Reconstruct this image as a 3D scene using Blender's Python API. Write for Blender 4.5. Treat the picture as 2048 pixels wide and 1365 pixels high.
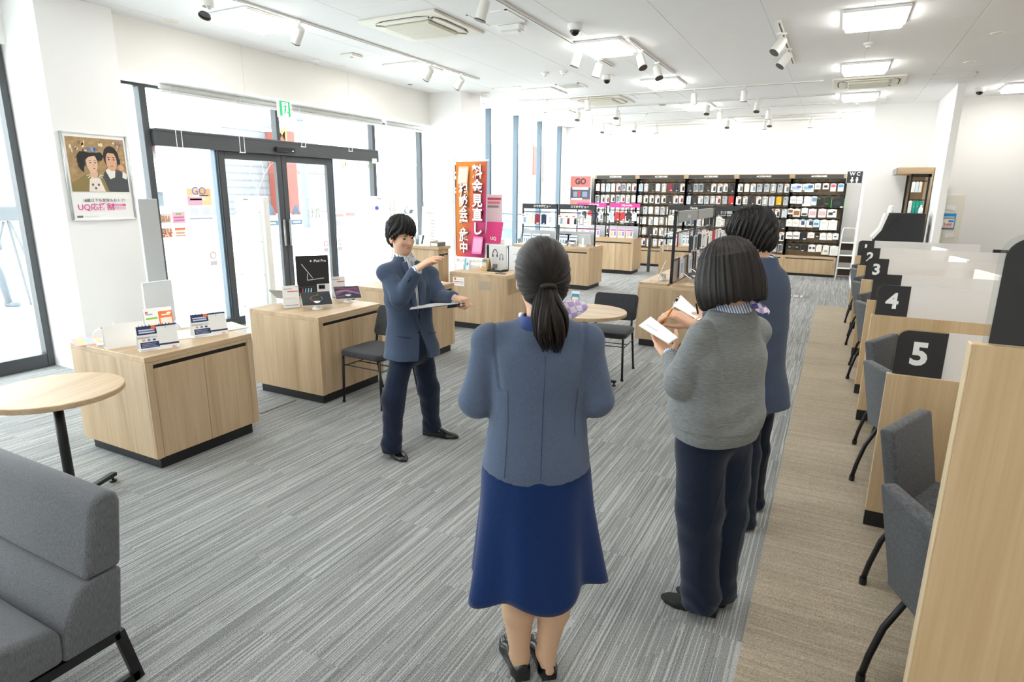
import bpy, bmesh, math, random
import numpy as np
from mathutils import Vector, Matrix
from math import sin, cos, pi, radians, sqrt, atan2
random.seed(7)
for _o in list(bpy.data.objects): bpy.data.objects.remove(_o)
SC = bpy.context.scene
COL = SC.collection
# ------------------------------------------------------------------ camera
F_PX = 1221.6; YAW, PIT, ROL = radians(27.43), radians(13.586), radians(-.5876); H = 1.8
def _rot():
    f = np.array([-sin(YAW)*cos(PIT), cos(YAW)*cos(PIT), -sin(PIT)])
    r = np.array([cos(YAW), sin(YAW), 0.]); d = np.cross(f, r)
    return np.stack([cos(ROL)*r+sin(ROL)*d, -sin(ROL)*r+cos(ROL)*d, f], 1)
CR = _rot()
cam_d = bpy.data.cameras.new('camera'); cam_d.sensor_width = 36; cam_d.lens = F_PX/2048*36
cam_d.clip_start = .05; cam_d.clip_end = 500
cam = bpy.data.objects.new('camera', cam_d); COL.objects.link(cam)
_m = Matrix.Identity(4)
for i in range(3):
    _m[i][0] = CR[i, 0]; _m[i][1] = -CR[i, 1]; _m[i][2] = -CR[i, 2]
_m[2][3] = H
cam.matrix_world = _m
SC.camera = cam
def ray(x, y): return CR @ np.array([(x-1024)/F_PX, (y-682.5)/F_PX, 1])
def at(x, y, z=0.): d = ray(x, y); t = (z-H)/d[2]; return np.array([0, 0, H])+t*d
def onx(x, y, X): d = ray(x, y); return np.array([0, 0, H])+X/d[0]*d
def ony(x, y, Y): d = ray(x, y); return np.array([0, 0, H])+Y/d[1]*d
# ------------------------------------------------------------------ world and exposure
SC.view_settings.view_transform = 'Standard'; SC.view_settings.look = 'None'
SC.view_settings.gamma = 1; SC.view_settings.use_curve_mapping = False
SC.view_settings.exposure = 0.45
SKY = 6.0; PANEL = 17.0
W = bpy.data.worlds.new('world'); SC.world = W; W.use_nodes = True
_bg = W.node_tree.nodes['Background']; _bg.inputs[0].default_value = (.93, .97, 1, 1); _bg.inputs[1].default_value = SKY
# ------------------------------------------------------------------ materials
def lin(h):
    h = h.lstrip('#'); r = []
    for i in (0, 2, 4):
        c = int(h[i:i+2], 16)/255; r.append(c/12.92 if c <= .04045 else ((c+.055)/1.055)**2.4)
    return (*r, 1)
MATS = {}
def _new(name):
    m = bpy.data.materials.new(name); m.use_nodes = True
    nt = m.node_tree; b = nt.nodes['Principled BSDF']; return m, nt, b
def mat(name, col='#808080', rough=.5, metal=0, spec=.5, emit=0, noise=0, nscale=20, bump=0, bscale=200, sheen=0, coat=0, trans=0):
    if name in MATS: return MATS[name]
    m, nt, b = _new(name); c = lin(col) if isinstance(col, str) else col
    b.inputs['Base Color'].default_value = c; b.inputs['Roughness'].default_value = rough
    b.inputs['Metallic'].default_value = metal; b.inputs['Specular IOR Level'].default_value = spec
    if sheen: b.inputs['Sheen Weight'].default_value = sheen
    if coat: b.inputs['Coat Weight'].default_value = coat; b.inputs['Coat Roughness'].default_value = .08
    if emit:
        b.inputs['Emission Color'].default_value = c; b.inputs['Emission Strength'].default_value = emit
    L = nt.links.new
    tc = nt.nodes.new('ShaderNodeTexCoord')
    if noise:
        n = nt.nodes.new('ShaderNodeTexNoise'); n.inputs['Scale'].default_value = nscale; n.inputs['Detail'].default_value = 4
        L(tc.outputs['Object'], n.inputs['Vector'])
        mx = nt.nodes.new('ShaderNodeMix'); mx.data_type = 'RGBA'
        mx.inputs[6].default_value = tuple(max(0, v*(1-noise)) for v in c[:3])+(1,)
        mx.inputs[7].default_value = tuple(min(1, v*(1+noise)) for v in c[:3])+(1,)
        L(n.outputs['Fac'], mx.inputs[0]); L(mx.outputs[2], b.inputs['Base Color'])
    if bump:
        n2 = nt.nodes.new('ShaderNodeTexNoise'); n2.inputs['Scale'].default_value = bscale; n2.inputs['Detail'].default_value = 3
        L(tc.outputs['Object'], n2.inputs['Vector'])
        bp = nt.nodes.new('ShaderNodeBump'); bp.inputs['Strength'].default_value = bump; bp.inputs['Distance'].default_value = .002
        L(n2.outputs['Fac'], bp.inputs['Height']); L(bp.outputs['Normal'], b.inputs['Normal'])
    MATS[name] = m; return m
def wood(name, lo, hi, axis=2, rough=.45, k=1.):
    if name in MATS: return MATS[name]
    m, nt, b = _new(name); L = nt.links.new; N = nt.nodes.new
    tc = N('ShaderNodeTexCoord'); oi = N('ShaderNodeObjectInfo'); ad = N('ShaderNodeVectorMath'); ad.operation = 'ADD'
    L(tc.outputs['Object'], ad.inputs[0]); sc = N('ShaderNodeMath'); sc.operation = 'MULTIPLY'; sc.inputs[1].default_value = 9
    L(oi.outputs['Random'], sc.inputs[0]); L(sc.outputs[0], ad.inputs[1])
    def noise(s_cross, s_along, detail, dist):
        mp = N('ShaderNodeMapping'); s = [s_cross]*3; s[axis] = s_along; mp.inputs['Scale'].default_value = s
        n = N('ShaderNodeTexNoise'); n.inputs['Scale'].default_value = 1; n.inputs['Detail'].default_value = detail; n.inputs['Distortion'].default_value = dist
        L(ad.outputs[0], mp.inputs[0]); L(mp.outputs[0], n.inputs['Vector']); return n
    n1 = noise(9*k, .6*k, 3, .6); n2 = noise(90*k, 2.2*k, 4, .2)
    r = N('ShaderNodeValToRGB'); e = r.color_ramp.elements; e[0].position = .3; e[1].position = .72
    e[0].color = lin(lo); e[1].color = lin(hi)
    mm = N('ShaderNodeMath'); mm.operation = 'MULTIPLY_ADD'; mm.inputs[1].default_value = .35
    L(n2.outputs['Fac'], mm.inputs[0])
    m2 = N('ShaderNodeMath'); m2.operation = 'MULTIPLY'; m2.inputs[1].default_value = .66; L(n1.outputs['Fac'], m2.inputs[0]); L(m2.outputs[0], mm.inputs[2])
    L(mm.outputs[0], r.inputs[0]); L(r.outputs[0], b.inputs['Base Color'])
    b.inputs['Roughness'].default_value = rough
    MATS[name] = m; return m
def weave(name, lo, hi, sc=(900, 900, 900), rough=.95, streak=(300, 300, 40), mixk=.5):
    """fabric: fine speckle plus streaks along z"""
    if name in MATS: return MATS[name]
    m, nt, b = _new(name); L = nt.links.new; N = nt.nodes.new
    tc = N('ShaderNodeTexCoord')
    def nz(s):
        mp = N('ShaderNodeMapping'); mp.inputs['Scale'].default_value = s; n = N('ShaderNodeTexNoise'); n.inputs['Scale'].default_value = 1; n.inputs['Detail'].default_value = 2
        L(tc.outputs['Object'], mp.inputs[0]); L(mp.outputs[0], n.inputs['Vector']); return n
    a = nz(sc); c = nz(streak); mx = N('ShaderNodeMix'); mx.inputs[0].default_value = mixk
    L(a.outputs['Fac'], mx.inputs[2]); L(c.outputs['Fac'], mx.inputs[3])
    r = N('ShaderNodeValToRGB'); e = r.color_ramp.elements; e[0].position = .36; e[1].position = .64; e[0].color = lin(lo); e[1].color = lin(hi)
    L(mx.outputs[0], r.inputs[0]); L(r.outputs[0], b.inputs['Base Color']); b.inputs['Roughness'].default_value = rough
    b.inputs['Specular IOR Level'].default_value = .2; b.inputs['Sheen Weight'].default_value = .15
    bp = N('ShaderNodeBump'); bp.inputs['Strength'].default_value = .35; bp.inputs['Distance'].default_value = .001
    L(mx.outputs[0], bp.inputs['Height']); L(bp.outputs['Normal'], b.inputs['Normal'])
    MATS[name] = m; return m
def glass(name, tint='#ffffff', gl=.06, rough=.0, frost=0.):
    if name in MATS: return MATS[name]
    m, nt, b = _new(name); nt.nodes.remove(b); L = nt.links.new; N = nt.nodes.new
    out = nt.nodes['Material Output']; t = N('ShaderNodeBsdfTransparent'); t.inputs[0].default_value = lin(tint)
    g = N('ShaderNodeBsdfGlossy'); g.inputs['Roughness'].default_value = rough
    mx = N('ShaderNodeMixShader'); mx.inputs[0].default_value = gl
    L(t.outputs[0], mx.inputs[1]); L(g.outputs[0], mx.inputs[2]); last = mx
    if frost:
        d = N('ShaderNodeBsdfTranslucent'); d.inputs[0].default_value = lin('#fbfbfb'); df = N('ShaderNodeBsdfDiffuse'); df.inputs[0].default_value = lin('#f4f2f0')
        a = N('ShaderNodeMixShader'); a.inputs[0].default_value = .5; L(d.outputs[0], a.inputs[1]); L(df.outputs[0], a.inputs[2])
        m2 = N('ShaderNodeMixShader'); m2.inputs[0].default_value = frost; L(mx.outputs[0], m2.inputs[1]); L(a.outputs[0], m2.inputs[2]); last = m2
    L(last.outputs[0], out.inputs[0]); MATS[name] = m; return m
# ------------------------------------------------------------------ mesh collecting
class MB:
    def __init__(s): s.v = []; s.f = []; s.mi = []; s.cur = 0
    def add(s, vs, fs):
        o = len(s.v); s.v += [tuple(p) for p in vs]; s.f += [tuple(i+o for i in f) for f in fs]; s.mi += [s.cur]*len(fs); return s
    def box(s, x0, x1, y0, y1, z0, z1):
        v = [(x, y, z) for x in (x0, x1) for y in (y0, y1) for z in (z0, z1)]
        return s.add(v, [(0, 1, 3, 2), (4, 6, 7, 5), (0, 4, 5, 1), (2, 3, 7, 6), (0, 2, 6, 4), (1, 5, 7, 3)])
    def cbox(s, x0, x1, y0, y1, z0, z1, c=.003):
        lo = (x0, y0, z0); hi = (x1, y1, z1); v = []; idx = {}
        for sx in (0, 1):
            for sy in (0, 1):
                for sz in (0, 1):
                    sg = (sx, sy, sz)
                    for a in range(3):
                        p = []
                        for k in range(3):
                            b = (hi, lo)[1-sg[k]][k]
                            if k != a: b += c if sg[k] == 0 else -c
                            p.append(b)
                        idx[sg+(a,)] = len(v); v.append(p)
        fs = []
        for a in range(3):
            b, d = [k for k in range(3) if k != a]
            for sa in (0, 1):
                q = []
                for sb, sd in ((0, 0), (1, 0), (1, 1), (0, 1)):
                    g = [0]*3; g[a] = sa; g[b] = sb; g[d] = sd; q.append(idx[tuple(g)+(a,)])
                if (sa == 0) != (a == 1): q = q[::-1]
                fs.append(q)
            for sb in (0, 1):
                for sd in (0, 1):
                    g0 = [0]*3; g0[b] = sb; g0[d] = sd; g1 = list(g0); g1[a] = 1
                    q = [idx[tuple(g0)+(b,)], idx[tuple(g1)+(b,)], idx[tuple(g1)+(d,)], idx[tuple(g0)+(d,)]]
                    if (sb == sd) == (a != 1): q = q[::-1]
                    fs.append(q)
        for sx in (0, 1):
            for sy in (0, 1):
                for sz in (0, 1):
                    q = [idx[(sx, sy, sz, a)] for a in range(3)]
                    if (sx+sy+sz) % 2 == 0: q = q[::-1]
                    fs.append(q)
        return s.add(v, fs)
    def quad(s, a, b, c, d): return s.add([a, b, c, d], [(0, 1, 2, 3)])
    def poly(s, pts): return s.add(pts, [tuple(range(len(pts)))])
    def prism(s, pts, d):
        """extrude a planar polygon by vector d"""
        n = len(pts); d = np.array(d, float); v = [tuple(p) for p in pts]+[tuple(np.array(p)+d) for p in pts]
        fs = [tuple(range(n))[::-1], tuple(range(n, 2*n))]+[(i, (i+1) % n, n+(i+1) % n, n+i) for i in range(n)]
        return s.add(v, fs)
    def ring(s, rings, cap=True, closed=True):
        n = len(rings[0]); v = [p for r in rings for p in r]; fs = []
        for k in range(len(rings)-1):
            for i in range(n if closed else n-1):
                j = (i+1) % n; fs.append((k*n+i, k*n+j, (k+1)*n+j, (k+1)*n+i))
        if cap: fs += [tuple(range(n))[::-1], tuple((len(rings)-1)*n+i for i in range(n))]
        return s.add(v, fs)
    def tube(s, path, r, n=8, cap=True):
        P = [np.array(p, float) for p in path]; rs = r if hasattr(r, '__len__') else [r]*len(P); rings = []
        u = None
        for i, p in enumerate(P):
            t = P[min(i+1, len(P)-1)]-P[max(i-1, 0)]; t /= max(1e-9, np.linalg.norm(t))
            if u is None: u = np.cross(t, (0, 0, 1) if abs(t[2]) < .9 else (1, 0, 0))
            u = u-t*(u@t); u /= np.linalg.norm(u); w = np.cross(t, u)
            rings.append([tuple(p+rs[i]*(cos(2*pi*k/n)*u+sin(2*pi*k/n)*w)) for k in range(n)])
        return s.ring(rings, cap)
    def cyl(s, p0, p1, r0, r1=None, n=16): return s.tube([p0, p1], [r0, r0 if r1 is None else r1], n)
    def lathe(s, prof, n=24, c=(0, 0, 0)):
        rings = [[(c[0]+r*cos(2*pi*k/n), c[1]+r*sin(2*pi*k/n), c[2]+z) for k in range(n)] for r, z in prof]
        return s.ring(rings)
    def sphere(s, c, r, nu=12, nv=8):
        r = r if hasattr(r, '__len__') else (r,)*3; rings = []
        for j in range(nv+1):
            a = -pi/2+pi*j/nv; a = max(-pi/2+.02, min(pi/2-.02, a))
            rings.append([(c[0]+r[0]*cos(a)*cos(2*pi*i/nu), c[1]+r[1]*cos(a)*sin(2*pi*i/nu), c[2]+r[2]*sin(a)) for i in range(nu)])
        return s.ring(rings)
    def rpoly(s, cx, cz, w, h, r, n=4):
        out = []
        for sx, sz, a0 in ((1, 1, 0), (-1, 1, 90), (-1, -1, 180), (1, -1, 270)):
            for k in range(n+1):
                a = radians(a0+90*k/n); out.append((cx+sx*(w/2-r)+r*cos(a), cz+sz*(h/2-r)+r*sin(a)))
        return out
    def build(s, name, m, parent=None, smooth=False, loc=None, rot=None, mats=None):
        me = bpy.data.meshes.new(name); me.from_pydata(s.v, [], s.f)
        if mats:
            for q in mats: me.materials.append(q)
            me.polygons.foreach_set('material_index', s.mi)
        else: me.materials.append(m)
        if smooth: me.polygons.foreach_set('use_smooth', [True]*len(s.f))
        me.update()
        return link(me, name, parent, loc, rot)
def link(me, name, parent=None, loc=None, rot=None):
    o = bpy.data.objects.new(name, me); COL.objects.link(o)
    if parent: o.parent = parent
    if loc is not None: o.location = tuple(loc)
    if rot is not None: o.rotation_euler = rot
    return o
def tag(o, label=None, cat=None, group=None, kind=None):
    if label: o['label'] = label
    if cat: o['category'] = cat
    if group: o['group'] = group
    if kind: o['kind'] = kind
    return o
def thing(name, label, cat, loc=(0, 0, 0), rz=0, group=None, rot=None):
    o = bpy.data.objects.new(name, None); COL.objects.link(o); o.empty_display_size = .05
    o.location = tuple(loc); o.rotation_euler = rot or (0, 0, rz); return tag(o, label, cat, group)
def struct(o): o['kind'] = 'structure'; return o
def B(*a): return MB().box(*a)
def CB(*a, c=.003): return MB().cbox(*a, c=c)
def copytree(o, parent=None):
    c = o.copy(); COL.objects.link(c); c.parent = parent
    for ch in o.children: copytree(ch, c)
    return c
def shade(o, ang=40):
    me = o.data; me.polygons.foreach_set('use_smooth', [True]*len(me.polygons))
    try: me.set_sharp_from_angle(angle=radians(ang))
    except Exception: pass
    return o
ORD = ['first', 'second', 'third', 'fourth', 'fifth', 'sixth', 'seventh', 'eighth', 'ninth', 'tenth', 'eleventh', 'twelfth']
# lettering is gathered and turned to mesh once at the end
TEXTS = []
def text(body, size, m, parent, loc, right=(1, 0, 0), up=(0, 0, 1), name='lettering', align='CENTER', bold=0., spacing=1., fit=None, squash=1.):
    cu = bpy.data.curves.new(name, 'FONT'); cu.body = body; cu.size = size; cu.align_x = align; cu.align_y = 'CENTER'; cu.offset = bold; cu.space_character = spacing
    cu.resolution_u = 3
    o = bpy.data.objects.new(name, cu); COL.objects.link(o)
    r = Vector(right).normalized(); u = Vector(up); u = (u-r*u.dot(r)).normalized(); n = r.cross(u)
    mt = Matrix.Identity(4)
    for i in range(3): mt[i][0] = r[i]*squash; mt[i][1] = u[i]; mt[i][2] = n[i]; mt[i][3] = loc[i]
    TEXTS.append((o, m, parent, mt, name, fit)); return o
def finish_text():
    dg = bpy.context.evaluated_depsgraph_get(); cache = {}
    done = []
    for o, m, parent, mt, name, fit in TEXTS:
        me = bpy.data.meshes.new_from_object(o.evaluated_get(dg)); done.append((me, o, m, parent, mt, name, fit))
    for me, o, m, parent, mt, name, fit in done:
        if fit and len(me.vertices):
            xs = [v.co.x for v in me.vertices]; w = max(xs)-min(xs)
            if w > fit: me.transform(Matrix.Scale(fit/w, 4))
        me.transform(mt); me.materials.clear(); me.materials.append(m)
        cu = o.data; bpy.data.objects.remove(o); bpy.data.curves.remove(cu)
        me.name = name; link(me, name, parent)
# palette
OAK = wood('oak', '#a88b68', '#d0b795'); OAKX = wood('oak_x', '#a88b68', '#d0b795', axis=0); OAKY = wood('oak_y', '#a88b68', '#d0b795', axis=1)
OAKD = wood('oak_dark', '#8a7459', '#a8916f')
OAKP = wood('oak_panel', '#bb9d75', '#d9bf99')
WHITE = mat('white_paint', '#f3f2f0', .8, bump=.15, bscale=400); CEILW = mat('ceiling_white', '#f4f5f6', .9, bump=.2, bscale=700)
CREAM = mat('cream_wall', '#efedea', .85, bump=.15, bscale=400)
BLACK = mat('black_laminate', '#19191b', .45); BLKM = mat('black_metal', '#141416', .4, spec=.4); CHAR = mat('charcoal_frame', '#3f4042', .5)
FRAME = mat('dark_aluminium', '#46484b', .4, metal=.2); FRAMEL = mat('blue_grey_aluminium', '#5d6b76', .35, metal=.3)
PLW = mat('white_plastic', '#eeece6', .4); PLWW = mat('bright_white_plastic', '#f6f6f4', .45); PAPER = mat('paper', '#f6f5f2', .8)
SILVER = mat('silver', '#c9cbcc', .3, metal=.8); STEEL = mat('steel', '#b9bcbe', .25, metal=1); GREYP = mat('grey_plastic', '#8b8d8f', .5)
DARKP = mat('dark_plate', '#2c2c2e', .6, bump=.2, bscale=900); WINK = mat('white_ink', '#f4f4f2', .7); BINK = mat('black_ink', '#26262a', .7); GINK = mat('grey_ink', '#8a8a90', .7)
SCREEN = mat('dark_screen', '#0d0e12', .08, spec=.6)
GLASS = glass('window_glass', '#f7fbfb', .05); ACRYL = glass('clear_acrylic', '#f4f6f6', .07); FROST = glass('frosted_acrylic', '#f0efee', .04, .3, frost=.6)
def ink(h): return mat('ink_'+h.strip('#'), h, .6)
def ext(name, h, rough=.7): return mat(name, tuple(v/4.3 for v in lin(h)[:3])+(1,), rough)
# ================================================================== the setting
ZC = 3.5; YB = 16.15
def carpet(name, lo, mid, hi, axis, k1, k2, amp):
    m, nt, b = _new(name); L = nt.links.new; N = nt.nodes.new
    tc = N('ShaderNodeTexCoord'); sx = N('ShaderNodeSeparateXYZ'); L(tc.outputs['Object'], sx.inputs[0])
    al, cr = (1, 0) if axis == 1 else (0, 1)
    def mth(op, a, b_=None, c_=None):
        n = N('ShaderNodeMath'); n.operation = op
        for i, q in enumerate((a, b_, c_)):
            if q is None: continue
            if isinstance(q, (int, float)): n.inputs[i].default_value = q
            else: L(q, n.inputs[i])
        return n.outputs[0]
    u = sx.outputs[cr]; w = sx.outputs[al]
    tiles = mth('FLOOR', mth('MULTIPLY', u, 2.0))
    woff = mth('ADD', w, mth('MULTIPLY', tiles, .37))
    seg = mth('FLOOR', mth('MULTIPLY', woff, 1.0))
    def strip(freq, lenf, seed):
        cu = mth('FLOOR', mth('MULTIPLY', u, freq))
        wn0 = N('ShaderNodeTexWhiteNoise'); wn0.noise_dimensions = '2D'; c0 = N('ShaderNodeCombineXYZ'); L(cu, c0.inputs[0]); c0.inputs[1].default_value = seed
        L(c0.outputs[0], wn0.inputs['Vector'])
        l = mth('FLOOR', mth('ADD', mth('MULTIPLY', w, lenf), mth('MULTIPLY', wn0.outputs['Value'], 7)))
        wn = N('ShaderNodeTexWhiteNoise'); wn.noise_dimensions = '3D'; c = N('ShaderNodeCombineXYZ'); L(cu, c.inputs[0]); L(l, c.inputs[1]); L(seg, c.inputs[2])
        L(c.outputs[0], wn.inputs['Vector']); return wn.outputs['Value']
    a = strip(k1, 1.5, 1.3); d = strip(k2, .9, 8.1)
    nz = N('ShaderNodeTexNoise'); nz.inputs['Scale'].default_value = 420; nz.inputs['Detail'].default_value = 2; L(tc.outputs['Object'], nz.inputs['Vector'])
    nb = N('ShaderNodeTexNoise'); nb.inputs['Scale'].default_value = 2.; L(tc.outputs['Object'], nb.inputs['Vector'])
    nz.inputs['Scale'].default_value = 210; nz.inputs['Detail'].default_value = 3; nz.inputs['Roughness'].default_value = .75
    sp = mth('MULTIPLY', mth('SUBTRACT', nz.outputs['Fac'], .5), 1.5)
    s = mth('ADD', mth('ADD', sp, .46), mth('MULTIPLY', mth('GREATER_THAN', a, .66), amp)); s = mth('SUBTRACT', s, mth('MULTIPLY', mth('LESS_THAN', d, .22), amp*.5)); s = mth('ADD', s, mth('MULTIPLY', mth('SUBTRACT', a, .5), amp*.35)); s = mth('ADD', s, mth('MULTIPLY', mth('SUBTRACT', nb.outputs['Fac'], .5), .12))
    r = N('ShaderNodeValToRGB'); e = r.color_ramp.elements; e[0].position = .12; e[1].position = .92; e[0].color = lin(lo); e[1].color = lin(hi); q = e.new(.5); q.color = lin(mid)
    L(s, r.inputs[0]); L(r.outputs[0], b.inputs['Base Color']); b.inputs['Roughness'].default_value = .95; b.inputs['Specular IOR Level'].default_value = .15
    bp = N('ShaderNodeBump'); bp.inputs['Strength'].default_value = .5; bp.inputs['Distance'].default_value = .003; L(s, bp.inputs['Height']); L(bp.outputs['Normal'], b.inputs['Normal'])
    return m
CARP = carpet('grey_striped_carpet', '#4c4d4d', '#929392', '#d0d0ce', 1, 210, 120, .17)
CARPB = carpet('beige_striped_carpet', '#71675a', '#aa9d8a', '#cdc2b1', 0, 260, 130, .10)
fl = struct(B(-7.2, 6.2, -3.2, YB+.1, -.06, 0).build('floor', CARP))
fb = B(-.142, 6.2, -3.2, 11.5, -.01, .0015).build('carpet_strip', CARPB, fl); tag(fb, 'beige striped carpet strip along the numbered desks')
# ceiling with board joints standing proud of a slightly recessed slab
ce = struct(B(-7.2, 6.2, -3.2, YB+.1, ZC+.012, ZC+.12).build('ceiling', mat('ceiling_joint', '#c9cacd', .9)))
bw, bl = 1.82, .91; n = 0; pmesh = None
GAP = .004
xs = np.arange(-7.2, 6.2, bl); ys = np.arange(-3.2, YB+.1, bw)
pm = CB(0, bl-GAP, 0, bw-GAP, 0, .012, c=.001)
for i, x in enumerate(xs):
    for j, y in enumerate(ys):
        yy = y+(bw/2 if i % 2 else 0)
        if yy+bw > YB+.1: continue
        if pmesh is None: o = pm.build('ceiling_board', CEILW, ce, loc=(x, yy, ZC)); pmesh = o.data
        else: link(pmesh, 'ceiling_board', ce, (x, yy, ZC))
B(-7.2, 6.2, -3.2, YB+.1, ZC+.006, ZC+.012).build('board_backing', CEILW, ce)
struct(B(-7.2, .45, YB, YB+.1, 0, ZC).build('wall_back', CREAM))
# back right column block, slanted partition and cream side wall
struct(B(.40, 1.40, 14.0, YB, 0, ZC).build('wall_column', WHITE))
pw = struct(B(1.40, 1.5, 11.95, 14.0, 0, ZC).build('wall_partition', WHITE))
struct(B(1.5, 6.2, 13.6, 13.7, 0, ZC).build('wall_staff', CREAM))
struct(B(6.1, 6.2, -3.2, 13.7, 0, ZC).build('wall_right', CREAM))
struct(B(-7.2, 6.2, -3.2, -3.1, 0, ZC).build('wall_front', WHITE))
# pillars on the window side
p1 = struct(B(-7.15, -6.45, 3.27, 3.95, 0, ZC).build('wall_pillar_1', WHITE))
p2 = struct(B(-6.72, -5.95, 9.48, 10.12, 0, ZC).build('wall_pillar_2', WHITE))
p3 = struct(B(-6.75, -5.93, 15.72, YB, 0, ZC).build('wall_pillar_3', WHITE))
hd = struct(B(-7.16, -6.6, 3.95, 9.48, 2.96, ZC).build('trim_1', mat('header_white', '#eceae5', .85, bump=.1)))
B(-6.62, -6.585, 3.95, 9.48, 2.945, 2.965).build('header_lip', PLWW, hd)
for y in (5.55, 7.4): B(-6.6, -6.5985, y, y+.004, 2.965, ZC).build('header_joint', mat('joint_grey', '#d4d2cd', .9), hd)
hf = struct(B(-7.16, -7.0, -3.1, 3.27, 3.1, ZC).build('trim_2', WHITE))
def glazing(name, X, post, rails, panes, depth=.11, mat_face=FRAME):
    """post: (y0,y1,z0,z1); rails likewise; panes (y0,y1,z0,z1)"""
    r = struct(MB().box(X-depth, X-depth+.02, panes[0][0], panes[-1][1], 0, .02).build(name, FRAME))
    for y0, y1, z0, z1 in post: CB(X-depth, X, y0, y1, z0, z1, c=.006).build('mullion', FRAMEL if mat_face is FRAMEL else mat_face, r)
    for y0, y1, z0, z1 in rails: CB(X-depth, X, y0, y1, z0, z1, c=.004).build('rail', mat_face, r)
    for y0, y1, z0, z1 in panes: B(X-depth/2-.004, X-depth/2+.004, y0, y1, z0, z1).build('pane', GLASS, r)
    return r
# left window near the camera
glazing('window_1', -7.08, [(3.2, 3.26, 0, 3.1), (.9, .96, 0, 3.1), (-1.4, -1.34, 0, 3.1), (-3.1, -3.04, 0, 3.1)], [(-3.04, 3.2, 0, .14), (-3.04, 3.2, 2.98, 3.1)],
        [(-3.04, -1.4, .14, 2.98), (-1.34, .9, .14, 2.98), (.96, 3.2, .14, 2.98)])
# entrance glazing
XG = -7.1
e1 = glazing('window_2', XG, [(3.95, 3.98, 0, 3.0), (4.54, 4.62, 0, 3.0), (6.46, 6.52, 2.49, 3.0), (8.5, 8.57, 0, 3.0), (9.85, 9.92, 0, 3.0), (10.3, 10.36, 0, 3.0)],
             [(4.62, 8.5, 2.93, 3.0), (3.98, 4.54, 2.93, 3.0), (8.57, 9.85, 2.93, 3.0), (9.92, 10.3, 2.93, 3.0), (3.98, 4.54, 0, .12), (8.57, 9.85, 0, .12), (9.92, 10.3, 0, .12), (4.62, 5.5, 0, .12), (7.49, 8.5, 0, .12)],
             [(3.98, 4.54, .12, 2.93), (4.62, 6.46, 2.49, 2.93), (6.52, 8.5, 2.49, 2.93), (4.62, 5.48, .12, 2.3), (7.49, 8.5, .12, 2.3), (8.57, 9.85, .12, 2.93), (9.92, 10.3, .12, 2.93)])
CB(XG-.1, XG+.07, 4.62, 8.56, 2.297, 2.49, c=.008).build('door_beam', FRAME, e1)
B(XG-.1, XG+.074, 4.62, 8.56, 2.455, 2.46).build('beam_groove', BLACK, e1)
for n_, (y0, y1) in enumerate(((5.49, 6.505), (6.515, 7.49))):
    d = struct(B(XG-.045, XG-.035, y0+.09, y1-.09, .12, 2.2).build('door_%d' % (n_+1), GLASS))
    CB(XG-.07, XG-.01, y0, y0+.09, 0, 2.297, c=.005).build('stile', FRAME, d); CB(XG-.07, XG-.01, y1-.09, y1, 0, 2.297, c=.005).build('stile', FRAME, d)
    CB(XG-.07, XG-.01, y0+.09, y1-.09, 2.2, 2.297, c=.005).build('top_rail', FRAME, d); CB(XG-.07, XG-.01, y0+.09, y1-.09, 0, .12, c=.005).build('bottom_rail', FRAME, d)
    yh = y1-.045 if n_ == 0 else y0+.045
    CB(XG-.01, XG+.02, yh-.018, yh+.018, 1.02, 1.4, c=.005).build('door_handle', STEEL, d)
    yc = y1-.23 if n_ == 0 else y0+.22
    # safety decals on the glass
    dx = XG-.033
    MB().poly([(dx, yc-.1, 1.46), (dx, yc+.1, 1.46), (dx, yc+.02, 1.6), (dx, yc-.02, 1.6)]).build('decal', ink('#8fb4d8'), d)
    MB().poly([(dx+.001, yc-.075, 1.47), (dx+.001, yc-.02, 1.47), (dx+.001, yc-.045, 1.54)]).build('decal', ink('#d98c7c'), d)
    MB().poly([(dx+.001, yc+.02, 1.47), (dx+.001, yc+.075, 1.47), (dx+.001, yc+.045, 1.54)]).build('decal', ink('#d98c7c'), d)
    B(dx, dx+.001, yc-.11, yc+.11, 1.32, 1.39).build('decal', ink('#8fb4d8'), d); B(dx+.001, dx+.002, yc-.075, yc+.075, 1.34, 1.37).build('decal', WINK, d)
# vertical chrome edge strips where the sliding doors meet the side lights
for y in (5.44, 5.47, 7.5, 7.53): B(XG-.1, XG-.02, y, y+.014, .0, 2.3).build('seal_strip', FRAMEL, e1)
for y, z in ((5.28, .98), (5.82, .98), (7.3, 1.0), (7.62, 1.0)):
    MB().cyl((XG-.03, y, z), (XG-.028, y, z), .05, n=16).build('no_smoking_decal', ink('#d8a7a7'), e1); MB().cyl((XG-.028, y, z), (XG-.026, y, z), .035, n=16).build('decal_field', WINK, e1)
    B(XG-.03, XG-.028, y-.05, y+.05, z-.13, z-.07).build('decal_note', ink('#c9c9c9'), e1)
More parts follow.
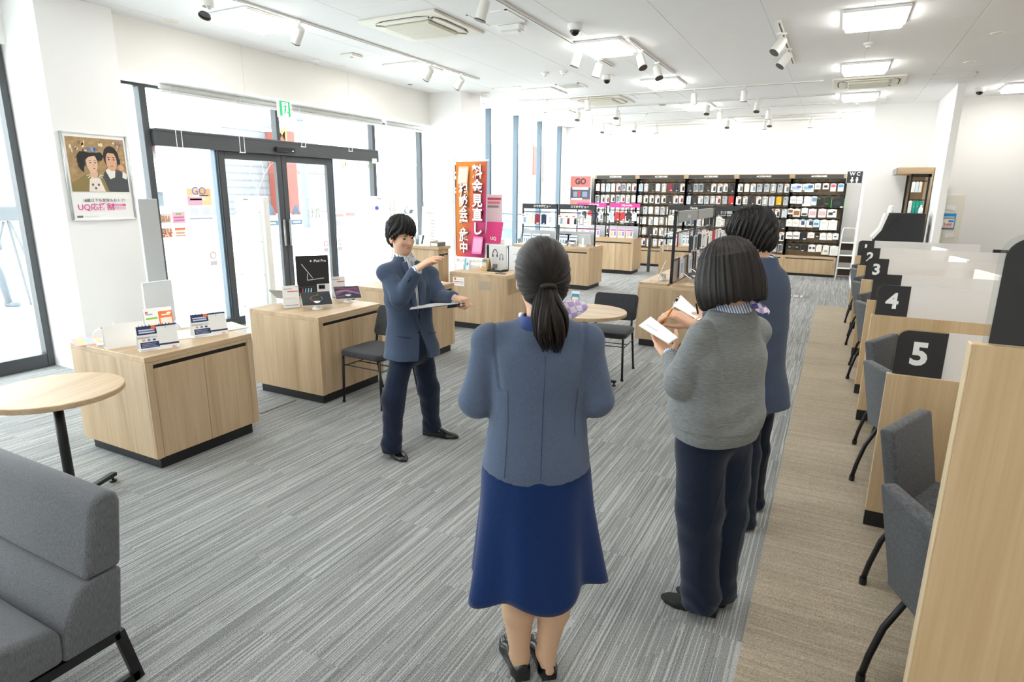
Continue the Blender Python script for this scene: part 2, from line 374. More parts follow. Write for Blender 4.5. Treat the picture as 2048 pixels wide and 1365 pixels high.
# stickers and posters on the left side light
def sticker(y0, y1, z0, z1, base, parts=(), txt=None):
    B(XG-.05, XG-.046, y0, y1, z0, z1).build('sticker', ink(base), e1)
    for a, b_, c_, d_, col in parts: B(XG-.046, XG-.0445, y0+(y1-y0)*a, y0+(y1-y0)*b_, z0+(z1-z0)*c_, z0+(z1-z0)*d_).build('sticker_print', ink(col), e1)
    if txt: text(txt[0], txt[1], ink(txt[2]), e1, (XG-.043, (y0+y1)/2, z0+(z1-z0)*txt[3]), right=(0, 1, 0), up=(0, 0, 1), name='sticker_lettering', bold=.001)
def gy(x, y): p = onx(x, y, XG); return p[1], p[2]
def px_sticker(x0, y0, x1, y1, *a, **k):
    (ya, za), (yb, zb) = gy(x0, y1), gy(x1, y0); sticker(ya, yb, za, zb, *a, **k)
px_sticker(326, 428, 346, 447, '#ddd8d2', [(.1, .9, .1, .22, '#c9b8a8')], ('au', .12, '#e27a3e', .58))
px_sticker(351, 424, 374, 448, '#f0c3d6', [(.1, .9, .45, .6, '#d877a6'), (.1, .9, .2, .34, '#d877a6'), (.3, .7, .75, .9, '#8cc46a')])
px_sticker(330, 456, 349, 476, '#ddd8d2', [(0, 1, 0, .5, '#e8743c')], ('au', .13, '#e27a3e', .74))
text('PAY', .1, WINK, e1, (XG-.043, sum(gy(x, 470)[0] for x in (330, 349))/2, gy(340, 471)[1]), right=(0, 1, 0), name='sticker_lettering', bold=.001)
px_sticker(356, 455, 375, 474, '#f6f2ee', [(0, 1, .72, 1, '#e58a5c'), (.1, .9, .3, .5, '#e0b79c'), (0, 1, 0, .12, '#e58a5c')])
px_sticker(381, 378, 425, 411, '#f3d9a6', [(0, .6, 0, .5, '#f0b9cf'), (.5, 1, .55, 1, '#e9c08a'), (.1, .75, .3, .4, '#ffffff'), (.1, .9, .5, .6, '#ffffff')], ('GO', .13, '#8f7fc0', .84))
px_sticker(384, 412, 428, 440, '#eef0f4', [(0, 1, 0, .1, '#a9b4d4'), (.1, .4, .3, .9, '#e3e6ec'), (.6, .9, .3, .9, '#e3e6ec')])
px_sticker(304, 291, 315, 316, '#eef4f6', [(0, .75, .55, 1, '#e39a94')])
px_sticker(675, 428, 692, 462, '#f5f1f0', [(0, 1, .85, 1, '#e8c0bc'), (.1, .9, .3, .6, '#dfe2e8')])
px_sticker(697, 425, 714, 460, '#f5f1f0', [(0, 1, .8, 1, '#e8c0bc'), (.1, .9, .3, .6, '#dfe2e8')])
text('au', .32, ink('#e9ded6'), e1, (XG-.05, *gy(632, 424)), right=(0, -1, 0), name='glass_lettering')
# roller blinds rolled up under the header with bead chains
for k, (y0, y1) in enumerate(((4.64, 6.44), (6.54, 8.48), (8.59, 9.83))):
    t = thing('roller_blind', 'rolled-up white roller blind %s along the entrance header' % ('left of the exit sign', 'right of the exit sign', 'nearest the pillar with the banner')[k], 'blind', (-6.88, (y0+y1)/2, 2.9), group='entrance roller blinds')
    h = (y1-y0)/2
    MB().cyl((0, -h, .03), (0, h, .03), .028, n=10).build('roll', PLWW, t, smooth=True); CB(-.03, .03, -h, h, -.035, -.005, c=.006).build('bottom_bar', PLWW, t)
    for q in (-h+.1, 0.06 if k == 0 else h*.1):
        for dq in (0, .07):
            MB().tube([(.05, q+dq, .06), (.052, q+dq, -.62+.14*(k % 2))], .0035, 5).build('bead_chain', PLWW, t)
        B(.04, .06, q-.005, q+.075, -.62+.14*(k % 2)-.01, -.62+.14*(k % 2)).build('chain_loop', PLWW, t)
# rear glazing up to the ceiling
glazing('window_3', -6.6, [(a-.06, a, 0, ZC) for a in (11.69, 12.94, 14.20, 15.42)]+[(10.36, 10.42, 0, ZC)], [(10.42, 15.42, 0, .1)],
        [(10.42, 11.63, .1, ZC), (11.69, 12.88, .1, ZC), (12.94, 14.14, .1, ZC), (14.2, 15.36, .1, ZC)], depth=.12, mat_face=FRAMEL)
struct(B(-7.16, -6.72, 10.12, 10.36, 0, ZC).build('wall_jamb', WHITE)); struct(B(-6.75, -6.6, 15.42, 15.72, 0, ZC).build('wall_end', WHITE))
struct(B(-7.16, -6.6, 9.48, 10.36, 3.0, ZC).build('trim_3', WHITE))
# exit sign under the header
GREEN = mat('exit_green', '#21b573', .5, emit=.35); EXW = mat('exit_white', '#f7fbf8', .5, emit=.6)
t = thing('exit_sign', 'green running-man emergency exit sign hanging from the entrance header', 'exit sign', (-6.57, 6.13, 2.96))
CB(-.03, .01, -.1, .1, -.225, 0, c=.004).build('housing', PLWW, t); B(.01, .013, -.085, .085, -.205, -.02).build('face', GREEN, t)
B(.013, .015, -.045, .05, -.205, -.035).build('doorway', EXW, t)
fx = .0165
def flat(pts, m, par, nm, x=fx): MB().poly([(x, a, b) for a, b in pts]).build(nm, m, par)
flat([(.005+.013*cos(a), -.05+.013*sin(a)) for a in np.linspace(0, 2*pi, 12)[:-1]], GREEN, t, 'running_figure')
for pts in ([(-.005, -.07), (.02, -.07), (.012, -.125), (-.012, -.12)], [(-.012, -.115), (.012, -.125), (-.005, -.185), (-.02, -.18)], [(0, -.115), (.012, -.12), (.03, -.155), (.05, -.15), (.05, -.165), (.024, -.168)],
            [(-.005, -.07), (0, -.083), (-.03, -.1), (-.045, -.092), (-.045, -.104)], [(.02, -.07), (.015, -.083), (.035, -.105), (.045, -.1)]): flat(pts, GREEN, t, 'running_figure')
# door sensor
t = thing('door_sensor', 'small black motion sensor on the beam above the sliding doors', 'sensor', (XG+.07, 6.5, 2.37))
CB(0, .05, -.17, .17, -.035, .03, c=.01).build('case', BLKM, t); B(.05, .052, .1, .13, -.02, -.01).build('indicator', mat('blue_led', '#9fd0ff', .3, emit=2), t)
t = thing('beam_switch', 'small white switch box on the right end of the door beam', 'switch', (XG+.07, 8.42, 2.3)); CB(0, .03, -.05, .05, -.03, .05, c=.005).build('case', PLW, t)
for k, (y, z) in enumerate(((7.75, 2.28), (8.3, 2.27))):
    t = thing('key_tag', 'small key tag hanging under the door beam %s' % ('beside the blind chain', 'by its right end')[k], 'key tag', (XG+.05, y, z)); MB().tube([(0, 0, .03), (0, 0, -.02)], .003, 5).build('cord', PLWW, t); CB(-.004, .004, -.012, .012, -.08, -.02, c=.002).build('tag', mat('brass', '#c9a227', .4, metal=.6), t)
# entrance mat in front of the doors
tag(CB(-7.0, -4.75, 4.72, 4.98, 0, .012, c=.004).build('door_mat', mat('mat_blue', '#5d6a80', .95, noise=.4, nscale=300, bump=.8, bscale=300)), 'flat blue-grey entrance mat inside the sliding doors', 'door mat')
# ---------------------------------------------------------------- outside
og = B(-90, -7.2, -60, 90, -.1, -.03).build('ground', mat('concrete_apron', '#e6e6e4', .9, noise=.04, nscale=3)); tag(og, 'pale concrete car park outside the windows', 'car park', kind='structure')
def building(name, label, x, y0, y1, z1, wallm, bands, wins, depth=8):
    t = thing(name, label, 'building', (x, 0, 0)); B(-depth, 0, y0, y1, 0, z1).build('wall', wallm, t)
    for a, b_, c_, d_, m_ in bands: B(-.1, .12, a, b_, c_, d_).build('cladding_panel', m_, t)
    for a, b_, c_, d_ in wins:
        w = B(0, .06, a, b_, c_, d_).build('window', ext('far_frame', '#f0f3f5'), t); B(.06, .08, a+.1, b_-.1, c_+.1, d_-.1).build('pane', ext('far_glass', '#e0e6ea', .3), w)
    return t
gx = -42.
def gyy(px, py, X): return onx(px, py, X)
def yb(px): return onx(px, 350, gx)[1]
BG = ext('far_grey_cladding', '#dfe4ea'); BW = ext('far_white', '#f6f8f9'); BR = ext('far_red', '#fb8474')
bt = building('restaurant_building', 'grey clad restaurant with a red sign tower across the car park', gx, yb(452), yb(560), 7.2, BG, [], [])
for k in range(12): B(.0, .05, yb(452), yb(540), .4+k*.55, .43+k*.55).build('cladding_line', ext('far_line', '#cdd4dc'), bt)
B(.05, 1.4, yb(537), yb(570), 0, onx(540, 262, -42)[2]).build('sign_tower', BR, bt)
text('M', 1.5, ext('far_yellow', '#ffd878'), bt, (1.5, yb(544), onx(540, 270, -42)[2]), right=(0, 1, 0), name='sign_emblem', bold=.02)
building('shop_building', 'low white shop with a red eave line across the car park', gx, yb(575), yb(745), 5.2, BW, [(yb(575), yb(660), 3.35, 3.6, ext('far_pink', '#fcc8c0'))], [(yb(578)+2.2*k, yb(578)+2.2*k+1.7, 4., 4.7) for k in range(5)]+[(yb(585), yb(600), 2.0, 3.1), (yb(612), yb(630), .3, 2.8)])
building('tall_red_building', 'white building with tall red signs far beyond the rear windows', -40, onx(1030, 350, -40)[1], onx(1130, 350, -40)[1], 8.5, BW, [(onx(1066, 300, -40)[1], onx(1076, 300, -40)[1], 4.5, 8.5, BR), (onx(1086, 300, -40)[1], onx(1108, 300, -40)[1], 3.5, 9.2, ext('far_pale_red', '#fbd0ca'))], [(onx(1040, 350, -40)[1], onx(1060, 350, -40)[1], 1, 3)])
t = thing('utility_pole', 'grey utility pole standing in the car park beyond the doors', 'pole', onx(611, 400, -24)*np.array([1, 1, 0])); MB().cyl((0, 0, 0), (0, 0, 9), .18, .14, n=12).build('shaft', ext('far_pole', '#cfd8e0'), t, smooth=True)
for z in (5.2, 5.8): MB().cyl((0, 0, z), (0, 0, z+.12), .2, n=12).build('band', ext('far_band', '#c0ccd6'), t)
t = thing('bare_tree', 'small bare leafless tree in front of the restaurant', 'tree', onx(517, 400, -36)*np.array([1, 1, 0]))
def branch(m, p, d, L_, r, lv):
    q = p+d*L_; m.tube([p, q], [r, r*.6], 5)
    if lv:
        for s in (-1, 1):
            nd = d+np.array([random.uniform(-.3, .3), s*random.uniform(.35, .75), random.uniform(-.1, .3)]); branch(m, q, nd/np.linalg.norm(nd), L_*.68, r*.6, lv-1)
mb = MB(); branch(mb, np.array([0, 0, 0.]), np.array([0, 0, 1.]), 1.8, .05, 5); mb.build('branches', ext('far_bark', '#eeeeee'), t)
def car(label, loc, rz, body, suv=True, s=1.):
    t = thing('parked_car', label, 'car', loc, rz); bm_ = ext('car_'+body[1:], body, .4)
    prof = [(-2.1, .35), (-2.1, .95), (-1.95, 1.05), (-1.75, 1.55), (-.9, 1.68), (.1, 1.62), (.75, 1.1), (1.9, .95), (2.1, .7), (2.1, .35)]
    MB().prism([(x*s, -.82*s, z*s) for x, z in prof], (0, 1.64*s, 0)).build('car_body', bm_, t)
    for sy in (-.825, .825): MB().prism([(x*s, sy*s, z*s) for x, z in ((-1.6, 1.1), (-1.5, 1.48), (-.85, 1.58), (.05, 1.52), (.5, 1.1))], (0, .01, 0)).build('side_window', ext('far_car_glass', '#b4c0cc', .3), t)
    MB().poly([(.12*s, -.74*s, 1.6*s), (.12*s, .74*s, 1.6*s), (.74*s, .76*s, 1.13*s), (.74*s, -.76*s, 1.13*s)]).build('windscreen', ext('far_car_glass', '#b4c0cc', .3), t)
    for x in (-1.3, 1.3):
        for y in (-.84, .68):
            w = MB().cyl((x*s, y*s, .33*s), (x*s, (y+.17)*s, .33*s), .34*s, n=24).build('wheel', ext('tyre', '#9aa2aa'), t)
            yo = y-.012 if y < 0 else y+.18
            MB().cyl((x*s, yo*s, .33*s), (x*s, (yo+.005)*s, .33*s), .23*s, n=20).build('rim', ext('rim', '#f3f5f6'), w)
            for q in range(9):
                a = 2*pi*q/9; c0, s0 = cos(a), sin(a); e = -.006 if y < 0 else .01
                MB().poly([(x*s+.08*s*c0-.02*s*s0, (yo+e)*s, .33*s+.08*s*s0+.02*s*c0), (x*s+.2*s*c0-.03*s*s0, (yo+e)*s, .33*s+.2*s*s0+.03*s*c0), (x*s+.2*s*c0+.03*s*s0, (yo+e)*s, .33*s+.2*s*s0-.03*s*c0), (x*s+.08*s*c0+.02*s*s0, (yo+e)*s, .33*s+.08*s*s0-.02*s*c0)]).build('spoke_gap', ext('spoke_gap', '#b3bac0'), w)
    return t
def gp(px, py): p = at(px, py, -.03); p[2] = -.03; return p
car('pale blue car with a white alloy wheel parked right outside the rear windows', (*(at(1013, 494, -.03)[:2]+np.array([.13, 1.29])), -.03), radians(-96), '#bccfec')
car('dark grey car parked in front of the restaurant', gp(541, 416), radians(60), '#b0b9c6')
car('white car parked right of the dark grey car', gp(595, 417), radians(75), '#eef1f4')
car('white car parked left of the dark grey car', gp(430, 416), radians(70), '#eceff1')
car('white van-like car seen beyond the sliding doors at right', gp(818, 427), radians(90), '#e9ecee')
car('silver-blue car parked beyond the left side light', gp(332, 420), radians(80), '#b9c6d2')

def passer(label, loc, rz, tops, legs, s=1., tripod=False):
    t = thing('person', label, 'person', loc, rz); m_ = MB()
    for sx, st in ((-1, .18), (1, -.18)): m_.tube([(sx*.09, 0, .86), (sx*.10, st*.5+.04, .46), (sx*.10, st, .06)], [.085, .06, .045], 8); m_.tube([(sx*.10, st-.05, .04), (sx*.10, st+.15, .035)], [.045, .04], 8)
    for sx in (-1, 1): m_.tube([(sx*.19, 0, 1.38), (sx*.24, -.08*sx, 1.12), (sx*.22, .1, .88)], [.055, .045, .035], 8)
    m_.ring([[(rx*cos(a), ry*sin(a), z) for a in np.linspace(0, 2*pi, 13)[:-1]] for z, rx, ry in ((.8, .16, .11), (.95, .16, .11), (1.2, .18, .12), (1.38, .19, .11), (1.45, .08, .07), (1.5, .055, .055), (1.56, .06, .07), (1.64, .08, .095), (1.72, .075, .09), (1.77, .04, .05))])
    m_.mi = [0 if sum(m_.v[i][2] for i in f)/len(f) < .82 else (2 if sum(m_.v[i][2] for i in f)/len(f) > 1.46 else 1) for f in m_.f]; o = m_.build('body', None, t, smooth=True, mats=[ext('passer_legs'+legs[1:], legs), ext('passer_top'+tops[1:], tops), ext('passer_head', '#c9c4c4')]); o.scale = (s, s, s)
passer('small figure in a blue jacket walking across the car park', (*at(480, 441, -.03)[:2]*.62, -.03), radians(200), '#a9bedc', '#9aa6b8', .62)
passer('camera operator in pale clothes outside the left window', (-11.6, 4.62, -.03), radians(-60), '#d5e0ea', '#c6d6e6')
t = thing('camera_tripod', 'pale camera tripod standing outside the left window', 'tripod', (-11.0, 4.75, -.03)); tm_ = ext('tripod_grey', '#c3ccd2')
for k in range(3): a = 2*pi*k/3+.4; MB().tube([(.04*cos(a), .04*sin(a), 1.35), (.5*cos(a), .5*sin(a), .0)], .02, 6).build('leg', tm_, t)
CB(-.08, .08, -.16, .16, 1.36, 1.58, c=.02).build('camera_body', tm_, t); MB().cyl((0, .16, 1.47), (0, .36, 1.47), .05, n=12).build('lens', tm_, t)
# ================================================================== ceiling fittings
LIT = mat('lit_diffuser', '#fffdf8', .5, emit=PANEL)
def soft(o, w=.02, seg=3):
    b = o.modifiers.new('bevel', 'BEVEL'); b.width = w; b.segments = seg; b.limit_method = 'ANGLE'; b.angle_limit = radians(35)
    o.data.polygons.foreach_set('use_smooth', [True]*len(o.data.polygons)); return o
def panel_light(px, py, label, w=.5, d=.62):
    x, y, _ = at(px, py, ZC)
    t = thing('ceiling_light', label, 'ceiling light', (x, y, ZC), group='square ceiling lights')
    CB(-w/2-.03, w/2+.03, -d/2-.03, d/2+.03, -.03, 0, c=.008).build('frame', PLWW, t); CB(-w/2, w/2, -d/2, d/2, -.07, -.028, c=.012).build('diffuser', LIT, t)
for px, py, l in ((512, 36, 'beside the long left track above the glass doors'), (826, 134, 'near the end of the long left track'), (1211, 91, 'beside the two front track spotlights, centre ceiling'), (1328, 163, 'just beyond the short central track'),
                  (1089, 182, 'by the second pillar near the small vent'), (1751, 31, 'nearest the camera in the right-hand row'), (1731, 132, 'second in the right-hand row'), (1720, 190, 'third in the right-hand row'), (1713, 227, 'farthest in the right-hand row'),
                  (1396, 210, 'behind the central rear spotlights, right of the round speaker'), (1444, 240, 'nearest the back wall in the centre row'), (1126, 225, 'by the rear window mullions'), (1207, 251, 'in the far left corner by the back wall'), (2052, 170, 'cut by the right edge of the picture')):
    panel_light(px, py, 'bright square ceiling light '+l)
for k, (x, y) in enumerate(((2.6, 8.2), (2.6, 3.5), (.1, 2.6), (-2.7, 2.6), (-5.5, 1.0), (.1, -1.4), (-2.7, -1.4), (2.6, -1))):  # unseen repeats of the ceiling light, added to brighten the room
    t = thing('ceiling_light', 'added square ceiling light out of the picture', 'ceiling light', (x, y, ZC), group='added square ceiling lights out of view')
    CB(-.28, .28, -.34, .34, -.03, 0, c=.008).build('frame', PLWW, t); CB(-.25, .25, -.31, .31, -.07, -.028, c=.012).build('diffuser', LIT, t)
ACM = mat('aircon_cream', '#e9e6da', .5); ACG = mat('aircon_grille', '#dedccb', .6)
def aircon(cx, cy, label):
    t = thing('air_conditioner', label, 'air conditioner', (cx, cy, ZC), group='ceiling cassette air conditioners')
    CB(-.475, .475, -.475, .475, -.025, 0, c=.008).build('panel', ACM, t)
    g = CB(-.27, .27, -.27, .27, -.06, -.025, c=.012).build('grille', ACG, t)
    for k in range(-3, 4): B(-.25, .25, k*.07-.003, k*.07+.003, -.0615, -.06).build('grille_slat', ACM, g)
    for rz in range(4):
        m_ = MB().prism([(-.25, .30, -.026), (.25, .30, -.026), (.32, .36, -.026), (.2, .385, -.026), (-.2, .385, -.026), (-.32, .36, -.026)], (0, 0, -.012)); f = m_.build('louvre', ACM, t, rot=(0, 0, rz*pi/2))
        MB().prism([(-.30, .30, -.0265), (-.2, .395, -.0265), (.2, .395, -.0265), (.30, .30, -.0265), (.33, .36, -.0265), (.2, .41, -.0265), (-.2, .41, -.0265), (-.33, .36, -.0265)], (0, 0, .0008)).build('air_slot', mat('slot_dark', '#3a382f', .9), f)
aircon(-4.09, 5.77, 'cream four-way cassette air conditioner nearest the camera'); aircon(-4.1, 11.45, 'cream cassette air conditioner beyond the second pillar'); aircon(.18, 11.26, 'cream cassette air conditioner above the numbered desks')
def track(p0, p1, label):
    c = [(p0[0]+p1[0])/2, (p0[1]+p1[1])/2, ZC]; v = np.array([p1[0]-p0[0], p1[1]-p0[1]]); L_ = np.linalg.norm(v)
    t = thing('lighting_track', label, 'lighting track', c, atan2(v[1], v[0]), group='white ceiling lighting tracks')
    CB(-L_/2, L_/2, -.018, .018, -.02, 0, c=.003).build('rail', PLW, t); B(-L_/2+.02, L_/2-.02, -.006, .006, -.0215, -.02).build('slot', BLKM, t)
    for s in (-1, 1): CB(s*L_/2-.03, s*L_/2+.03, -.02, .02, -.0212, 0, c=.003).build('end_cap', PLW, t)
SPOT0 = {}
def spot(x, y, az, tilt, label, z=ZC-.0217, s=1.):
    t = thing('spotlight', label, 'spotlight', (x, y, z), az, group='white track spotlights')
    if 'a' not in SPOT0:
        SPOT0['a'] = CB(-.05, .05, -.016, .016, -.02, 0, c=.004).build('track_adapter', PLW, t).data
        m_ = MB(); m_.tube([(0, 0, -.02), (0, 0, -.075)], .009, 8); m_.tube([(0, -.03, -.075), (0, .03, -.075)], .012, 8); SPOT0['s'] = m_.build('stem', PLW, t, smooth=True).data
        h = MB().lathe([(.03, .05), (.043, .045), (.047, .02), (.052, -.12), (.048, -.122), (.044, -.105)], 20); SPOT0['h'] = shade(h.build('head', PLW, t)).data; ho = t.children[-1]
        SPOT0['l'] = MB().lathe([(.001, -.1), (.045, -.1), (.045, -.105), (.001, -.105)], 18).build('lens', mat('spot_lens', '#2a2826', .3), ho).data
        SPOT0['r'] = MB().lathe([(.045, -.115), (.0525, -.115), (.0525, -.125), (.045, -.125)], 20).build('lens_ring', mat('spot_ring', '#46403a', .5), ho).data
    else:
        link(SPOT0['a'], 'track_adapter', t); link(SPOT0['s'], 'stem', t); ho = link(SPOT0['h'], 'head', t); link(SPOT0['l'], 'lens', ho); link(SPOT0['r'], 'lens_ring', ho)
    ho.location = (0, 0, -.1); ho.rotation_euler = (0, -radians(tilt), 0)
    # local +x is the aim direction
    return t
track((-5.08, 3.4), (-5.08, 8.57), 'long white lighting track parallel to the entrance glazing')
track((-2.925, 4.2), (-2.925, 8.5), 'white lighting track in the ceiling centre, crossing the top edge')
track((-2.3, 7.19), (-2.3, 9.35), 'short white lighting track right of the central track'); track((-.74, 7.12), (-.74, 9.3), 'short white lighting track holding two tilted spotlights at right')
for (a, b, y), n_ in zip(((-5.49, -.45, 10.84), (-5.5, -.3, 12.3), (-5.2, -.3, 13.42), (-5.5, -.29, 14.9), (-5.17, -.31, 15.4)), ('nearest', 'second', 'middle', 'fourth', 'farthest')): track((a, y), (b, y), '%s of the five cross tracks in front of the back wall' % n_)
def spots(lst, snap, nm, az, tilt):
    for k, (px, py) in enumerate(lst):
        x, y, _ = at(px, py, ZC-.02); x = snap if nm[1] == 'x' else x; y = snap if nm[1] == 'y' else y
        spot(x, y, radians(az[k] if hasattr(az, '__len__') else az), tilt, 'white track spotlight, %s from the %s on the %s' % (ORD[k], nm[2], nm[0]))
spots([(378, -10), (600, 42), (856, 128), (918, 148)], -5.08, ('long entrance track', 'x', 'camera'), 165, 48)
spots([(968, -14), (1161, 93), (1199, 117)], -2.925, ('central ceiling track', 'x', 'camera'), [200, 190, 170], 18)
spots([(1281, 100), (1314, 124)], -2.3, ('short central track', 'x', 'camera'), -40, 28)
spots([(1564, 65), (1576, 96)], -.74, ('short right track', 'x', 'camera'), [215, 205], 35)
spots([(1092, 199), (1171, 192), (1387, 178), (1487, 170)], 10.84, ('nearest cross track', 'y', 'left'), 95, 14)
spots([(1155, 218), (1234, 214), (1416, 204), (1515, 197)], 12.3, ('second cross track', 'y', 'left'), -95, 18)
spots([(1180, 231), (1238, 229), (1438, 217), (1537, 212)], 13.42, ('middle cross track', 'y', 'left'), 95, 14)
spots([(1207, 247), (1270, 244), (1457, 236), (1541, 231)], 14.9, ('fourth cross track', 'y', 'left'), -95, 18)
spots([(1222, 252), (1313, 247), (1418, 242), (1530, 237), (1623, 233)], 15.4, ('farthest cross track', 'y', 'left'), 95, 12)
def camera_dome(px, py, label):
    x, y, _ = at(px, py, ZC); t = thing('security_camera', label, 'security camera', (x, y, ZC), group='ceiling dome cameras')
    shade(MB().lathe([(.075, 0), (.078, -.03), (.07, -.06), (.055, -.065)], 20).build('housing', PLWW, t)); MB().sphere((0, 0, -.065), (.052, .052, .05), 16, 10).build('dome', SCREEN, t, smooth=True)
for px, py, l in ((1150, 48, 'white dome security camera by the centre ceiling light'), (1214, 151, 'white dome security camera beyond the central track'), (1961, 175, 'white dome security camera right of the partition wall')): camera_dome(px, py, l)
def detector(px, py, label):
    x, y, _ = at(px, py, ZC); t = thing('smoke_detector', label, 'smoke detector', (x, y, ZC), group='ceiling smoke detectors')
    shade(MB().lathe([(.055, 0), (.057, -.015), (.045, -.025), (.03, -.03), (.028, -.045), (.02, -.05)], 18).build('body', PLWW, t)); MB().cyl((0, 0, -.05), (0, 0, -.056), .008, n=8).build('sensor_tip', GREYP, t)
for px, py, l in ((1090, 145, 'left of a pair of white smoke detectors in the centre ceiling'), (1127, 142, 'right of a pair of white smoke detectors in the centre ceiling'), (1738, 86, 'white smoke detector between the two nearest right-hand lights'), (1716, 204, 'white smoke detector between the two farthest right-hand lights'), (1291, 228, 'white smoke detector between the second and middle cross tracks'), (632, 119, 'white stub detector above the entrance header')): detector(px, py, l)
def downlight(px, py, label, dark=True, r=.05):
    x, y, _ = at(px, py, ZC); t = thing('downlight', label, 'downlight', (x, y, ZC), group='recessed ceiling downlights')
    shade(MB().lathe([(r*.78, -.002), (r*1.15, -.006), (r*1.2, 0)], 20).build('trim_ring', PLWW, t)); MB().lathe([(.001, -.0025), (r*.8, -.0025), (r*.8, -.001)], 18).build('reflector', mat('downlight_dark', '#55524c', .5) if dark else ACM, t)
for px, py, l, d, r in ((343, 43, 'oval-looking white ceiling outlet near the first pillar', False, .09), (820, 169, 'dark recessed downlight above the glazing by the second pillar', True, .05), (967, 207, 'dark recessed downlight at the top of the second pillar', True, .05), (1058, 231, 'middle dark recessed downlight above the rear windows', True, .05), (1129, 250, 'farthest dark recessed downlight above the rear windows', True, .05),
                        (1997, 66, 'pale recessed downlight nearest the top right corner', False, .06), (1940, 124, 'pale recessed downlight above the partition wall', False, .06), (566, 103, 'flat white disc cover near the exit sign', False, .05), (688, 132, 'flat white disc cover above the door beam end', False, .05), (1325, 210, 'round grey ceiling speaker by the second cross track', True, .09)): downlight(px, py, l, d, r)
def hatch(P, label, m=CEILW):
    c = [at(*p, ZC) for p in P]; x0 = min(p[0] for p in c); x1 = max(p[0] for p in c); y0 = min(p[1] for p in c); y1 = max(p[1] for p in c)
    t = thing('access_hatch', label, 'ceiling hatch', ((x0+x1)/2, (y0+y1)/2, ZC), group='ceiling access hatches'); w, d = (x1-x0)/2, (y1-y0)/2
    CB(-w+.02, w-.02, -d+.02, d-.02, -.004, 0, c=.001).build('cover', CEILW, t)
    f = MB(); [f.box(*b_, -.007, 0) for b_ in ((-w, w, -d, -d+.02), (-w, w, d-.02, d), (-w, -w+.02, -d, d), (w-.02, w, -d, d))]; f.build('frame', m, t)
hatch([(938, 32), (1012, 18), (1052, 42), (978, 52)], 'flush white ceiling hatch beside the nearest air conditioner', PLWW); hatch([(992, 177), (1040, 172), (1042, 181), (1016, 186)], 'flush white ceiling hatch by the second pillar', PLWW); hatch([(1264, 190), (1310, 187), (1322, 194), (1277, 198)], 'flush white ceiling hatch right of the rear air conditioner', PLWW)
hatch([(1865, 150), (1950, 144), (1947, 152), (1868, 158)], 'flush ceiling hatch right of the desk air conditioner', ACM); hatch([(1740, 198), (1776, 195), (1774, 201), (1742, 203)], 'small flush ceiling hatch by the back right column', ACM)
def vent(px, py, w, d, label):
    x, y, _ = at(px, py, ZC); t = thing('air_vent', label, 'air vent', (x, y, ZC), group='ceiling air vents')
    f = MB(); [f.box(*b_, -.012, 0) for b_ in ((-w, w, -d, -d+.025), (-w, w, d-.025, d), (-w, -w+.025, -d, d), (w-.025, w, -d, d))]; f.build('frame', PLWW, t); B(-w+.02, w-.02, -d+.02, d-.02, -.003, 0).build('backing', mat('vent_dark', '#8c8c8a', .9), t)
    for k in range(9):
        yy = -d+.03+k*(2*d-.06)/8; B(-w+.025, w-.025, yy-.004, yy+.004, -.01, -.003).build('slat', PLW, t)
vent(1143, 171, .2, .2, 'square white ceiling vent by the fifth ceiling light'); vent(1553, 233, .3, .14, 'slotted ceiling vent near the back wall')
x, y, _ = at(1022, 50, ZC); t = thing('emergency_lamp', 'white box-shaped emergency lamp beside the ceiling hatch', 'emergency lamp', (x, y, ZC)); CB(-.13, .13, -.06, .06, -.06, 0, c=.01).build('case', PLWW, t); CB(-.1, .1, -.04, .04, -.075, -.058, c=.006).build('cover', PLW, t)
x, y, _ = at(703, 109, ZC); t = thing('ceiling_sensor', 'flat square white ceiling sensor above the sliding doors', 'sensor', (x, y, ZC)); CB(-.1, .1, -.1, .1, -.03, 0, c=.01).build('case', PLW, t); MB().cyl((0, 0, -.03), (0, 0, -.034), .02, n=12).build('lens', GREYP, t)
x, y, _ = at(971, 186, ZC); t = thing('corner_sensor', 'small white box sensor on the ceiling beside the second pillar', 'sensor', (x, y, ZC)); CB(-.06, .06, -.05, .05, -.08, 0, c=.012).build('case', PLW, t)
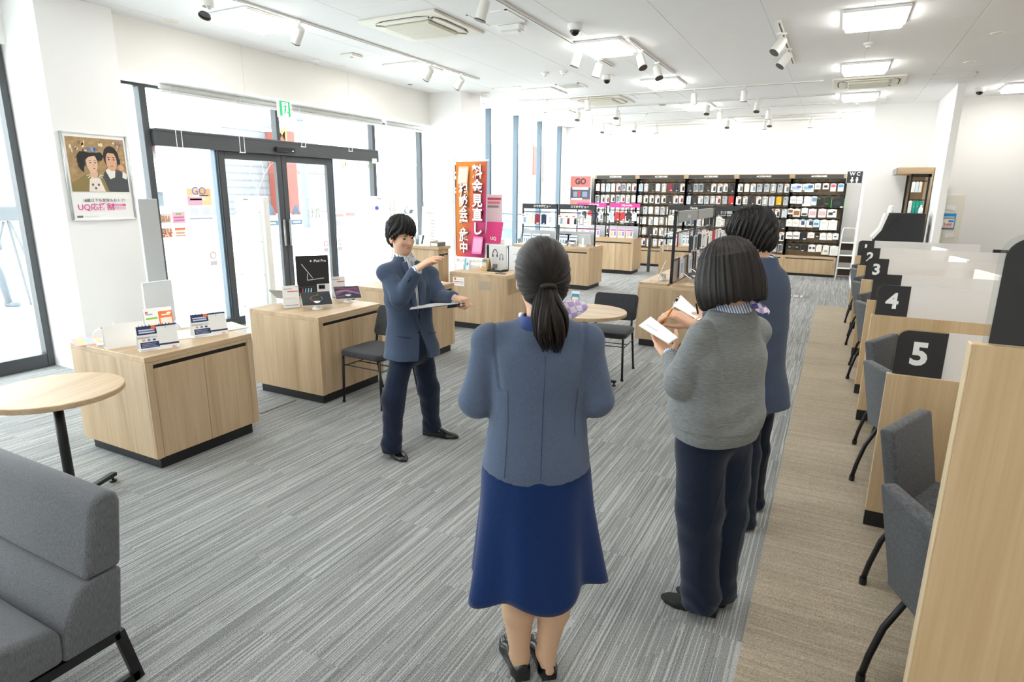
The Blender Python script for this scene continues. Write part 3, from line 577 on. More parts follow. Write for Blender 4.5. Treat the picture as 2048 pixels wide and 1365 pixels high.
# ================================================================== counters
def counter(label, cx, cy, D, Wd, h, rz=0, doors=2, kick=.085, top=None, name='counter', group=None, slot=True, cat='counter', left_notch=False):
    t = thing(name, label, cat, (cx, cy, 0), rz, group)
    x1 = D/2; w = Wd/2; th = .038
    CB(-x1+.03, x1-.035, -w+.04, w-.04, 0, kick, c=.003).build('toe_kick', BLACK, t)
    CB(-x1, x1-.02, -w, -w+.028, kick, h-th, c=.002).build('side_panel', OAK, t); CB(-x1, x1-.02, w-.028, w, kick, h-th, c=.002).build('side_panel', OAK, t)
    CB(-x1, -x1+.02, -w+.028, w-.028, kick, h-th, c=.002).build('back_panel', OAK, t)
    B(-x1+.02, x1-.03, -w+.028, w-.028, kick, kick+.02).build('bottom_board', OAKY, t)
    CB(-x1, x1, -w, w, h-th, h, c=.003).build('worktop', top or OAKY, t)
    # face frame, finger slot and doors
    CB(x1-.02, x1, -w, -w+.05, kick, h-th, c=.002).build('stile', OAK, t); CB(x1-.02, x1, w-.05, w, kick, h-th, c=.002).build('stile', OAK, t)
    CB(x1-.02, x1, -w+.05, w-.05, h-th-.02, h-th, c=.002).build('top_rail', OAKY, t)
    if slot: B(x1-.03, x1-.016, -w+.05, w-.05, h-th-.048, h-th-.02).build('finger_slot', BLACK, t)
    dw = (2*w-.1)/doors
    B(x1-.03, x1-.018, -w+.05, w-.05, kick, h-th-.02).build('door_recess', BLACK, t)
    for k in range(doors): CB(x1-.02, x1-.001, -w+.05+k*dw+.0012, -w+.05+(k+1)*dw-.0012, kick+.002, h-th-.048, c=.0015).build('door', OAK, t)
    return t
C1 = counter('oak display counter nearest the camera, holding desk calendars', -4.155, 2.615, .83, .81, .775)
C2 = counter('oak display counter carrying two tablets on stands', -4.155, 4.095, .83, .81, .775)
a_, b_ = at(588, 800), at(518, 827); v_ = (b_-a_)[:2]; tt = thing('cable_cover', 'flat grey floor cable cover between the two front counters', 'cable cover', (a_[0], a_[1], 0), atan2(v_[1], v_[0])); CB(0, np.linalg.norm(v_), -.03, .03, 0, .008, c=.003).build('cover', mat('cover_grey', '#8f8f8d', .7), tt)
C3 = counter('oak counter behind the man in the blue suit', -4.2, 5.48, .80, .78, .80)
C5 = counter('oak counter end facing the camera with the headphone display', -4.135, 7.26, .87, .64, .765, doors=1)
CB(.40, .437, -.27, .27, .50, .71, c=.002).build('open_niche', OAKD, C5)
C6 = counter('low oak counter behind the headphone display counter', -4.05, 8.15, .72, 1.1, .60)
t = thing('tall_cabinet', 'tall narrow oak cabinet with books on top', 'cabinet', (-4.93, 6.92, 0)); CB(-.28, .28, -.12, .13, .0, 1.06, c=.003).build('carcass', OAK, t); CB(-.3, .3, -.14, .15, 1.06, 1.1, c=.003).build('top_board', OAKX, t); B(.281, .283, -.1, .11, .98, 1.0).build('finger_slot', BLACK, t)
# ================================================================== round tables
def round_table(label, cx, cy, r, h, rz, arms=4):
    t = thing('round_table', label, 'table', (cx, cy, 0), rz)
    shade(MB().lathe([(.001, h-.032), (r-.004, h-.032), (r, h-.028), (r, h-.004), (r-.004, h), (.001, h)], 64).build('table_top', OAKX, t))
    MB().cyl((0, 0, .05), (0, 0, h-.03), .026, n=20).build('pole', BLKM, t, smooth=True)
    CB(-.12, .12, -.12, .12, h-.045, h-.032, c=.004).build('mounting_plate', BLKM, t)
    for k in range(arms):
        a = k*pi/2; m_ = MB().cbox(.0, .33, -.02, .02, .035, .06, c=.004); o = m_.build('foot_arm', BLKM, t, rot=(0, 0, a))
        MB().lathe([(.02, .0), (.022, .006), (.022, .012), (.008, .014), (.008, .045)], 12, c=(.31, 0, 0)).build('glide', BLKM, o)
round_table('round oak cafe table beside the grey lounge chair', -3.75, 1.70, .335, .715, radians(112), 3)
round_table('round oak cafe table behind the woman with the ponytail', -2.03, 5.44, .39, .715, radians(3))
# ================================================================== dining chairs
CHF = weave('charcoal_tweed', '#26272a', '#4a4b4e'); CHF2 = weave('grey_tweed', '#36373a', '#66686b', sc=(700, 700, 700), streak=(60, 60, 420)); LNG = weave('lounge_tweed', '#3a3b3e', '#808286', sc=(900, 900, 900), streak=(500, 500, 40), mixk=.35)
def rprism(w, d, r, n=5): return [(a, b) for a, b in MB().rpoly(0, 0, w, d, r, n)]
def cafe_chair(label, cx, cy, rz):
    t = thing('cafe_chair', label, 'chair', (cx, cy, 0), rz, group='black-legged cafe chairs')      # local front is -y
    soft(MB().prism([(a, b, .425) for a, b in rprism(.47, .45, .07)], (0, 0, .055)).build('seat', CHF, t), .02)
    ba = []
    for a, b in rprism(.46, .26, .04): ba.append((a, .215+.09*(b+.13)/.26-.02*(1-(a/.23)**2), .665+b))
    nn = MB().prism(ba, (0, .035, -.006)); soft(nn.build('backrest', CHF, t), .012)
    for s in (-1, 1):
        x = s*.205
        MB().tube([(x, -.195, .425), (x*1.06, -.2, 0)], .0115, 10).build('leg', BLKM, t, smooth=True)
        MB().tube([(x*.93, .24, .62), (x*.93, .215, .46), (x, .21, .42), (x*1.06, .30, 0)], .0115, 10).build('leg', BLKM, t, smooth=True)
        for y_ in (-.2, .3): MB().cyl((x*1.06, y_, 0), (x*1.06, y_, .022), .0145, n=10).build('foot_cap', BLACK, t)
        MB().tube([(x*1.02, -.197, .33), (x*1.02, .23, .33)], .005, 6).build('stretcher', BLKM, t)
    MB().tube([(-.21, -.197, .345), (.21, -.197, .345)], .005, 6).build('stretcher', BLKM, t); MB().tube([(-.21, .0, .33), (.21, .0, .33)], .005, 6).build('stretcher', BLKM, t)
cafe_chair('charcoal cafe chair beside the tablet counter, behind the man in the suit', -3.43, 4.04, radians(-2)); cafe_chair('charcoal cafe chair at the round table behind the ponytail woman', -1.93, 5.83, radians(4))
cafe_chair('charcoal cafe chair on the near side of the rear round table', -1.93, 4.86, radians(180))
# ================================================================== lounge chair
t = thing('lounge_chair', 'grey tweed lounge chair on a black sled frame in the foreground', 'lounge chair', (-2.52, .75, 0))
hw = .40
def prof(pts): return [(hw, y-.75, z) for y, z in pts]
def lcush(nm, pts, bev, parent=t, m=LNG): return soft(MB().prism(prof(pts), (-2*hw, 0, 0)).build(nm, m, parent), bev, 4)
lcush('upper_back_cushion', [(1.108, .735), (1.10, .765), (1.078, .785), (1.035, .78), (1.005, .755), (.978, .62), (.952, .495), (1.078, .495)], .022)
lcush('lower_back_cushion', [(1.078, .492), (.955, .492), (.925, .47), (.885, .40), (.86, .335), (.852, .245), (1.045, .245)], .018)
lcush('seat_cushion', [(.858, .25), (.862, .36), (.83, .395), (.60, .43), (.37, .435), (.32, .40), (.31, .30), (.34, .25)], .025)
for s in (0, 1):
    xx = hw-.035-s*(2*hw-.07); fr = MB()
    for (a, b) in (((1.04, .235), (1.085, .0)), ((1.085, .018), (.28, .018)), ((.28, .0), (.36, .235)), ((.36, .225), (1.04, .225))):
        d = np.array(b)-np.array(a); d = d/np.linalg.norm(d); nn = np.array([-d[1], d[0]])*.018
        pts = [np.array(a)+nn, np.array(b)+nn, np.array(b)-nn, np.array(a)-nn]; fr.prism([(xx, p[0]-.75, max(0, p[1])) for p in pts], (.022, 0, 0))
    fr.build('sled_frame', BLKM, t)
CB(-hw+.04, hw-.04, .24, .27, .205, .24, c=.003).build('cross_bar', BLKM, t); CB(-hw+.04, hw-.04, -.38, -.35, .205, .24, c=.003).build('cross_bar', BLKM, t)
# ================================================================== numbered desks
PY = [(11.25, '1'), (9.65, '2'), (7.98, '3'), (6.37, ''), (5.57, '4'), (3.69, '5')]
def plate(par, x0, x1, z0, z1, y, r, m, nm, th=.008):
    pts = [(x0, z0), (x1, z0), (x1, z1)]+[(x0+r-r*sin(a), z1-r+r*cos(a)) for a in np.linspace(0, pi/2, 7)]
    return MB().prism([(a, y, b) for a, b in pts], (0, th, 0)).build(nm, m, par)
for y, n_ in PY:
    t = thing('desk_partition', ('oak desk partition with black number %s plate and frosted screen' % n_) if n_ else 'oak desk partition with blank black plate just behind number 4', 'partition', (0, y, 0), group='numbered desk partitions')
    CB(.335, 2.0, 0, .035, .0, .89, c=.002).build('panel', OAKP, t); B(.334, 2.001, -.0015, .0365, 0, .09).build('toe_kick', BLACK, t)
    CB(.3335, .3365, .001, .034, .09, .889, c=.001).build('edge_band', mat('edge_band', '#d9c3a0', .5), t)
    plate(t, .345, .575, .89, 1.135, .010, .06, ACRYL, 'acrylic_sheet', .005); plate(t, .357, .573, .892, 1.13, .006, .05, DARKP, 'number_plate', .004)
    B(.575, 1.93, .012, .018, .89, 1.135).build('frosted_screen', FROST, t)
    if n_: text(n_, .165, WINK, t, (.462, .0045, 1.005), name='number', bold=.006)
    # desk between this partition and the next
for k, (y0, y1) in enumerate(((9.69, 11.25), (8.02, 9.65), (6.41, 7.98), (3.73, 5.57), (1.93, 3.69))):
    t = thing('service_desk', 'oak service desk in the %s booth of the numbered row' % ('farthest', 'second farthest', 'middle', 'second nearest', 'nearest')[k], 'desk', (1.25, (y0+y1)/2, 0), group='service desks'); h_ = (y1-y0)/2-.005
    CB(-.45, .5, -h_, h_, .69, .72, c=.003).build('desk_top', OAKY, t); CB(-.1, -.07, -h_, h_, 0, .69, c=.002).build('modesty_panel', OAKP, t)
    m_ = thing('monitor', 'white monitor on the desk of the %s booth' % ('farthest', 'second farthest', 'middle', 'second nearest', 'nearest')[k], 'monitor', (1.35, (y0+y1)/2+.1, .72), radians(12)); CB(-.12, .12, -.1, .1, 0, .012, c=.004).build('base', PLWW, m_); CB(-.02, .02, -.03, .03, .012, .15, c=.004).build('stand', PLWW, m_); CB(-.02, .02, -.26, .26, .08, .39, c=.008).build('screen_shell', PLWW, m_); B(.02, .022, -.245, .245, .095, .375).build('screen', SCREEN, m_)
t = thing('tall_partition', 'tall oak partition with big rounded black plate at the right edge', 'partition', (0, 1.88, 0)); CB(.345, 2.0, 0, .04, 0, 1.44, c=.002).build('panel', OAKP, t); CB(.339, .346, 0, .04, .0, 1.44, c=.002).build('edge_band', mat('edge_band', '#d9c3a0', .5), t)
B(.338, 2.001, -.0015, .0415, 0, .09).build('toe_kick', BLACK, t); plate(t, .367, 1.0, 1.44, 1.72, .022, .06, ACRYL, 'acrylic_sheet', .005); plate(t, .379, .99, 1.442, 1.708, .017, .05, DARKP, 'blank_plate', .004)
# upholstered visitor chairs, two to a booth, turned a little to each other
def visitor_chair(label, fx_, fy_, ang, mirror):
    """fx_, fy_: the visible rear foot; ang: facing direction"""
    F = np.array([cos(ang), sin(ang)]); Rr = np.array([-F[1], F[0]])*(1 if mirror else -1)      # towards the visible side
    c = np.array([fx_, fy_])+F*.27-Rr*.17
    t = thing('visitor_chair', label, 'chair', (c[0], c[1], 0), ang, group='grey tweed visitor chairs')
    soft(MB().cbox(-.2, .27, -.23, .23, .39, .46, c=.004).build('seat', CHF2, t), .02)
    # reclined back
    prof_ = [(-.14, .38), (-.20, .40), (-.285, .80), (-.225, .805)]
    soft(MB().prism([(x, -.23, z) for x, z in prof_], (0, .46, 0)).build('backrest', CHF2, t), .014)
    for s in (-1, 1):
        MB().tube([(-.12, s*.14, .395), (-.17, s*.15, .37), (-.225, s*.16, .25), (-.255, s*.168, .12), (-.27, s*.17, .03)], .0125, 10).build('leg', BLKM, t, smooth=True); MB().cyl((-.27, s*.17, 0), (-.269, s*.17, .035), .0165, n=10).build('foot_cap', BLACK, t)
        MB().tube([(.2, s*.18, .395), (.24, s*.2, .25), (.25, s*.205, .03)], .0125, 10).build('leg', BLKM, t, smooth=True); MB().cyl((.25, s*.205, 0), (.25, s*.205, .035), .0165, n=10).build('foot_cap', BLACK, t)
    MB().tube([(-.12, -.14, .385), (-.12, .14, .385)], .012, 8).build('cross_tube', BLKM, t)
for k, (ya, yb_) in enumerate(((3.06, 2.36), (4.97, 4.28), (7.45, 6.85), (9.07, 8.5), (10.69, 10.06))):
    bn = ('in the nearest booth', 'in the second nearest booth', 'in the middle booth', 'in the second farthest booth', 'in the farthest booth')[k]
    visitor_chair('farther of the two grey visitor chairs '+bn, .313, ya, radians(-24), False); visitor_chair('nearer of the two grey visitor chairs '+bn, .285, yb_, radians(23), True)
# ================================================================== accessory packs
BOXM = {k: mat('pack_'+k, c_, .5) for k, c_ in dict(white='#f3f2ee', cream='#e9e3d4', grey='#8f959b', silver='#c3c8cc', red='#c6303a', navy='#25334f', yellow='#e8b71c', black='#232325', blue='#3a86c8', pale='#dfe7ee', pink='#f0c9d2', maroon='#8d2136', brown='#9a7a5a', green='#3fae49', lblue='#a8c8e8', teal='#14a38b').items()}
PCACHE = {}
def pmesh_(key, mk, m):
    if key not in PCACHE:
        o = mk().build('tmp', m); PCACHE[key] = o.data; bpy.data.objects.remove(o)
    return PCACHE[key]
def pack(loc, w, h, d, col, prints, label, cat='accessory pack', group=None, rz=0, parent=None, tab=True, name='accessory_pack'):
    """hangs from its top; local front is -y; prints: (x0,x1,z0,z1,colour) in fractions"""
    me = pmesh_((col, w, h, d), lambda: MB().cbox(-w/2, w/2, 0, d, -h, 0, c=.002), BOXM[col])
    o = link(me, name, parent, loc, (0, 0, rz)); tag(o, label, None if parent else cat, group)
    if tab:
        tm = pmesh_(('tab', col, w), lambda: MB().prism([(-w*.3, d*.5, 0), (w*.3, d*.5, 0), (w*.12, d*.5, .012), (-w*.12, d*.5, .012)], (0, .0015, 0)), BOXM[col]); link(tm, 'hang_tab', o)
    for i, (a, b, c_, e, cl) in enumerate(prints):
        pm_ = pmesh_((w, h, a, b, c_, e, cl, i), lambda: MB().box(-w/2+a*w, -w/2+b*w, -.001-.0004*i, .0005, -h+c_*h, -h+e*h), ink(cl)); link(pm_, 'print', o)
    return o
def style(k):
    ph = random.choice(['#2e3238', '#3a3f46', '#6f7880', '#262a30', '#7d2338', '#8aa4b8'])
    S = {0: ('white', [(.08, .62, .82, .93, '#ea6a2c'), (.45, .92, .12, .72, ph), (.52, .66, .58, .68, '#b9bec4'), (.08, .38, .2, .26, '#b8bcc2')], 'white phone-case pack with an orange top mark'),
         1: ('silver', [(.12, .88, .05, .92, random.choice(['#7f8890', '#5e666e', '#a9b2b9'])), (.2, .45, .7, .86, '#3b4046'), (.5, .85, .1, .2, '#e8e8e4')], 'clear grey phone-case pack'),
         2: ('white', [(.12, .88, .08, .9, '#3a3d42'), (.2, .8, .13, .85, '#e6e8e8'), (.24, .42, .7, .82, '#8c939a')], 'white pack with a black-framed clear case'),
         3: (random.choice(['red', 'navy', 'cream', 'maroon', 'yellow']), [(.55, .9, .08, .2, '#f2efe8')], 'plain coloured wallet-case pack'),
         4: ('black', [(.2, .8, .2, .8, '#3c3f44'), (.55, .9, .06, .16, '#e6e3dc')], 'black phone-case pack'),
         5: ('pale', [(.2, .85, .1, .85, random.choice(['#9fc3de', '#d6dde4', '#b7c3cd'])), (.1, .6, .88, .96, '#5d84c4')], 'pale blue phone-case pack'),
         6: ('white', [(.15, .85, .12, .55, '#e7e2d8'), (.2, .8, .7, .76, '#c4bfb4')], 'plain white accessory pack')}[k]
    return S
BAYS = [(-5.80, -4.65, 'leftmost'), (-4.65, -3.415, 'second'), (-3.415, -2.23, 'middle'), (-2.23, -1.015, 'fourth'), (-1.015, .09, 'rightmost')]
ROWS = [2.10, 1.81, 1.53, 1.27, 1.0, .72]
YF = 15.86; HOOKS = {}
def hookat(t, x, z, ox):
    hm = pmesh_('hook', lambda: MB().tube([(0, 0, 0), (0, -.2, 0), (0, -.225, .012)], .0025, 4), STEEL); link(hm, 'hook', t, (x-ox, .37, z))
    pm_ = pmesh_('holder', lambda: MB().cbox(-.03, .03, -.004, 0, -.014, .016, c=.002), CHAR); link(pm_, 'price_holder', t, (x-ox, .135, z+.035))
for bi, (x0, x1, nm) in enumerate(BAYS):
    cx = (x0+x1)/2; w = (x1-x0)/2
    t = thing('wall_display', '%s of five oak wall display bays headed ACCESSORIES' % nm, 'display shelf', (cx, 15.73, 0), group='accessories wall display')
    CB(-w, w, .02, .41, 0, .06, c=.002).build('toe_kick', BLACK, t); CB(-w, w, .0, .41, .06, .45, c=.003).build('base_cabinet', OAKX, t)
    B(-w+.05, w-.05, -.002, .01, .385, .408).build('finger_slot', BLACK, t); CB(-w+.05, w-.05, -.006, .008, .075, .383, c=.002).build('drawer_front', OAK, t)
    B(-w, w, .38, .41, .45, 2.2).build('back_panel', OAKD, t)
    for s in (-1, 1): CB(s*w-.022, s*w+.022, .14, .40, .45, 2.2, c=.003).build('upright', BLKM, t)
    CB(-w, w, .1, .41, 2.2, 2.3, c=.003).build('header', OAKX, t); CB(-w+.06, w-.06, .085, .1, 2.205, 2.285, c=.002).build('sign_board', CHAR, t)
    text('ACCESSORIES', .052, WINK, t, (0, .083, 2.246), name='sign_lettering', bold=.0022)
    for z in ROWS: B(-w+.02, w-.02, .355, .385, z+.005, z+.028).build('rail', BLKM, t)
    if bi < 4:
        for ri, z in enumerate(ROWS):
            n_ = 8; k0 = random.random()
            xs_ = np.linspace(x0+.09, x1-.09, n_)
            for k, x in enumerate(xs_):
                kk = random.choices(range(7), [9, 3, 3, 1.2, 1.5, 1.6, 1.2] if bi < 2 else ([5, 4, 2, 1.5, 2, 1, 1]))[0]
                col, pr, dsc = style(kk); wd = random.choice([.1, .106, .112]); hh = random.choice([.175, .185, .195])
                pack((x+random.uniform(-.01, .01), YF+random.uniform(0, .03), z-.03), wd, hh, .018, col, pr, '%s, %s in %s row of the %s bay' % (dsc, ORD[k], ORD[ri], nm), group='packs on the accessories wall')
                hookat(t, x, z, cx)
    else:
        U = lambda a, b_: ony(1430+a*.16848, 330+b_*.16848, YF)
        phone = [(.2, .8, .15, .6, '#4a4d55')]
        L5 = [[(905, 228, 1027, 322, 'white', [(.1, .8, .3, .7, '#a9c4e4'), (.55, .9, .5, .8, '#6d7fc0'), (0, .2, .05, .2, '#333333')]), (1045, 228, 1168, 322, 'white', [(.1, .75, .3, .7, '#8fc0e2'), (.5, .9, .5, .85, '#3f6fa8'), (0, .2, .05, .2, '#333333')]), (1190, 222, 1250, 292, 'white', [(.2, .8, .3, .7, '#b9bec2')]), (1285, 222, 1347, 292, 'white', [(.2, .8, .3, .7, '#2f2a28')]), (1377, 225, 1430, 316, 'white', [(.1, .9, .55, .9, '#e8607c')]), (1465, 225, 1522, 316, 'white', [(.1, .9, .55, .9, '#5aa9d6')])],
              [(897, 375, 965, 460, 'white', [(.2, .8, .3, .7, '#d2d4d6')]), (968, 378, 1052, 464, 'white', [(.1, .9, .4, .6, '#d9dcde')]), (1045, 378, 1135, 492, 'white', [(.2, .8, .3, .6, '#dbe3e6')]), (1143, 378, 1205, 482, 'pale', [(.2, .9, .45, .9, '#7d95a8')]), (1210, 392, 1285, 488, 'black', [(.1, .5, .85, .95, '#43b04a')]), (1305, 392, 1380, 488, 'black', [(.1, .5, .2, .3, '#43b04a')]), (1385, 398, 1530, 515, 'black', [(.0, .05, 0, 1, '#43c04a'), (.95, 1, 0, 1, '#43c04a'), (.2, .7, .3, .7, '#2c3a44'), (.7, .9, .04, .18, '#efe6da')])],
              [(868, 520, 925, 588, 'white', [(.1, .9, .3, .8, '#8a6048')]), (932, 525, 1005, 618, 'white', [(.1, .9, .2, .8, '#a8713e')]), (1030, 515, 1095, 606, 'white', [(.1, .9, .1, .35, '#4c4a52')]), (1117, 525, 1195, 627, 'white', [(.1, .9, .25, .75, '#e9b9c4')]), (1232, 525, 1313, 627, 'white', [(.1, .9, .25, .75, '#e9b9c4')]), (1336, 530, 1437, 627, 'white', [(.15, .6, .3, .65, '#3d3d46'), (.6, .85, .6, .8, '#55555e')])],
              [(849, 648, 912, 733, 'white', [(.2, .7, .4, .7, '#e4e4e2')]), (925, 648, 990, 737, 'white', [(.2, .7, .4, .7, '#e8d6c0')]), (1005, 650, 1072, 742, 'white', [(.3, .8, .3, .8, '#47536b'), (0, 1, .9, 1, '#4aa3dc')]), (1090, 650, 1160, 745, 'white', [(.4, .85, .3, .8, '#4b4668'), (0, 1, .9, 1, '#4aa3dc')]), (1160, 653, 1242, 742, 'pale', [(.2, .8, .3, .6, '#4b9cb8'), (.9, 1, 0, 1, '#3a9bdc')]), (1250, 655, 1333, 776, 'white', [(.2, .8, .7, .76, '#e0c8a8')]), (1352, 658, 1440, 776, 'white', [(.2, .8, .7, .76, '#e8c8b8')])],
              [(845, 797, 922, 880, 'white', [(.15, .85, .35, .5, '#44474e')]), (922, 797, 1002, 882, 'white', [(.15, .85, .35, .5, '#44474e')]), (1008, 805, 1085, 895, 'black', [(.5, .9, .1, .25, '#e8e4dc')]), (1102, 805, 1175, 872, 'white', [(.2, .8, .3, .6, '#e2d2cc')]), (1192, 808, 1236, 868, 'black', [(.2, .8, .2, .4, '#dcd8d0')]), (1248, 812, 1322, 895, 'white', [(.2, .8, .4, .6, '#e6e0da')]), (1325, 814, 1390, 895, 'white', [(.2, .8, .4, .6, '#f0e0d4')]), (1393, 816, 1462, 890, 'white', [(.3, .7, .4, .6, '#4a5a88')])],
              [(850, 945, 918, 1003, 'black', [(.3, .7, .4, .6, '#a8a4a0')]), (935, 945, 1007, 1010, 'black', [(.3, .7, .4, .6, '#a8a4a0')]), (1025, 948, 1096, 1030, 'black', [(.1, .45, .05, .2, '#efd9c4')]), (1112, 950, 1192, 1035, 'white', [(.1, .4, .4, .75, '#55505c'), (.55, .85, .4, .75, '#55505c')]), (1192, 952, 1275, 1036, 'white', [(0, .2, .85, 1, '#e84a5c')]), (1270, 958, 1357, 1070, 'white', [(.3, .7, .3, .5, '#b8b060')]), (1357, 965, 1456, 1080, 'white', [(.25, .75, .3, .7, '#e9e9ec')])]]
        for ri, row in enumerate(L5):
            for k, (a, b_, c_, d_, col, pr) in enumerate(row):
                p = U(a, b_); q = U(c_, d_); ww = round(q[0]-p[0], 3); hh = round(p[2]-q[2], 3)
                pack(((p[0]+q[0])/2, YF, p[2]), ww, hh, .02, col, pr, '%s accessory pack, %s in %s row of the rightmost bay' % (dict(white='white', black='black', pale='pale blue')[col], ORD[k], ORD[ri]), group='packs on the accessories wall')
                hookat(t, (p[0]+q[0])/2, p[2]+.03, cx)
# ================================================================== display islands
PINK = mat('brand_pink', '#e83a94', .5); BOARDG = mat('grey_backboard', '#c3c6cb', .5); SIGNB = mat('sign_black', '#2b2d30', .35)
def tablet(loc, rz, tilt, w, h, label, scr='dark', stand='cyl', back=False, th=.008):
    t = thing('tablet', label, 'tablet', loc, rz)      # local front (screen) faces -y, leaning back
    m_ = Matrix.Rotation(-radians(tilt), 4, 'X')
    b_ = CB(-w/2, w/2, -.0, th, 0, h, c=.003).build('shell', SILVER if back else mat('tablet_edge', '#d9dadc', .3, metal=.6), t); s_ = B(-w/2+.003, w/2-.003, -.0012, 0, .003, h-.003).build('screen', SCREEN, t)
    zz = .045
    for o in (b_, s_): o.rotation_euler = (-radians(tilt), 0, 0); o.location = (0, -.02, zz)
    if stand == 'cyl':
        MB().lathe([(.045, 0), (.045, .01), (.03, .015), (.028, .05), (.03, zz+.03)], 20, c=(0, .035, 0)).build('stand', PLWW, t, smooth=True)
    else: CB(-.05, .05, .0, .1, 0, .012, c=.004).build('stand_base', PLWW, t); CB(-.02, .02, .04, .07, .01, .16, c=.004).build('stand', PLWW, t)
    return t, s_
def card(label, loc, rz, w, h, base, prints=(), lean=10, name='price_card', cat='price card', txt=(), depth=.05):
    """A-frame or acrylic-held card; front is -y"""
    t = thing(name, label, cat, loc, rz); a = radians(lean)
    f = CB(-w/2, w/2, -.002, .002, 0, h, c=.0008).build('card', ink(base), t, rot=(-a, 0, 0)); f.location = (0, -.0, .003)
    for i, (x0, x1, z0, z1, c_) in enumerate(prints): B(-w/2+x0*w, -w/2+x1*w, -.0028-.0004*i, -.002, z0*h, z1*h).build('print', ink(c_), f)
    for body, s_, c_, fx_, fz_ in txt: text(body, s_, ink(c_), f, (-w/2+fx_*w, -.005, fz_*h), name='lettering', bold=.0005)
    if depth:
        MB().prism([(-w/2, 0, 0), (w/2, 0, 0), (w/2, depth, 0), (-w/2, depth, 0)], (0, 0, .003)).build('foot', ACRYL if depth < .06 else ink(base), t)
        bk = B(-w/2, w/2, depth-.002, depth, 0, h*.98).build('back_leaf', ACRYL if depth < .06 else ink(base), t)
        if depth >= .06: bk.rotation_euler = (0, 0, 0); bk.data.clear_geometry(); MBX = MB().prism([(-w/2, depth-.002, 0), (w/2, depth-.002, 0), (w/2, sin(a)*h, cos(a)*h), (-w/2, sin(a)*h, cos(a)*h)], (0, .002, 0)); bk.data.from_pydata(MBX.v, [], MBX.f); bk.data.materials.append(ink(base)) if not bk.data.materials else None
    return t
def island(label, x0, x1, y0, y1, h, signs, yf, items=True, tagn=''):
    c = counter(label, (x0+x1)/2, (y0+y1)/2, y1-y0, x1-x0, h-.03, rz=-pi/2, doors=4, name='display_island')
    D = y1-y0; Wd = x1-x0
    for s in (-1, 1): CB(s*.02 if s > 0 else -D/2+.01, D/2-.01 if s > 0 else -.02, -Wd/2+.01, Wd/2-.01, h-.03, h, c=.003).build('display_board', OAKY, c)
    return c
def sign_frame(label, x0, x1, y, z0, z1, sg, signm, txt, par=None, side=-1):
    t = thing('sign_stand', label, 'sign stand', ((x0+x1)/2, y, z0), group='island display frames'); w = (x1-x0)/2; h = z1-z0
    for s in (-1, 1): CB(s*w-.012, s*w+.012, -.012, .012, 0, h, c=.002).build('post', BLKM, t)
    CB(-w, w, -.03, -.012, h-.095, h, c=.003).build('sign_board', signm, t); text(txt, .055, WINK, t, (w*.15, -.032, h-.047), name='sign_lettering', bold=.0015)
    for z in (h-.16, h*.42): CB(-w, w, -.008, .008, z-.008, z+.008, c=.002).build('cross_bar', BLKM, t)
    B(-w+.012, w-.012, -.004, .004, .01, h*.34).build('backboard', BOARDG, t)
    return t
island('oak display island with two Japanese black signs by the rear windows', -5.72, -4.08, 11.0, 11.76, .815, 2, 11.38)
island('oak display island with pink signs near the back wall', -5.66, -4.05, 13.77, 14.44, .82, 2, 14.1)
island('oak display island with the dark Xperia sign', -3.10, -1.10, 12.4, 13.06, .815, 2, 12.73)
FR = [(-5.68, -4.92, 11.38, SIGNB, 'スマホデビュー', 'black-signed frame on the left half of the window island', .815), (-4.88, -4.12, 11.38, SIGNB, 'スマホデビュー', 'black-signed frame on the right half of the window island', .815),
      (-5.57, -4.84, 14.1, PINK, 'UQ mobile', 'pink-signed frame, left of the pair by the back wall', .82), (-4.76, -4.03, 14.1, PINK, 'UQ mobile', 'pink-signed frame, right of the pair by the back wall', .82),
      (-3.05, -2.17, 12.73, SIGNB, 'Xperia', 'dark frame signed Xperia', .815), (-2.12, -1.12, 12.73, SIGNB, 'おススメ', 'dark frame signed in Japanese behind the suited man', .815)]
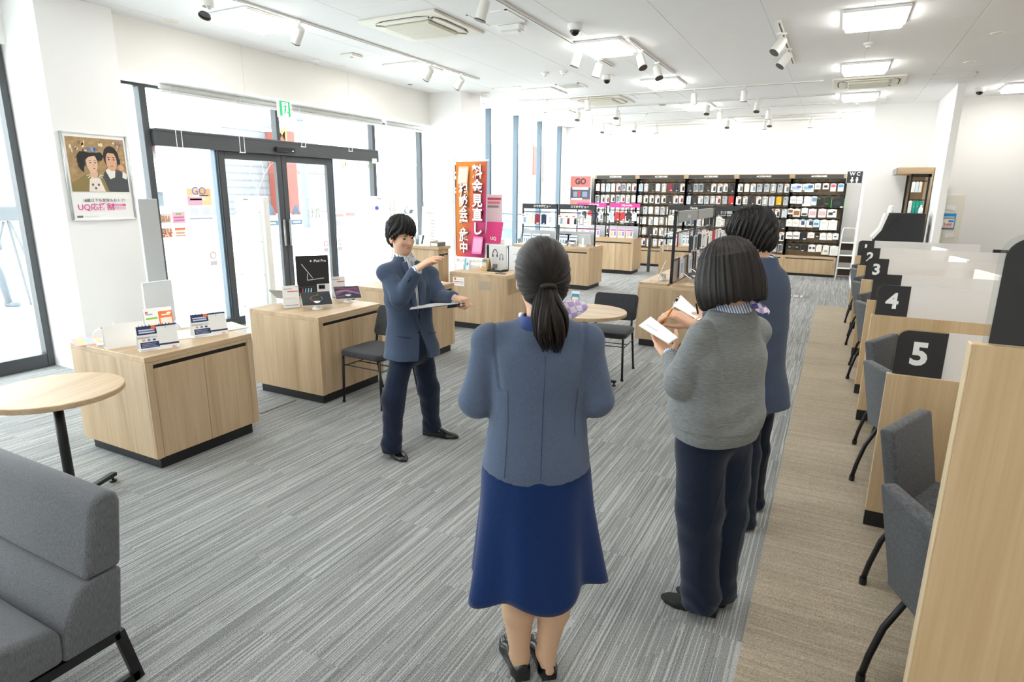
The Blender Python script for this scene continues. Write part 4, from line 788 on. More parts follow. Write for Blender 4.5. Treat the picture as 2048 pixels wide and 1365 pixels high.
for fi, (x0, x1, y, sm, tx, lb, zb) in enumerate(FR):
    ss = sign_frame(lb, x0, x1, y, zb, 1.605, None, sm, tx)
    nm = ('left window-island frame', 'right window-island frame', 'left pink frame', 'right pink frame', 'Xperia frame', 'rightmost dark frame')[fi]
    n_ = 5
    for k, x in enumerate(np.linspace(x0+.09, x1-.09, n_)):
        if fi == 0: col, pr, ds = [('white', [(.1, .6, .8, .92, '#ea6a2c'), (.4, .9, .15, .7, '#8fb0cc')], 'white phone-case pack'), ('cream', [(.15, .85, .1, .85, '#e3ddcf')], 'cream wallet-case pack'), ('maroon', [(.4, .9, .05, .16, '#efe9e2')], 'dark red wallet-case pack'), ('navy', [(.4, .7, .02, .12, '#efe9e2')], 'navy wallet-case pack'), ('white', [(.2, .8, .2, .8, '#cdd4da')], 'white phone-case pack')][k]
        else: col, pr, ds = style([0, 0, 0, 2, 6][k] if fi == 1 else random.choice([0, 1, 4, 5, 6, 3]))
        MB().tube([(x-(x0+x1)/2, 0, 1.445-zb), (x-(x0+x1)/2, -.02, 1.415-zb), (x-(x0+x1)/2, -.118, 1.413-zb)], .0025, 4).build('hook', STEEL, ss)
        pack((x, y-.14, 1.40), .105, .19, .018, col, pr, '%s, %s from left on the %s' % (ds, ORD[k], nm), group='packs on the island frames')
    for k in range(3 if fi != 4 else 2):
        xx = x0+.16+k*(x1-x0-.3)/2.2
        base, pr = (('#f4d9e6', [(.05, .95, .78, .95, '#e0529a'), (.1, .5, .15, .7, '#e8b78a'), (.6, .9, .2, .7, '#7d8fb4')]) if sm is PINK else ('#eef1f4', [(.05, .95, .74, .86, '#5b87b8'), (.15, .3, .2, .55, '#7fae98'), (.45, .6, .2, .55, '#8a93c4'), (.72, .86, .2, .55, '#7d9ab8')]))
        card('%s display card, %s from left under the %s' % ('pink and white' if sm is PINK else 'white and blue', ORD[k], nm), (xx, y-.16, zb), 0, .17, .2, base, pr, lean=8)
# white monitor back and small tablet on the right half of the window island
t, s_ = tablet((-4.55, 11.14, .815), 0, 62, .2, .14, 'white-framed tablet lying tilted on the window island'); t, s_ = tablet((-4.25, 11.18, .815), radians(170), 12, .28, .2, 'white tablet seen from behind on the window island', stand='post')
t = thing('phone_mockup', 'black smartphone panel leaning on the window island frame', 'phone panel', (-4.72, 11.3, .815)); CB(-.14, -.01, 0, .012, 0, .22, c=.004).build('panel', SCREEN, t); CB(.0, .13, 0, .012, 0, .22, c=.004).build('panel', SCREEN, t)
# ---- the long island seen end on
t = counter('long oak island seen end-on behind the women, with tablets', -1.65, 8.395, 2.41, .76, .75, rz=0, doors=2, name='display_island'); t.rotation_euler = (0, 0, 0)
for s in (-1, 1): CB(-1.19, 1.19, .03 if s > 0 else -.37, .37 if s > 0 else -.03, .75, .78, c=.003).build('display_board', OAKX, t)
t.rotation_euler = (0, 0, pi/2)
fr = thing('sign_stand', 'black steel frame standing along the long end-on island', 'sign stand', (-1.65, 8.4, .78), group='island display frames')
for y_ in (-1.15, 0, 1.15): CB(-.016, .016, y_-.016, y_+.016, 0, .84, c=.002).build('post', BLKM, fr)
for z in (.83, .59, .27): CB(-.01, .01, -1.15, 1.15, z-.01, z+.01, c=.002).build('cross_bar', BLKM, fr)
CB(.018, .03, -1.12, -.02, .71, .84, c=.002).build('sign_board', mat('sign_grey', '#8b8c88', .35), fr); CB(.018, .03, .02, 1.12, .71, .84, c=.002).build('sign_board', mat('sign_grey', '#8b8c88', .35), fr); text('Galaxy', .06, WINK, fr, (.032, -.55, .77), right=(0, 1, 0), name='sign_lettering', bold=.001)
B(-.004, .004, -1.13, 1.13, .01, .28).build('backboard', mat('smoked_board', '#a39a92', .3), fr); CB(-.3, -.02, -1.16, -1.14, .52, .54, c=.002).build('bracket', BLKM, fr); CB(-.3, -.27, -1.165, -1.135, .12, .54, c=.002).build('hanging_plate', CHAR, fr)
for k, y_ in enumerate(np.linspace(7.42, 9.4, 9)):
    for s, sn in ((1, 'right'), (-1, 'left')):
        MB().tube([(0, y_-8.4, 1.37-.78), (s*.148, y_-8.4, 1.345-.78)], .0025, 4).build('hook', STEEL, fr)
        col, pr, ds = style([4, 1, 4, 2, 0, 6, 3, 5, 0][(k+(s < 0)*3) % 9]); pack((-1.65+s*.17, y_, 1.33), .09, .19, .016, col, pr, '%s, %s, %s side of the long island' % (ds, ORD[k], sn), group='packs on the long island frame', rz=s*radians(80))
for k, y_ in enumerate((7.65, 8.15, 8.65)):
    tag(None or card('white information sheet with blue diagram, %s along the long island' % ORD[k], (-1.62, y_, .80), radians(90), .22, .27, '#e4e6ea', [(.2, .8, .25, .7, '#a9b0d4'), (.78, .95, .86, .96, '#c84048'), (.1, .7, .78, .84, '#b4b9c2')], lean=2, depth=0), None)
for k, y_ in enumerate((7.55, 8.05, 8.55)):
    t, s_ = tablet((-1.42, y_, .78), radians(60), 68, .2, .15, 'tilted white tablet, %s from the near end on the long island right side' % ORD[k], back=True)
for k, y_ in enumerate((7.5, 8.1)): t, s_ = tablet((-1.84, y_, .78), radians(-80), 20, .26, .2, 'tablet facing the windows, %s on the long island left side' % ORD[k])
t = thing('charging_cable', 'white charging cable looping over the near end of the long island', 'cable', (-1.65, 7.5, .78)); MB().tube([(-.2+.02*q*cos(q), -.12+.06*sin(q*1.3), .006+.02*abs(sin(q))) for q in np.linspace(0, 7, 40)], .0035, 5).build('cable', PLWW, t, smooth=True)
t = thing('charging_cable', 'white charging cable on the window island in front of the tablet', 'cable', (-4.35, 11.1, .815)); MB().tube([(.1*sin(q)-.05*q/3, -.03*q/3+.02*cos(q), .006+.06*sin(q/2)) for q in np.linspace(0, 6, 30)], .003, 5).build('cable', PLWW, t, smooth=True)
# ================================================================== first counter: calendars and papers
NAVY = '#27335e'
def calendar(label, loc, rz):
    t = thing('desk_calendar', label, 'calendar', loc, rz, group='desk calendars'); w, h, a = .235, .165, radians(16)
    f = CB(-w/2, w/2, -.001, .001, 0, h, c=.0005).build('front_leaf', PAPER, t, rot=(-a, 0, 0)); d = 2*sin(a)*h
    MB().prism([(-w/2, d, 0), (w/2, d, 0), (w/2, d/2+.001, cos(a)*h), (-w/2, d/2+.001, cos(a)*h)], (0, -.001, 0)).build('back_leaf', PAPER, t); B(-w/2, w/2, 0, d, 0, .002).build('base_leaf', PAPER, t)
    def pr(x0, x1, z0, z1, c_, e=.002): B(-w/2+x0*w, -w/2+x1*w, -e, -.001, z0*h, z1*h).build('print', ink(c_), f)
    pr(0, 1, .93, 1, NAVY); pr(0, .49, .66, .93, NAVY); pr(.05, .44, .72, .78, '#c9cfe4', .0024); pr(.05, .44, .81, .87, '#c9cfe4', .0024); pr(.04, .5, .13, .36, NAVY); pr(.5, 1, .17, .24, NAVY); pr(.5, .96, .24, .92, '#f1f1ee')
    pr(.07, .46, .16, .19, '#8792bb', .0024); pr(.07, .40, .22, .25, '#8792bb', .0024); pr(.07, .43, .28, .31, '#8792bb', .0024); pr(.03, .4, .05, .065, '#b9bcc6'); pr(.03, .45, .02, .03, '#b9bcc6')
    MB().cyl((-.018, -.001, h*.92), (-.018, -.0026, h*.92), .014, n=16).build('orange_badge', ink('#e8743c'), f)
    text('amazon', .022, ink('#55566a'), f, (-w*.37, -.0035, h*.555), name='lettering', align='CENTER'); text('prime', .022, ink('#8fb4d4'), f, (-w*.13, -.0035, h*.555), name='lettering')
    for i, c_ in enumerate(('#e8a05c', '#7c86a8', '#3a3a48')): pr(.10+i*.13, .17+i*.13, .4, .47, c_)
    text('4', .016, GINK, f, (w*.22, -.0035, h*.86), name='lettering'); text('au', .028, ink('#e07a3a'), f, (w*.36, -.0035, h*.075), name='lettering')
    for i in range(5):
        for j in range(7): B(w*(.05+.058*j), w*(.05+.058*j)+.006, -.0018, -.001, h*(.32+.09*i), h*(.32+.09*i)+.006).build('date_mark', ink('#cfcfcf'), f)
    for i in range(8):
        x = -w*.42+i*w*.085+(w*.16 if i > 3 else 0); MB().tube([(x, -.004, h-.006), (x, -.006, h+.006), (x, .004, h+.008), (x, .008, h-.004)], .0014, 4).build('binding_ring', ink('#3a3f5c'), f)
    # calendar leaf stands on the counter; rotate about z so the print faces the room
    return t
ZT = .775
def onc(px, py, z=ZT): p = at(px, py, z); return (p[0], p[1], z)
CAL = onc(321, 702); calendar('navy and white desk calendar nearest the counter corner', (CAL[0]-.03, CAL[1]+.02, ZT), radians(70)); CAL = onc(424, 674); calendar('navy and white desk calendar farther along the first counter', (CAL[0]-.03, CAL[1]+.02, ZT), radians(70))
t = thing('tent_card', 'blank white tent card facing away on the first counter', 'tent card', onc(252, 692), radians(72)); MB().prism([(-.12, -.035, 0), (.12, -.035, 0), (.12, 0, .155), (-.12, 0, .155)], (0, .0015, 0)).build('front_leaf', PAPER, t); MB().prism([(-.12, .045, 0), (.12, .045, 0), (.12, 0.0015, .155), (-.12, .0015, .155)], (0, .0015, 0)).build('back_leaf', PAPER, t); B(-.12, .12, -.035, .045, 0, .0015).build('base_leaf', PAPER, t)
t = thing('tape_dispenser', 'white curled paper strip holder at the left corner of the first counter', 'paper holder', onc(208, 690), radians(60)); mb = MB()
for i in range(12): a0, a1 = pi*.1+i*pi*.12, pi*.1+(i+1)*pi*.12; mb.quad((.055*cos(a0), -.035, .06+.055*sin(a0)), (.055*cos(a1), -.035, .06+.055*sin(a1)), (.055*cos(a1), .035, .06+.055*sin(a1)), (.055*cos(a0), .035, .06+.055*sin(a0)))
mb.build('curl', PAPER, t, smooth=True); CB(-.04, .06, -.035, .035, 0, .012, c=.003).build('base', PLWW, t); MB().quad((.03, -.034, .012), (.03, .034, .012), (.075, .034, .15), (.075, -.034, .15)).build('leaf', PAPER, t); B(-.005, .03, -.02, .02, .112, .122).build('clip', mat('olive_clip', '#8a7a3a', .5), t)
t = card('white leaflet holder with orange and green leaflets on the first counter', onc(322, 660), radians(72), .19, .165, '#f5f3f0', [(0, .48, .1, .85, '#f7f6f2'), (.05, .45, .5, .58, '#8cc63f'), (.05, .3, .7, .76, '#7fb8e0'), (.05, .14, .78, .86, '#e0463c'), (.5, 1, .1, .82, '#ee7a3c'), (.55, .95, .2, .52, '#fbe9dc'), (.6, .9, .62, .68, '#fdf4ec'), (.8, .95, .68, .76, '#fdf4ec')], lean=12, name='leaflet_holder', cat='leaflet holder')
for k, (px, py, rz, l) in enumerate(((388, 668, 60, 'loose white paper lying on the first counter between the calendars'), (452, 655, 75, 'kraft-edged envelope beside the far calendar'), (384, 648, 64, 'blue-edged clear folder lying at the back of the first counter'))):
    o = CB(-.11, .11, -.15, .15, 0, .004+.003*k, c=.0008).build(('paper_sheet', 'envelope', 'clear_folder')[k], PAPER if k != 1 else mat('kraft_pale', '#e6d9c4', .8), None, loc=onc(px, py), rot=(0, 0, radians(rz))); tag(o, l, ('paper', 'envelope', 'folder')[k])
    if k == 2: B(-.11, -.104, -.15, .15, .008, .0095+.003).build('blue_edge', ink('#4a78b8'), o)
t = thing('colour_leaflet', 'pink, yellow and blue leaflet at the far left corner of the first counter', 'leaflet', onc(182, 682), radians(70)); CB(-.1, .1, -.14, .14, 0, .003, c=.0005).build('sheet', ink('#f0a4a8'), t)
for k, c_ in enumerate(('#f6df7a', '#9fc6e8', '#f6df7a', '#b8d8f0')): B(-.08+.045*k, -.04+.045*k, -.11+.02*k, .1-.02*k, .003, .0036).build('print', ink(c_), t)
# boards standing behind the first counter
P = onx(301, 480, -5.55); t = thing('signboard_back', 'plain light grey board standing behind the first counter', 'board', (-5.55, P[1], 0)); q0, q1 = onx(278, 398, -5.55), onx(328, 560, -5.55)
CB(-.012, .012, q0[1]-P[1]-.02, q1[1]-P[1]+.02, .10, q0[2], c=.003).build('board', mat('board_grey', '#c3c6c8', .6), t); CB(-.14, .14, -.14, .14, 0, .10, c=.01).build('foot', mat('board_grey', '#c3c6c8', .6), t)
t = thing('small_board', 'short pale blue-white board in front of the grey board', 'board', (-5.1, onx(320, 620, -5.1)[1], 0)); CB(-.01, .01, -.13, .13, .05, onx(320, 562, -5.1)[2], c=.003).build('board', mat('board_pale', '#e3e9ef', .6), t); CB(-.1, .1, -.12, .12, 0, .05, c=.006).build('foot', mat('board_pale', '#e3e9ef', .6), t)
# anti-theft gates
for px, yn, l in ((508, 5.3, 'tall white anti-theft gate left of the sliding doors'), (748, 7.75, 'tall white anti-theft gate right of the sliding doors with a blue dot')):
    t = thing('security_gate', l, 'security gate', (-6.25, yn-.08, 0), radians(22)); g = CB(-.2, .14, -.045, .045, 0.05, 1.74, c=.015).build('panel', PLWW, t); CB(-.19, .12, -.05, -.044, .1, 1.66, c=.004).build('front_cover', PLWW, t); CB(.14, .19, -.06, .06, 0.05, 1.74, c=.012).build('edge_column', PLW, t); CB(-.24, .2, -.09, .09, 0, .05, c=.006).build('foot', PLW, t)
    B(-.08, -.02, -.0465, -.045, 1.695, 1.705).build('slot', GREYP, t)
    for z in (.4, .8, 1.2, 1.55):
        for x in (-.18, .11): MB().cyl((x, -.05, z), (x, -.052, z), .006, n=8).build('screw', GREYP, t)
    if px > 700: MB().cyl((-.09, -.05, 1.56), (-.09, -.053, 1.56), .03, n=16).build('blue_dot', ink('#5a5fc4'), t)
# ================================================================== tablet counter
t = thing('product_board', 'black iPad Pro poster board on the tablet counter', 'poster board', (-4.40, 4.31, ZT), radians(52)); w, h = .30, .43
p_ = CB(-w/2, w/2, 0, .008, .012, h, c=.001).build('board', ink('#1f1f21'), t); CB(-w/2, w/2, -.02, .05, 0, .014, c=.003).build('foot', ACRYL, t)
text('iPad Pro', .034, WINK, p_, (.07, -.002, h*.88), name='lettering', bold=.0006); MB().sphere((-.013, -.001, h*.88), (.008, .001, .009), 10, 6).build('apple_mark', WINK, p_)
mb = MB()
for a_, b_ in (((-.10, .82), (-.005, .5)), ((-.05, .6), (-.055, .46)), ((-.055, .455), (.10, .49))):
    a_, b_ = np.array([a_[0], a_[1]*h]), np.array([b_[0], b_[1]*h]); d = (b_-a_)/np.linalg.norm(b_-a_); n_ = np.array([-d[1], d[0]])*.003; mb.poly([(q[0], -.001, q[1]) for q in (a_+n_, b_+n_, b_-n_, a_-n_)])
mb.build('device_outline', ink('#d9d9dc'), p_); B(.03, .15, -.0015, 0, .012, .36*h).build('white_device', ink('#e6e3e6'), p_); CB(.045, .105, -.004, 0, .24*h, .34*h, c=.003).build('camera_bump', ink('#3a3a40'), p_)
for x in (.06, .085): MB().cyl((x, -.004, .29*h), (x, -.006, .29*h), .01, n=12).build('camera_lens', SCREEN, p_)
B(-.15, .01, -.0012, 0, .02, .32*h).build('dark_device', ink('#3c3d42'), p_); B(-.14, .0, -.0018, 0, .02, .295*h).build('device_screen', ink('#16222a'), p_)
for k, c_ in enumerate(('#b84a58', '#7fb8d0', '#9fd0e0', '#c4e4ec')): MB().poly([(-.12+.026*k, -.0024, .03), (-.105+.026*k, -.0024, .03), (-.095+.026*k, -.0024, .28*h), (-.105+.026*k, -.0024, .28*h)]).build('screen_art', ink(c_), p_)
def art(s_, w, h, tilt, kind):
    mbs = []
    if kind == 'apple':
        cols = ('#2f5a2f', '#7a4522', '#7a2a34', '#303a7a', '#2a5f74')
        for k in range(5):
            a0 = pi*.35+k*2*pi/5*.92; m_ = MB()
            for q in range(6):
                a1 = a0+q*.2; a2 = a1+.2; r0, r1 = .2*h, .24*h; m_.quad(*[(r_*cos(b_)*1.15, -.002, h*.48+r_*sin(b_)) for r_, b_ in ((r0, a1), (r1, a1), (r1, a2), (r0, a2))])
            m_.build('screen_art', ink(cols[k]), s_)
        MB().poly([(.01, -.002, h*.74), (.03, -.002, h*.78), (.02, -.002, h*.86), (.005, -.002, h*.8)]).build('screen_art', ink('#2f6a2a'), s_)
        MB().tube([(-.03, -.002, h*.55), (0, -.002, h*.42), (.04, -.002, h*.5)], .0022, 4).build('screen_art', ink('#7a5a22'), s_)
    else:
        B(-w/2+.006, w/2-.006, -.0018, -.0012, .006, h-.006).build('screen_art', ink('#241a30'), s_)
        for k, (c_, z0, am, ph) in enumerate((('#5a3a68', .3, .2, 0), ('#7a4452', .5, .22, .8), ('#8a6a80', .42, .15, 2.2), ('#46265e', .7, .16, 3.2), ('#702c46', .8, .12, 4.5))):
            m_ = MB(); n_ = 14
            for q in range(n_):
                x_0, x_1 = -w/2+.008+q*(w-.016)/n_, -w/2+.008+(q+1)*(w-.016)/n_; f0, f1 = [np.clip(h*(z0+am*sin(ph+x_*18)), .012, h-.032) for x_ in (x_0, x_1)]; m_.quad((x_0, -.002-.0003*k, f0), (x_1, -.002-.0003*k, f1), (x_1, -.002-.0003*k, f1+.022), (x_0, -.002-.0003*k, f0+.022))
            m_.build('screen_art', ink(c_), s_)
t, s_ = tablet(onc(636, 620), radians(52), 62, .26, .2, 'tablet with a colourful outline on a black screen, on the tablet counter'); art(s_, .26, .2, 52, 'apple')
t, s_ = tablet(onc(698, 606), radians(52), 58, .24, .18, 'tablet with a purple wave wallpaper on the tablet counter'); art(s_, .24, .18, 50, 'wave')
t, s_ = tablet((-4.46, 4.05, ZT), radians(200), 55, .25, .18, 'tablet seen from the side at the back of the tablet counter', back=True)
card('white price sheet with a red line, left on the tablet counter', onc(584, 617), radians(55), .14, .2, '#f4f3f2', [(.3, .95, .72, .76, '#d8503c'), (.1, .6, .84, .88, '#b9b9bd'), (.8, .95, .93, .97, '#e0a0a0'), (.1, .9, .12, .14, '#6a6a9a'), (.1, .7, .45, .47, '#dedee2')], lean=6)
card('white price sheet with a red line, right of the iPad Pro board', onc(679, 594), radians(55), .13, .2, '#f4f3f2', [(.4, .98, .72, .76, '#d8503c'), (.1, .6, .84, .88, '#b9b9bd'), (.1, .9, .12, .14, '#6a6a9a'), (.1, .7, .45, .47, '#dedee2')], lean=6)
t, s_ = tablet((-4.28, 5.42, .80), radians(160), 30, .2, .14, 'grey tablet on a white stand seen from behind on the third counter', stand='post', back=True)
for k in range(3): tag(CB(-.1, .1, -.14, .14, 0, .004, c=.0008).build('paper_sheet', PAPER, None, loc=(-4.0+.05*k, 5.7-.08*k, .80+.004*k), rot=(0, 0, .3*k)), ('bottom', 'middle', 'top')[k]+' white sheet of the small pile on the third counter', 'paper')
for k, (x, c_, h_) in enumerate(((-4.86, '#efe6d0', .07), (-4.74, '#6d6a66', .05))):
    t = thing('book', ('thick cream book lying on the tall cabinet', 'grey book on the tall cabinet near its edge')[k], 'book', (x, 6.92, 1.1)); CB(-.05, .06, -.09, .09, .003, h_-.003, c=.001).build('pages', PAPER, t); CB(-.055, .065, -.095, .095, 0, .004, c=.001).build('cover', ink(c_), t); CB(-.055, .065, -.095, .095, h_-.004, h_, c=.001).build('cover', ink(c_), t); CB(.061, .065, -.095, .095, 0, h_, c=.001).build('spine', ink(c_), t)
t = thing('pen_cup', 'teal and blue pens standing in a cup on the tall cabinet', 'pen cup', (-5.05, 6.88, 1.1)); MB().lathe([(.03, 0), (.032, .08), (.028, .08), (.027, .005)], 14).build('cup', ACRYL, t)
for k, c_ in enumerate(('#2aa39a', '#2c4a9a', '#30333a')): MB().tube([(.012*(k-1), .005*k, .01), (.02*(k-1), .01*k, .14)], .006, 6).build('pen', ink(c_), t)
# cream notice and tablet stand by the second pillar
a_, b_ = ony(841, 414, 9.3), ony(872, 494, 9.3); t = thing('notice_sheet', 'cream paper notice listing dotted rows, hanging in front of the second pillar', 'notice', ((a_[0]+b_[0])/2, 9.3, b_[2]), 0, rot=(0, radians(3), 0)); w, h = b_[0]-a_[0], a_[2]-b_[2]
CB(-w/2, w/2, 0, .004, 0, h, c=.001).build('sheet', ink('#f1e9d8'), t); B(-.25*w, .25*w, -.001, 0, .83*h, .87*h).build('print', ink('#a89878'), t)
for k in range(7): B(-.38*w, -.1*w, -.001, 0, (.18+.08*k)*h, (.2+.08*k)*h).build('print', ink('#b8ad96'), t); B(.1*w, .38*w, -.001, 0, (.18+.08*k)*h, (.2+.08*k)*h).build('print', ink('#8a8070'), t)
MB().tube([(0, .02, 0), (0, .02, -b_[2])], .012, 8).build('stand_pole', PLWW, t); CB(-.15, .15, -.1, .15, -b_[2], -b_[2]+.02, c=.004).build('stand_foot', PLWW, t)
a_ = ony(843, 485, 8.2); t = thing('slanted_screen', 'thin slanted display panel behind the man in the suit', 'display panel', (a_[0]-.1, 8.2, 0), 0); CB(-.02, .02, -.02, .02, 0, a_[2]-.1, c=.004).build('pole', PLWW, t); CB(-.14, .14, -.14, .14, 0, .03, c=.006).build('foot', PLWW, t); o = CB(-.14, .14, -.01, .01, -.12, .12, c=.004).build('panel', PLWW, t, loc=(0, -.03, a_[2]), rot=(radians(-20), 0, 0)); CB(.125, .142, -.012, .012, -.12, .12, c=.002).build('dark_edge', BLKM, o)
# ================================================================== headphone counter
ZC5 = .765
def on5(px, py): return onc(px, py, ZC5)
t = thing('headphone_board', 'white board with headphone pictures on the oak counter', 'poster board', (-4.12, 7.48, ZC5), radians(8)); w, h = .26, .34; p_ = CB(-w/2, w/2, 0, .03, 0, h, c=.002).build('board', ink('#ececee'), t); B(-w/2-.035, -w/2, .0, .04, 0, h*.98).build('dark_side', BLKM, t)
for cx_, cz_, r_, c_ in ((-.04, .62, .045, '#3a3d44'), (.055, .5, .032, '#8a97a8')):
    MB().tube([(cx_+r_*.75*cos(a), -.003, cz_*h+r_*1.5*sin(a)) for a in np.linspace(-.1, pi+.1, 14)], .005, 5).build('headphone_band', ink(c_), p_)
    for s in (-1, 1): MB().sphere((cx_+s*r_*.7, -.003, cz_*h-.02), (.010, .003, .022), 8, 6).build('headphone_cup', ink(c_), p_)
t = thing('small_board', 'white and black board half hidden by the ponytail woman', 'poster board', (-3.83, 7.47, ZC5), radians(-12)); CB(-.13, .13, 0, .02, 0, .33, c=.002).build('board', ink('#e9e9ec'), t); CB(-.15, -.13, 0, .03, 0, .33, c=.002).build('dark_side', BLKM, t); B(-.05, .08, -.001, 0, .22, .226).build('print', GINK, t); B(-.05, .05, -.001, 0, .12, .126).build('print', GINK, t)
t = thing('smart_glasses_tray', 'black tray with a dark folding gadget on the headphone counter', 'display tray', (-4.02, 7.30, ZC5), radians(-6)); CB(-.12, .12, -.09, .09, 0, .025, c=.006).build('tray', BLKM, t); o = CB(-.05, .02, -.01, .01, 0, .07, c=.006).build('lid', mat('gadget', '#55504c', .3), t, loc=(-.05, .02, .025), rot=(radians(-25), 0, .3)); CB(-.03, .09, -.03, .03, .025, .035, c=.004).build('gadget_body', SILVER, t)
card('light blue and white product box standing on the headphone counter', (-4.46, 7.2, ZC5), radians(-10), .09, .16, '#eef6fa', [(0, .28, 0, 1, '#6fcdec'), (.5, .7, .4, .6, '#5a6a7a')], lean=10, name='product_box', cat='product box', depth=.07)
t = thing('kraft_leaflet_stand', 'brown kraft leaflet stand with small grey leaflets', 'leaflet stand', on5(972, 541), radians(-12)); MB().prism([(-.05, -.03, 0), (.05, -.03, 0), (.05, .02, .17), (-.05, .02, .17)], (0, .004, 0)).build('front_leaf', mat('kraft', '#d9bb8a', .8), t); MB().prism([(-.05, .06, 0), (.05, .06, 0), (.05, .022, .17), (-.05, .022, .17)], (0, .004, 0)).build('back_leaf', mat('kraft_dark', '#a98654', .8), t); CB(-.052, .052, -.045, -.02, 0, .06, c=.002).build('pocket', mat('kraft', '#d9bb8a', .8), t)
for k in range(3): B(-.04, .04, -.03-.004*k, -.028-.004*k, .05, .15-.02*k).build('leaflet', ink(('#66788c', '#9aa4ae', '#e8e4da')[k]), t)
t = thing('phone_sample', 'flat dark phone sample lying on the headphone counter', 'phone', (-3.85, 7.08, ZC5), radians(5)); CB(-.07, .07, -.035, .035, 0, .008, c=.002).build('body', SCREEN, t)
o = tag(B(0, .18, -.002, 0, 0, .115).build('notice_sheet', PAPER, None, loc=(-4.51, 6.938, .58)), 'white notice with red round emblem taped on the oak counter front', 'notice'); MB().cyl((.035, -.002, .093), (.035, -.003, .093), .017, n=18).build('red_emblem', ink('#dc7070'), o); B(.06, .16, -.0028, -.002, .085, .09).build('print', ink('#c8dc6a'), o); B(.015, .165, -.0028, -.002, .05, .06).build('print', ink('#d86a78'), o); B(.015, .09, -.0028, -.002, .03, .036).build('print', ink('#e0a0a8'), o); B(.11, .165, -.0028, -.002, .02, .035).build('print', ink('#d0d0d4'), o)
o = tag(B(0, .18, -.002, 0, 0, .11).build('card_pocket', glass('milky_pocket', '#f6f3ec', .04, .3, frost=.25), None, loc=(-4.11, 6.938, .555)), 'empty translucent document pocket on the oak counter front', 'document pocket')
# ================================================================== flag banners
def banner(label, X0, Y, z0, z1, w, cols, mirror=False, rz=0):
    t = thing('flag_banner', label, 'banner', (X0, Y, 0), rz); MB().tube([(-.02, 0, 0), (-.02, 0, z1+.08)], .011, 8).build('pole', PLWW, t); MB().tube([(-.02, 0, z1+.015), (w+.03, 0, z1+.015)], .008, 6).build('arm', PLWW, t); CB(-.12, .12, -.12, .12, 0, .03, c=.006).build('base', PLWW, t)
    nx, nz = 12, 30; v = []
    for j in range(nz+1):
        for i in range(nx+1): u = i/nx; s_ = j/nz; v.append((u*w*(1-.06*(1-s_)), .006*sin(5*u+2*s_)+.004*sin(9*s_), z0+(z1-z0)*s_))
    mb = MB(); mb.v = v; mb.f = [(j*(nx+1)+i, j*(nx+1)+i+1, (j+1)*(nx+1)+i+1, (j+1)*(nx+1)+i) for j in range(nz) for i in range(nx)]; mb.mi = [0]*len(mb.f)
    return t, mb, w, z0, z1
pa, pb, pc = ony(911, 324, 7.95), ony(974, 322, 7.95), ony(914, 512, 7.95)
bw_ = pb[0]-pa[0]; zz0 = ony(914, 528, 7.95)[2]; zz1 = pa[2]
def bannermat():
    m, nt, b = _new('banner_print'); L = nt.links.new; N = nt.nodes.new; tc = N('ShaderNodeTexCoord'); mp = N('ShaderNodeMapping'); mp.inputs['Scale'].default_value = (1/bw_*.62, 0, -.42); mp.inputs['Location'].default_value = (.12, 0, .68); L(tc.outputs['Object'], mp.inputs[0]); s = N('ShaderNodeSeparateXYZ'); L(mp.outputs[0], s.inputs[0]); a = N('ShaderNodeMath'); L(s.outputs[0], a.inputs[0]); L(s.outputs[2], a.inputs[1]); r = N('ShaderNodeValToRGB'); e = r.color_ramp.elements; e[0].position = .22; e[0].color = lin('#d9822c'); e[1].position = .95; e[1].color = lin('#8c1c4a'); q = e.new(.5); q.color = lin('#d4603c'); q = e.new(.68); q.color = lin('#cc3a74'); L(a.outputs[0], r.inputs[0]); L(r.outputs[0], b.inputs['Base Color']); b.inputs['Roughness'].default_value = .7; return m
t, mb, w, z0, z1 = banner('orange and pink flag banner with white Japanese lettering behind the headphone counter', pa[0], 7.95, zz0, zz1, bw_, None)
cl = shade(mb.build('cloth', bannermat(), t), 180); hh = z1-z0
B(.0, w*.93, -.03, -.026, z0, z0+.08*hh).build('white_band', PAPER, t); text('詳しくは店頭スタッフへ', .05, BINK, t, (w*.46, -.033, z0+.04*hh), name='lettering', fit=w*.82)
WB = mat('banner_white', '#fbf7f4', .7); SHB = mat('banner_shadow', '#6a2a2a', .8)
for k, ch in enumerate('料金見直し'):
    z = z1-.105*hh-k*.135*hh; text(ch, .20, SHB, t, (w*.735+.008, -.030, z-.006), name='lettering_shadow', bold=.008, squash=.88); text(ch, .20, WB, t, (w*.725, -.034, z), name='lettering', bold=.006, squash=.88)
for k, ch in enumerate('相談会実施中'):
    z = z1-.27*hh-k*.113*hh; text(ch, .175, SHB, t, (w*.29+.007, -.030, z-.005), name='lettering_shadow', bold=.007, squash=.88); text(ch, .175, WB, t, (w*.28, -.034, z), name='lettering', bold=.005, squash=.88)
for cx_, cz_, m_ in ((.27, .87, ink('#f4c0a0')), (.72, .2, ink('#ee7ab8'))):
    pts = [(a, b_) for a, b_ in MB().rpoly(0, 0, w*.32, .17*hh, .02, 3)]; MB().poly([(cx_*w+a+.12*b_, -.028, z0+cz_*hh+b_) for a, b_ in pts]).build('phone_picture', m_, t); MB().poly([(cx_*w+a*.84+.12*b_*.78, -.0295, z0+cz_*hh+b_*.78) for a, b_ in pts]).build('phone_screen_picture', ink('#f8d8c8') if cz_ > .5 else ink('#f4a8d0'), t)
t, mb, w2, z02, z12 = banner('black flag banner half hidden behind the orange banner', pa[0]-.22, 8.25, zz0+.1, zz1-.03, .30, None, rz=radians(4)); shade(mb.build('cloth', ink('#2b2c30'), t), 180)
for k, ch in enumerate('お布'): text(ch, .17, WB, t, (.1, -.03, z12-.16-.25*k), name='lettering', bold=.006)
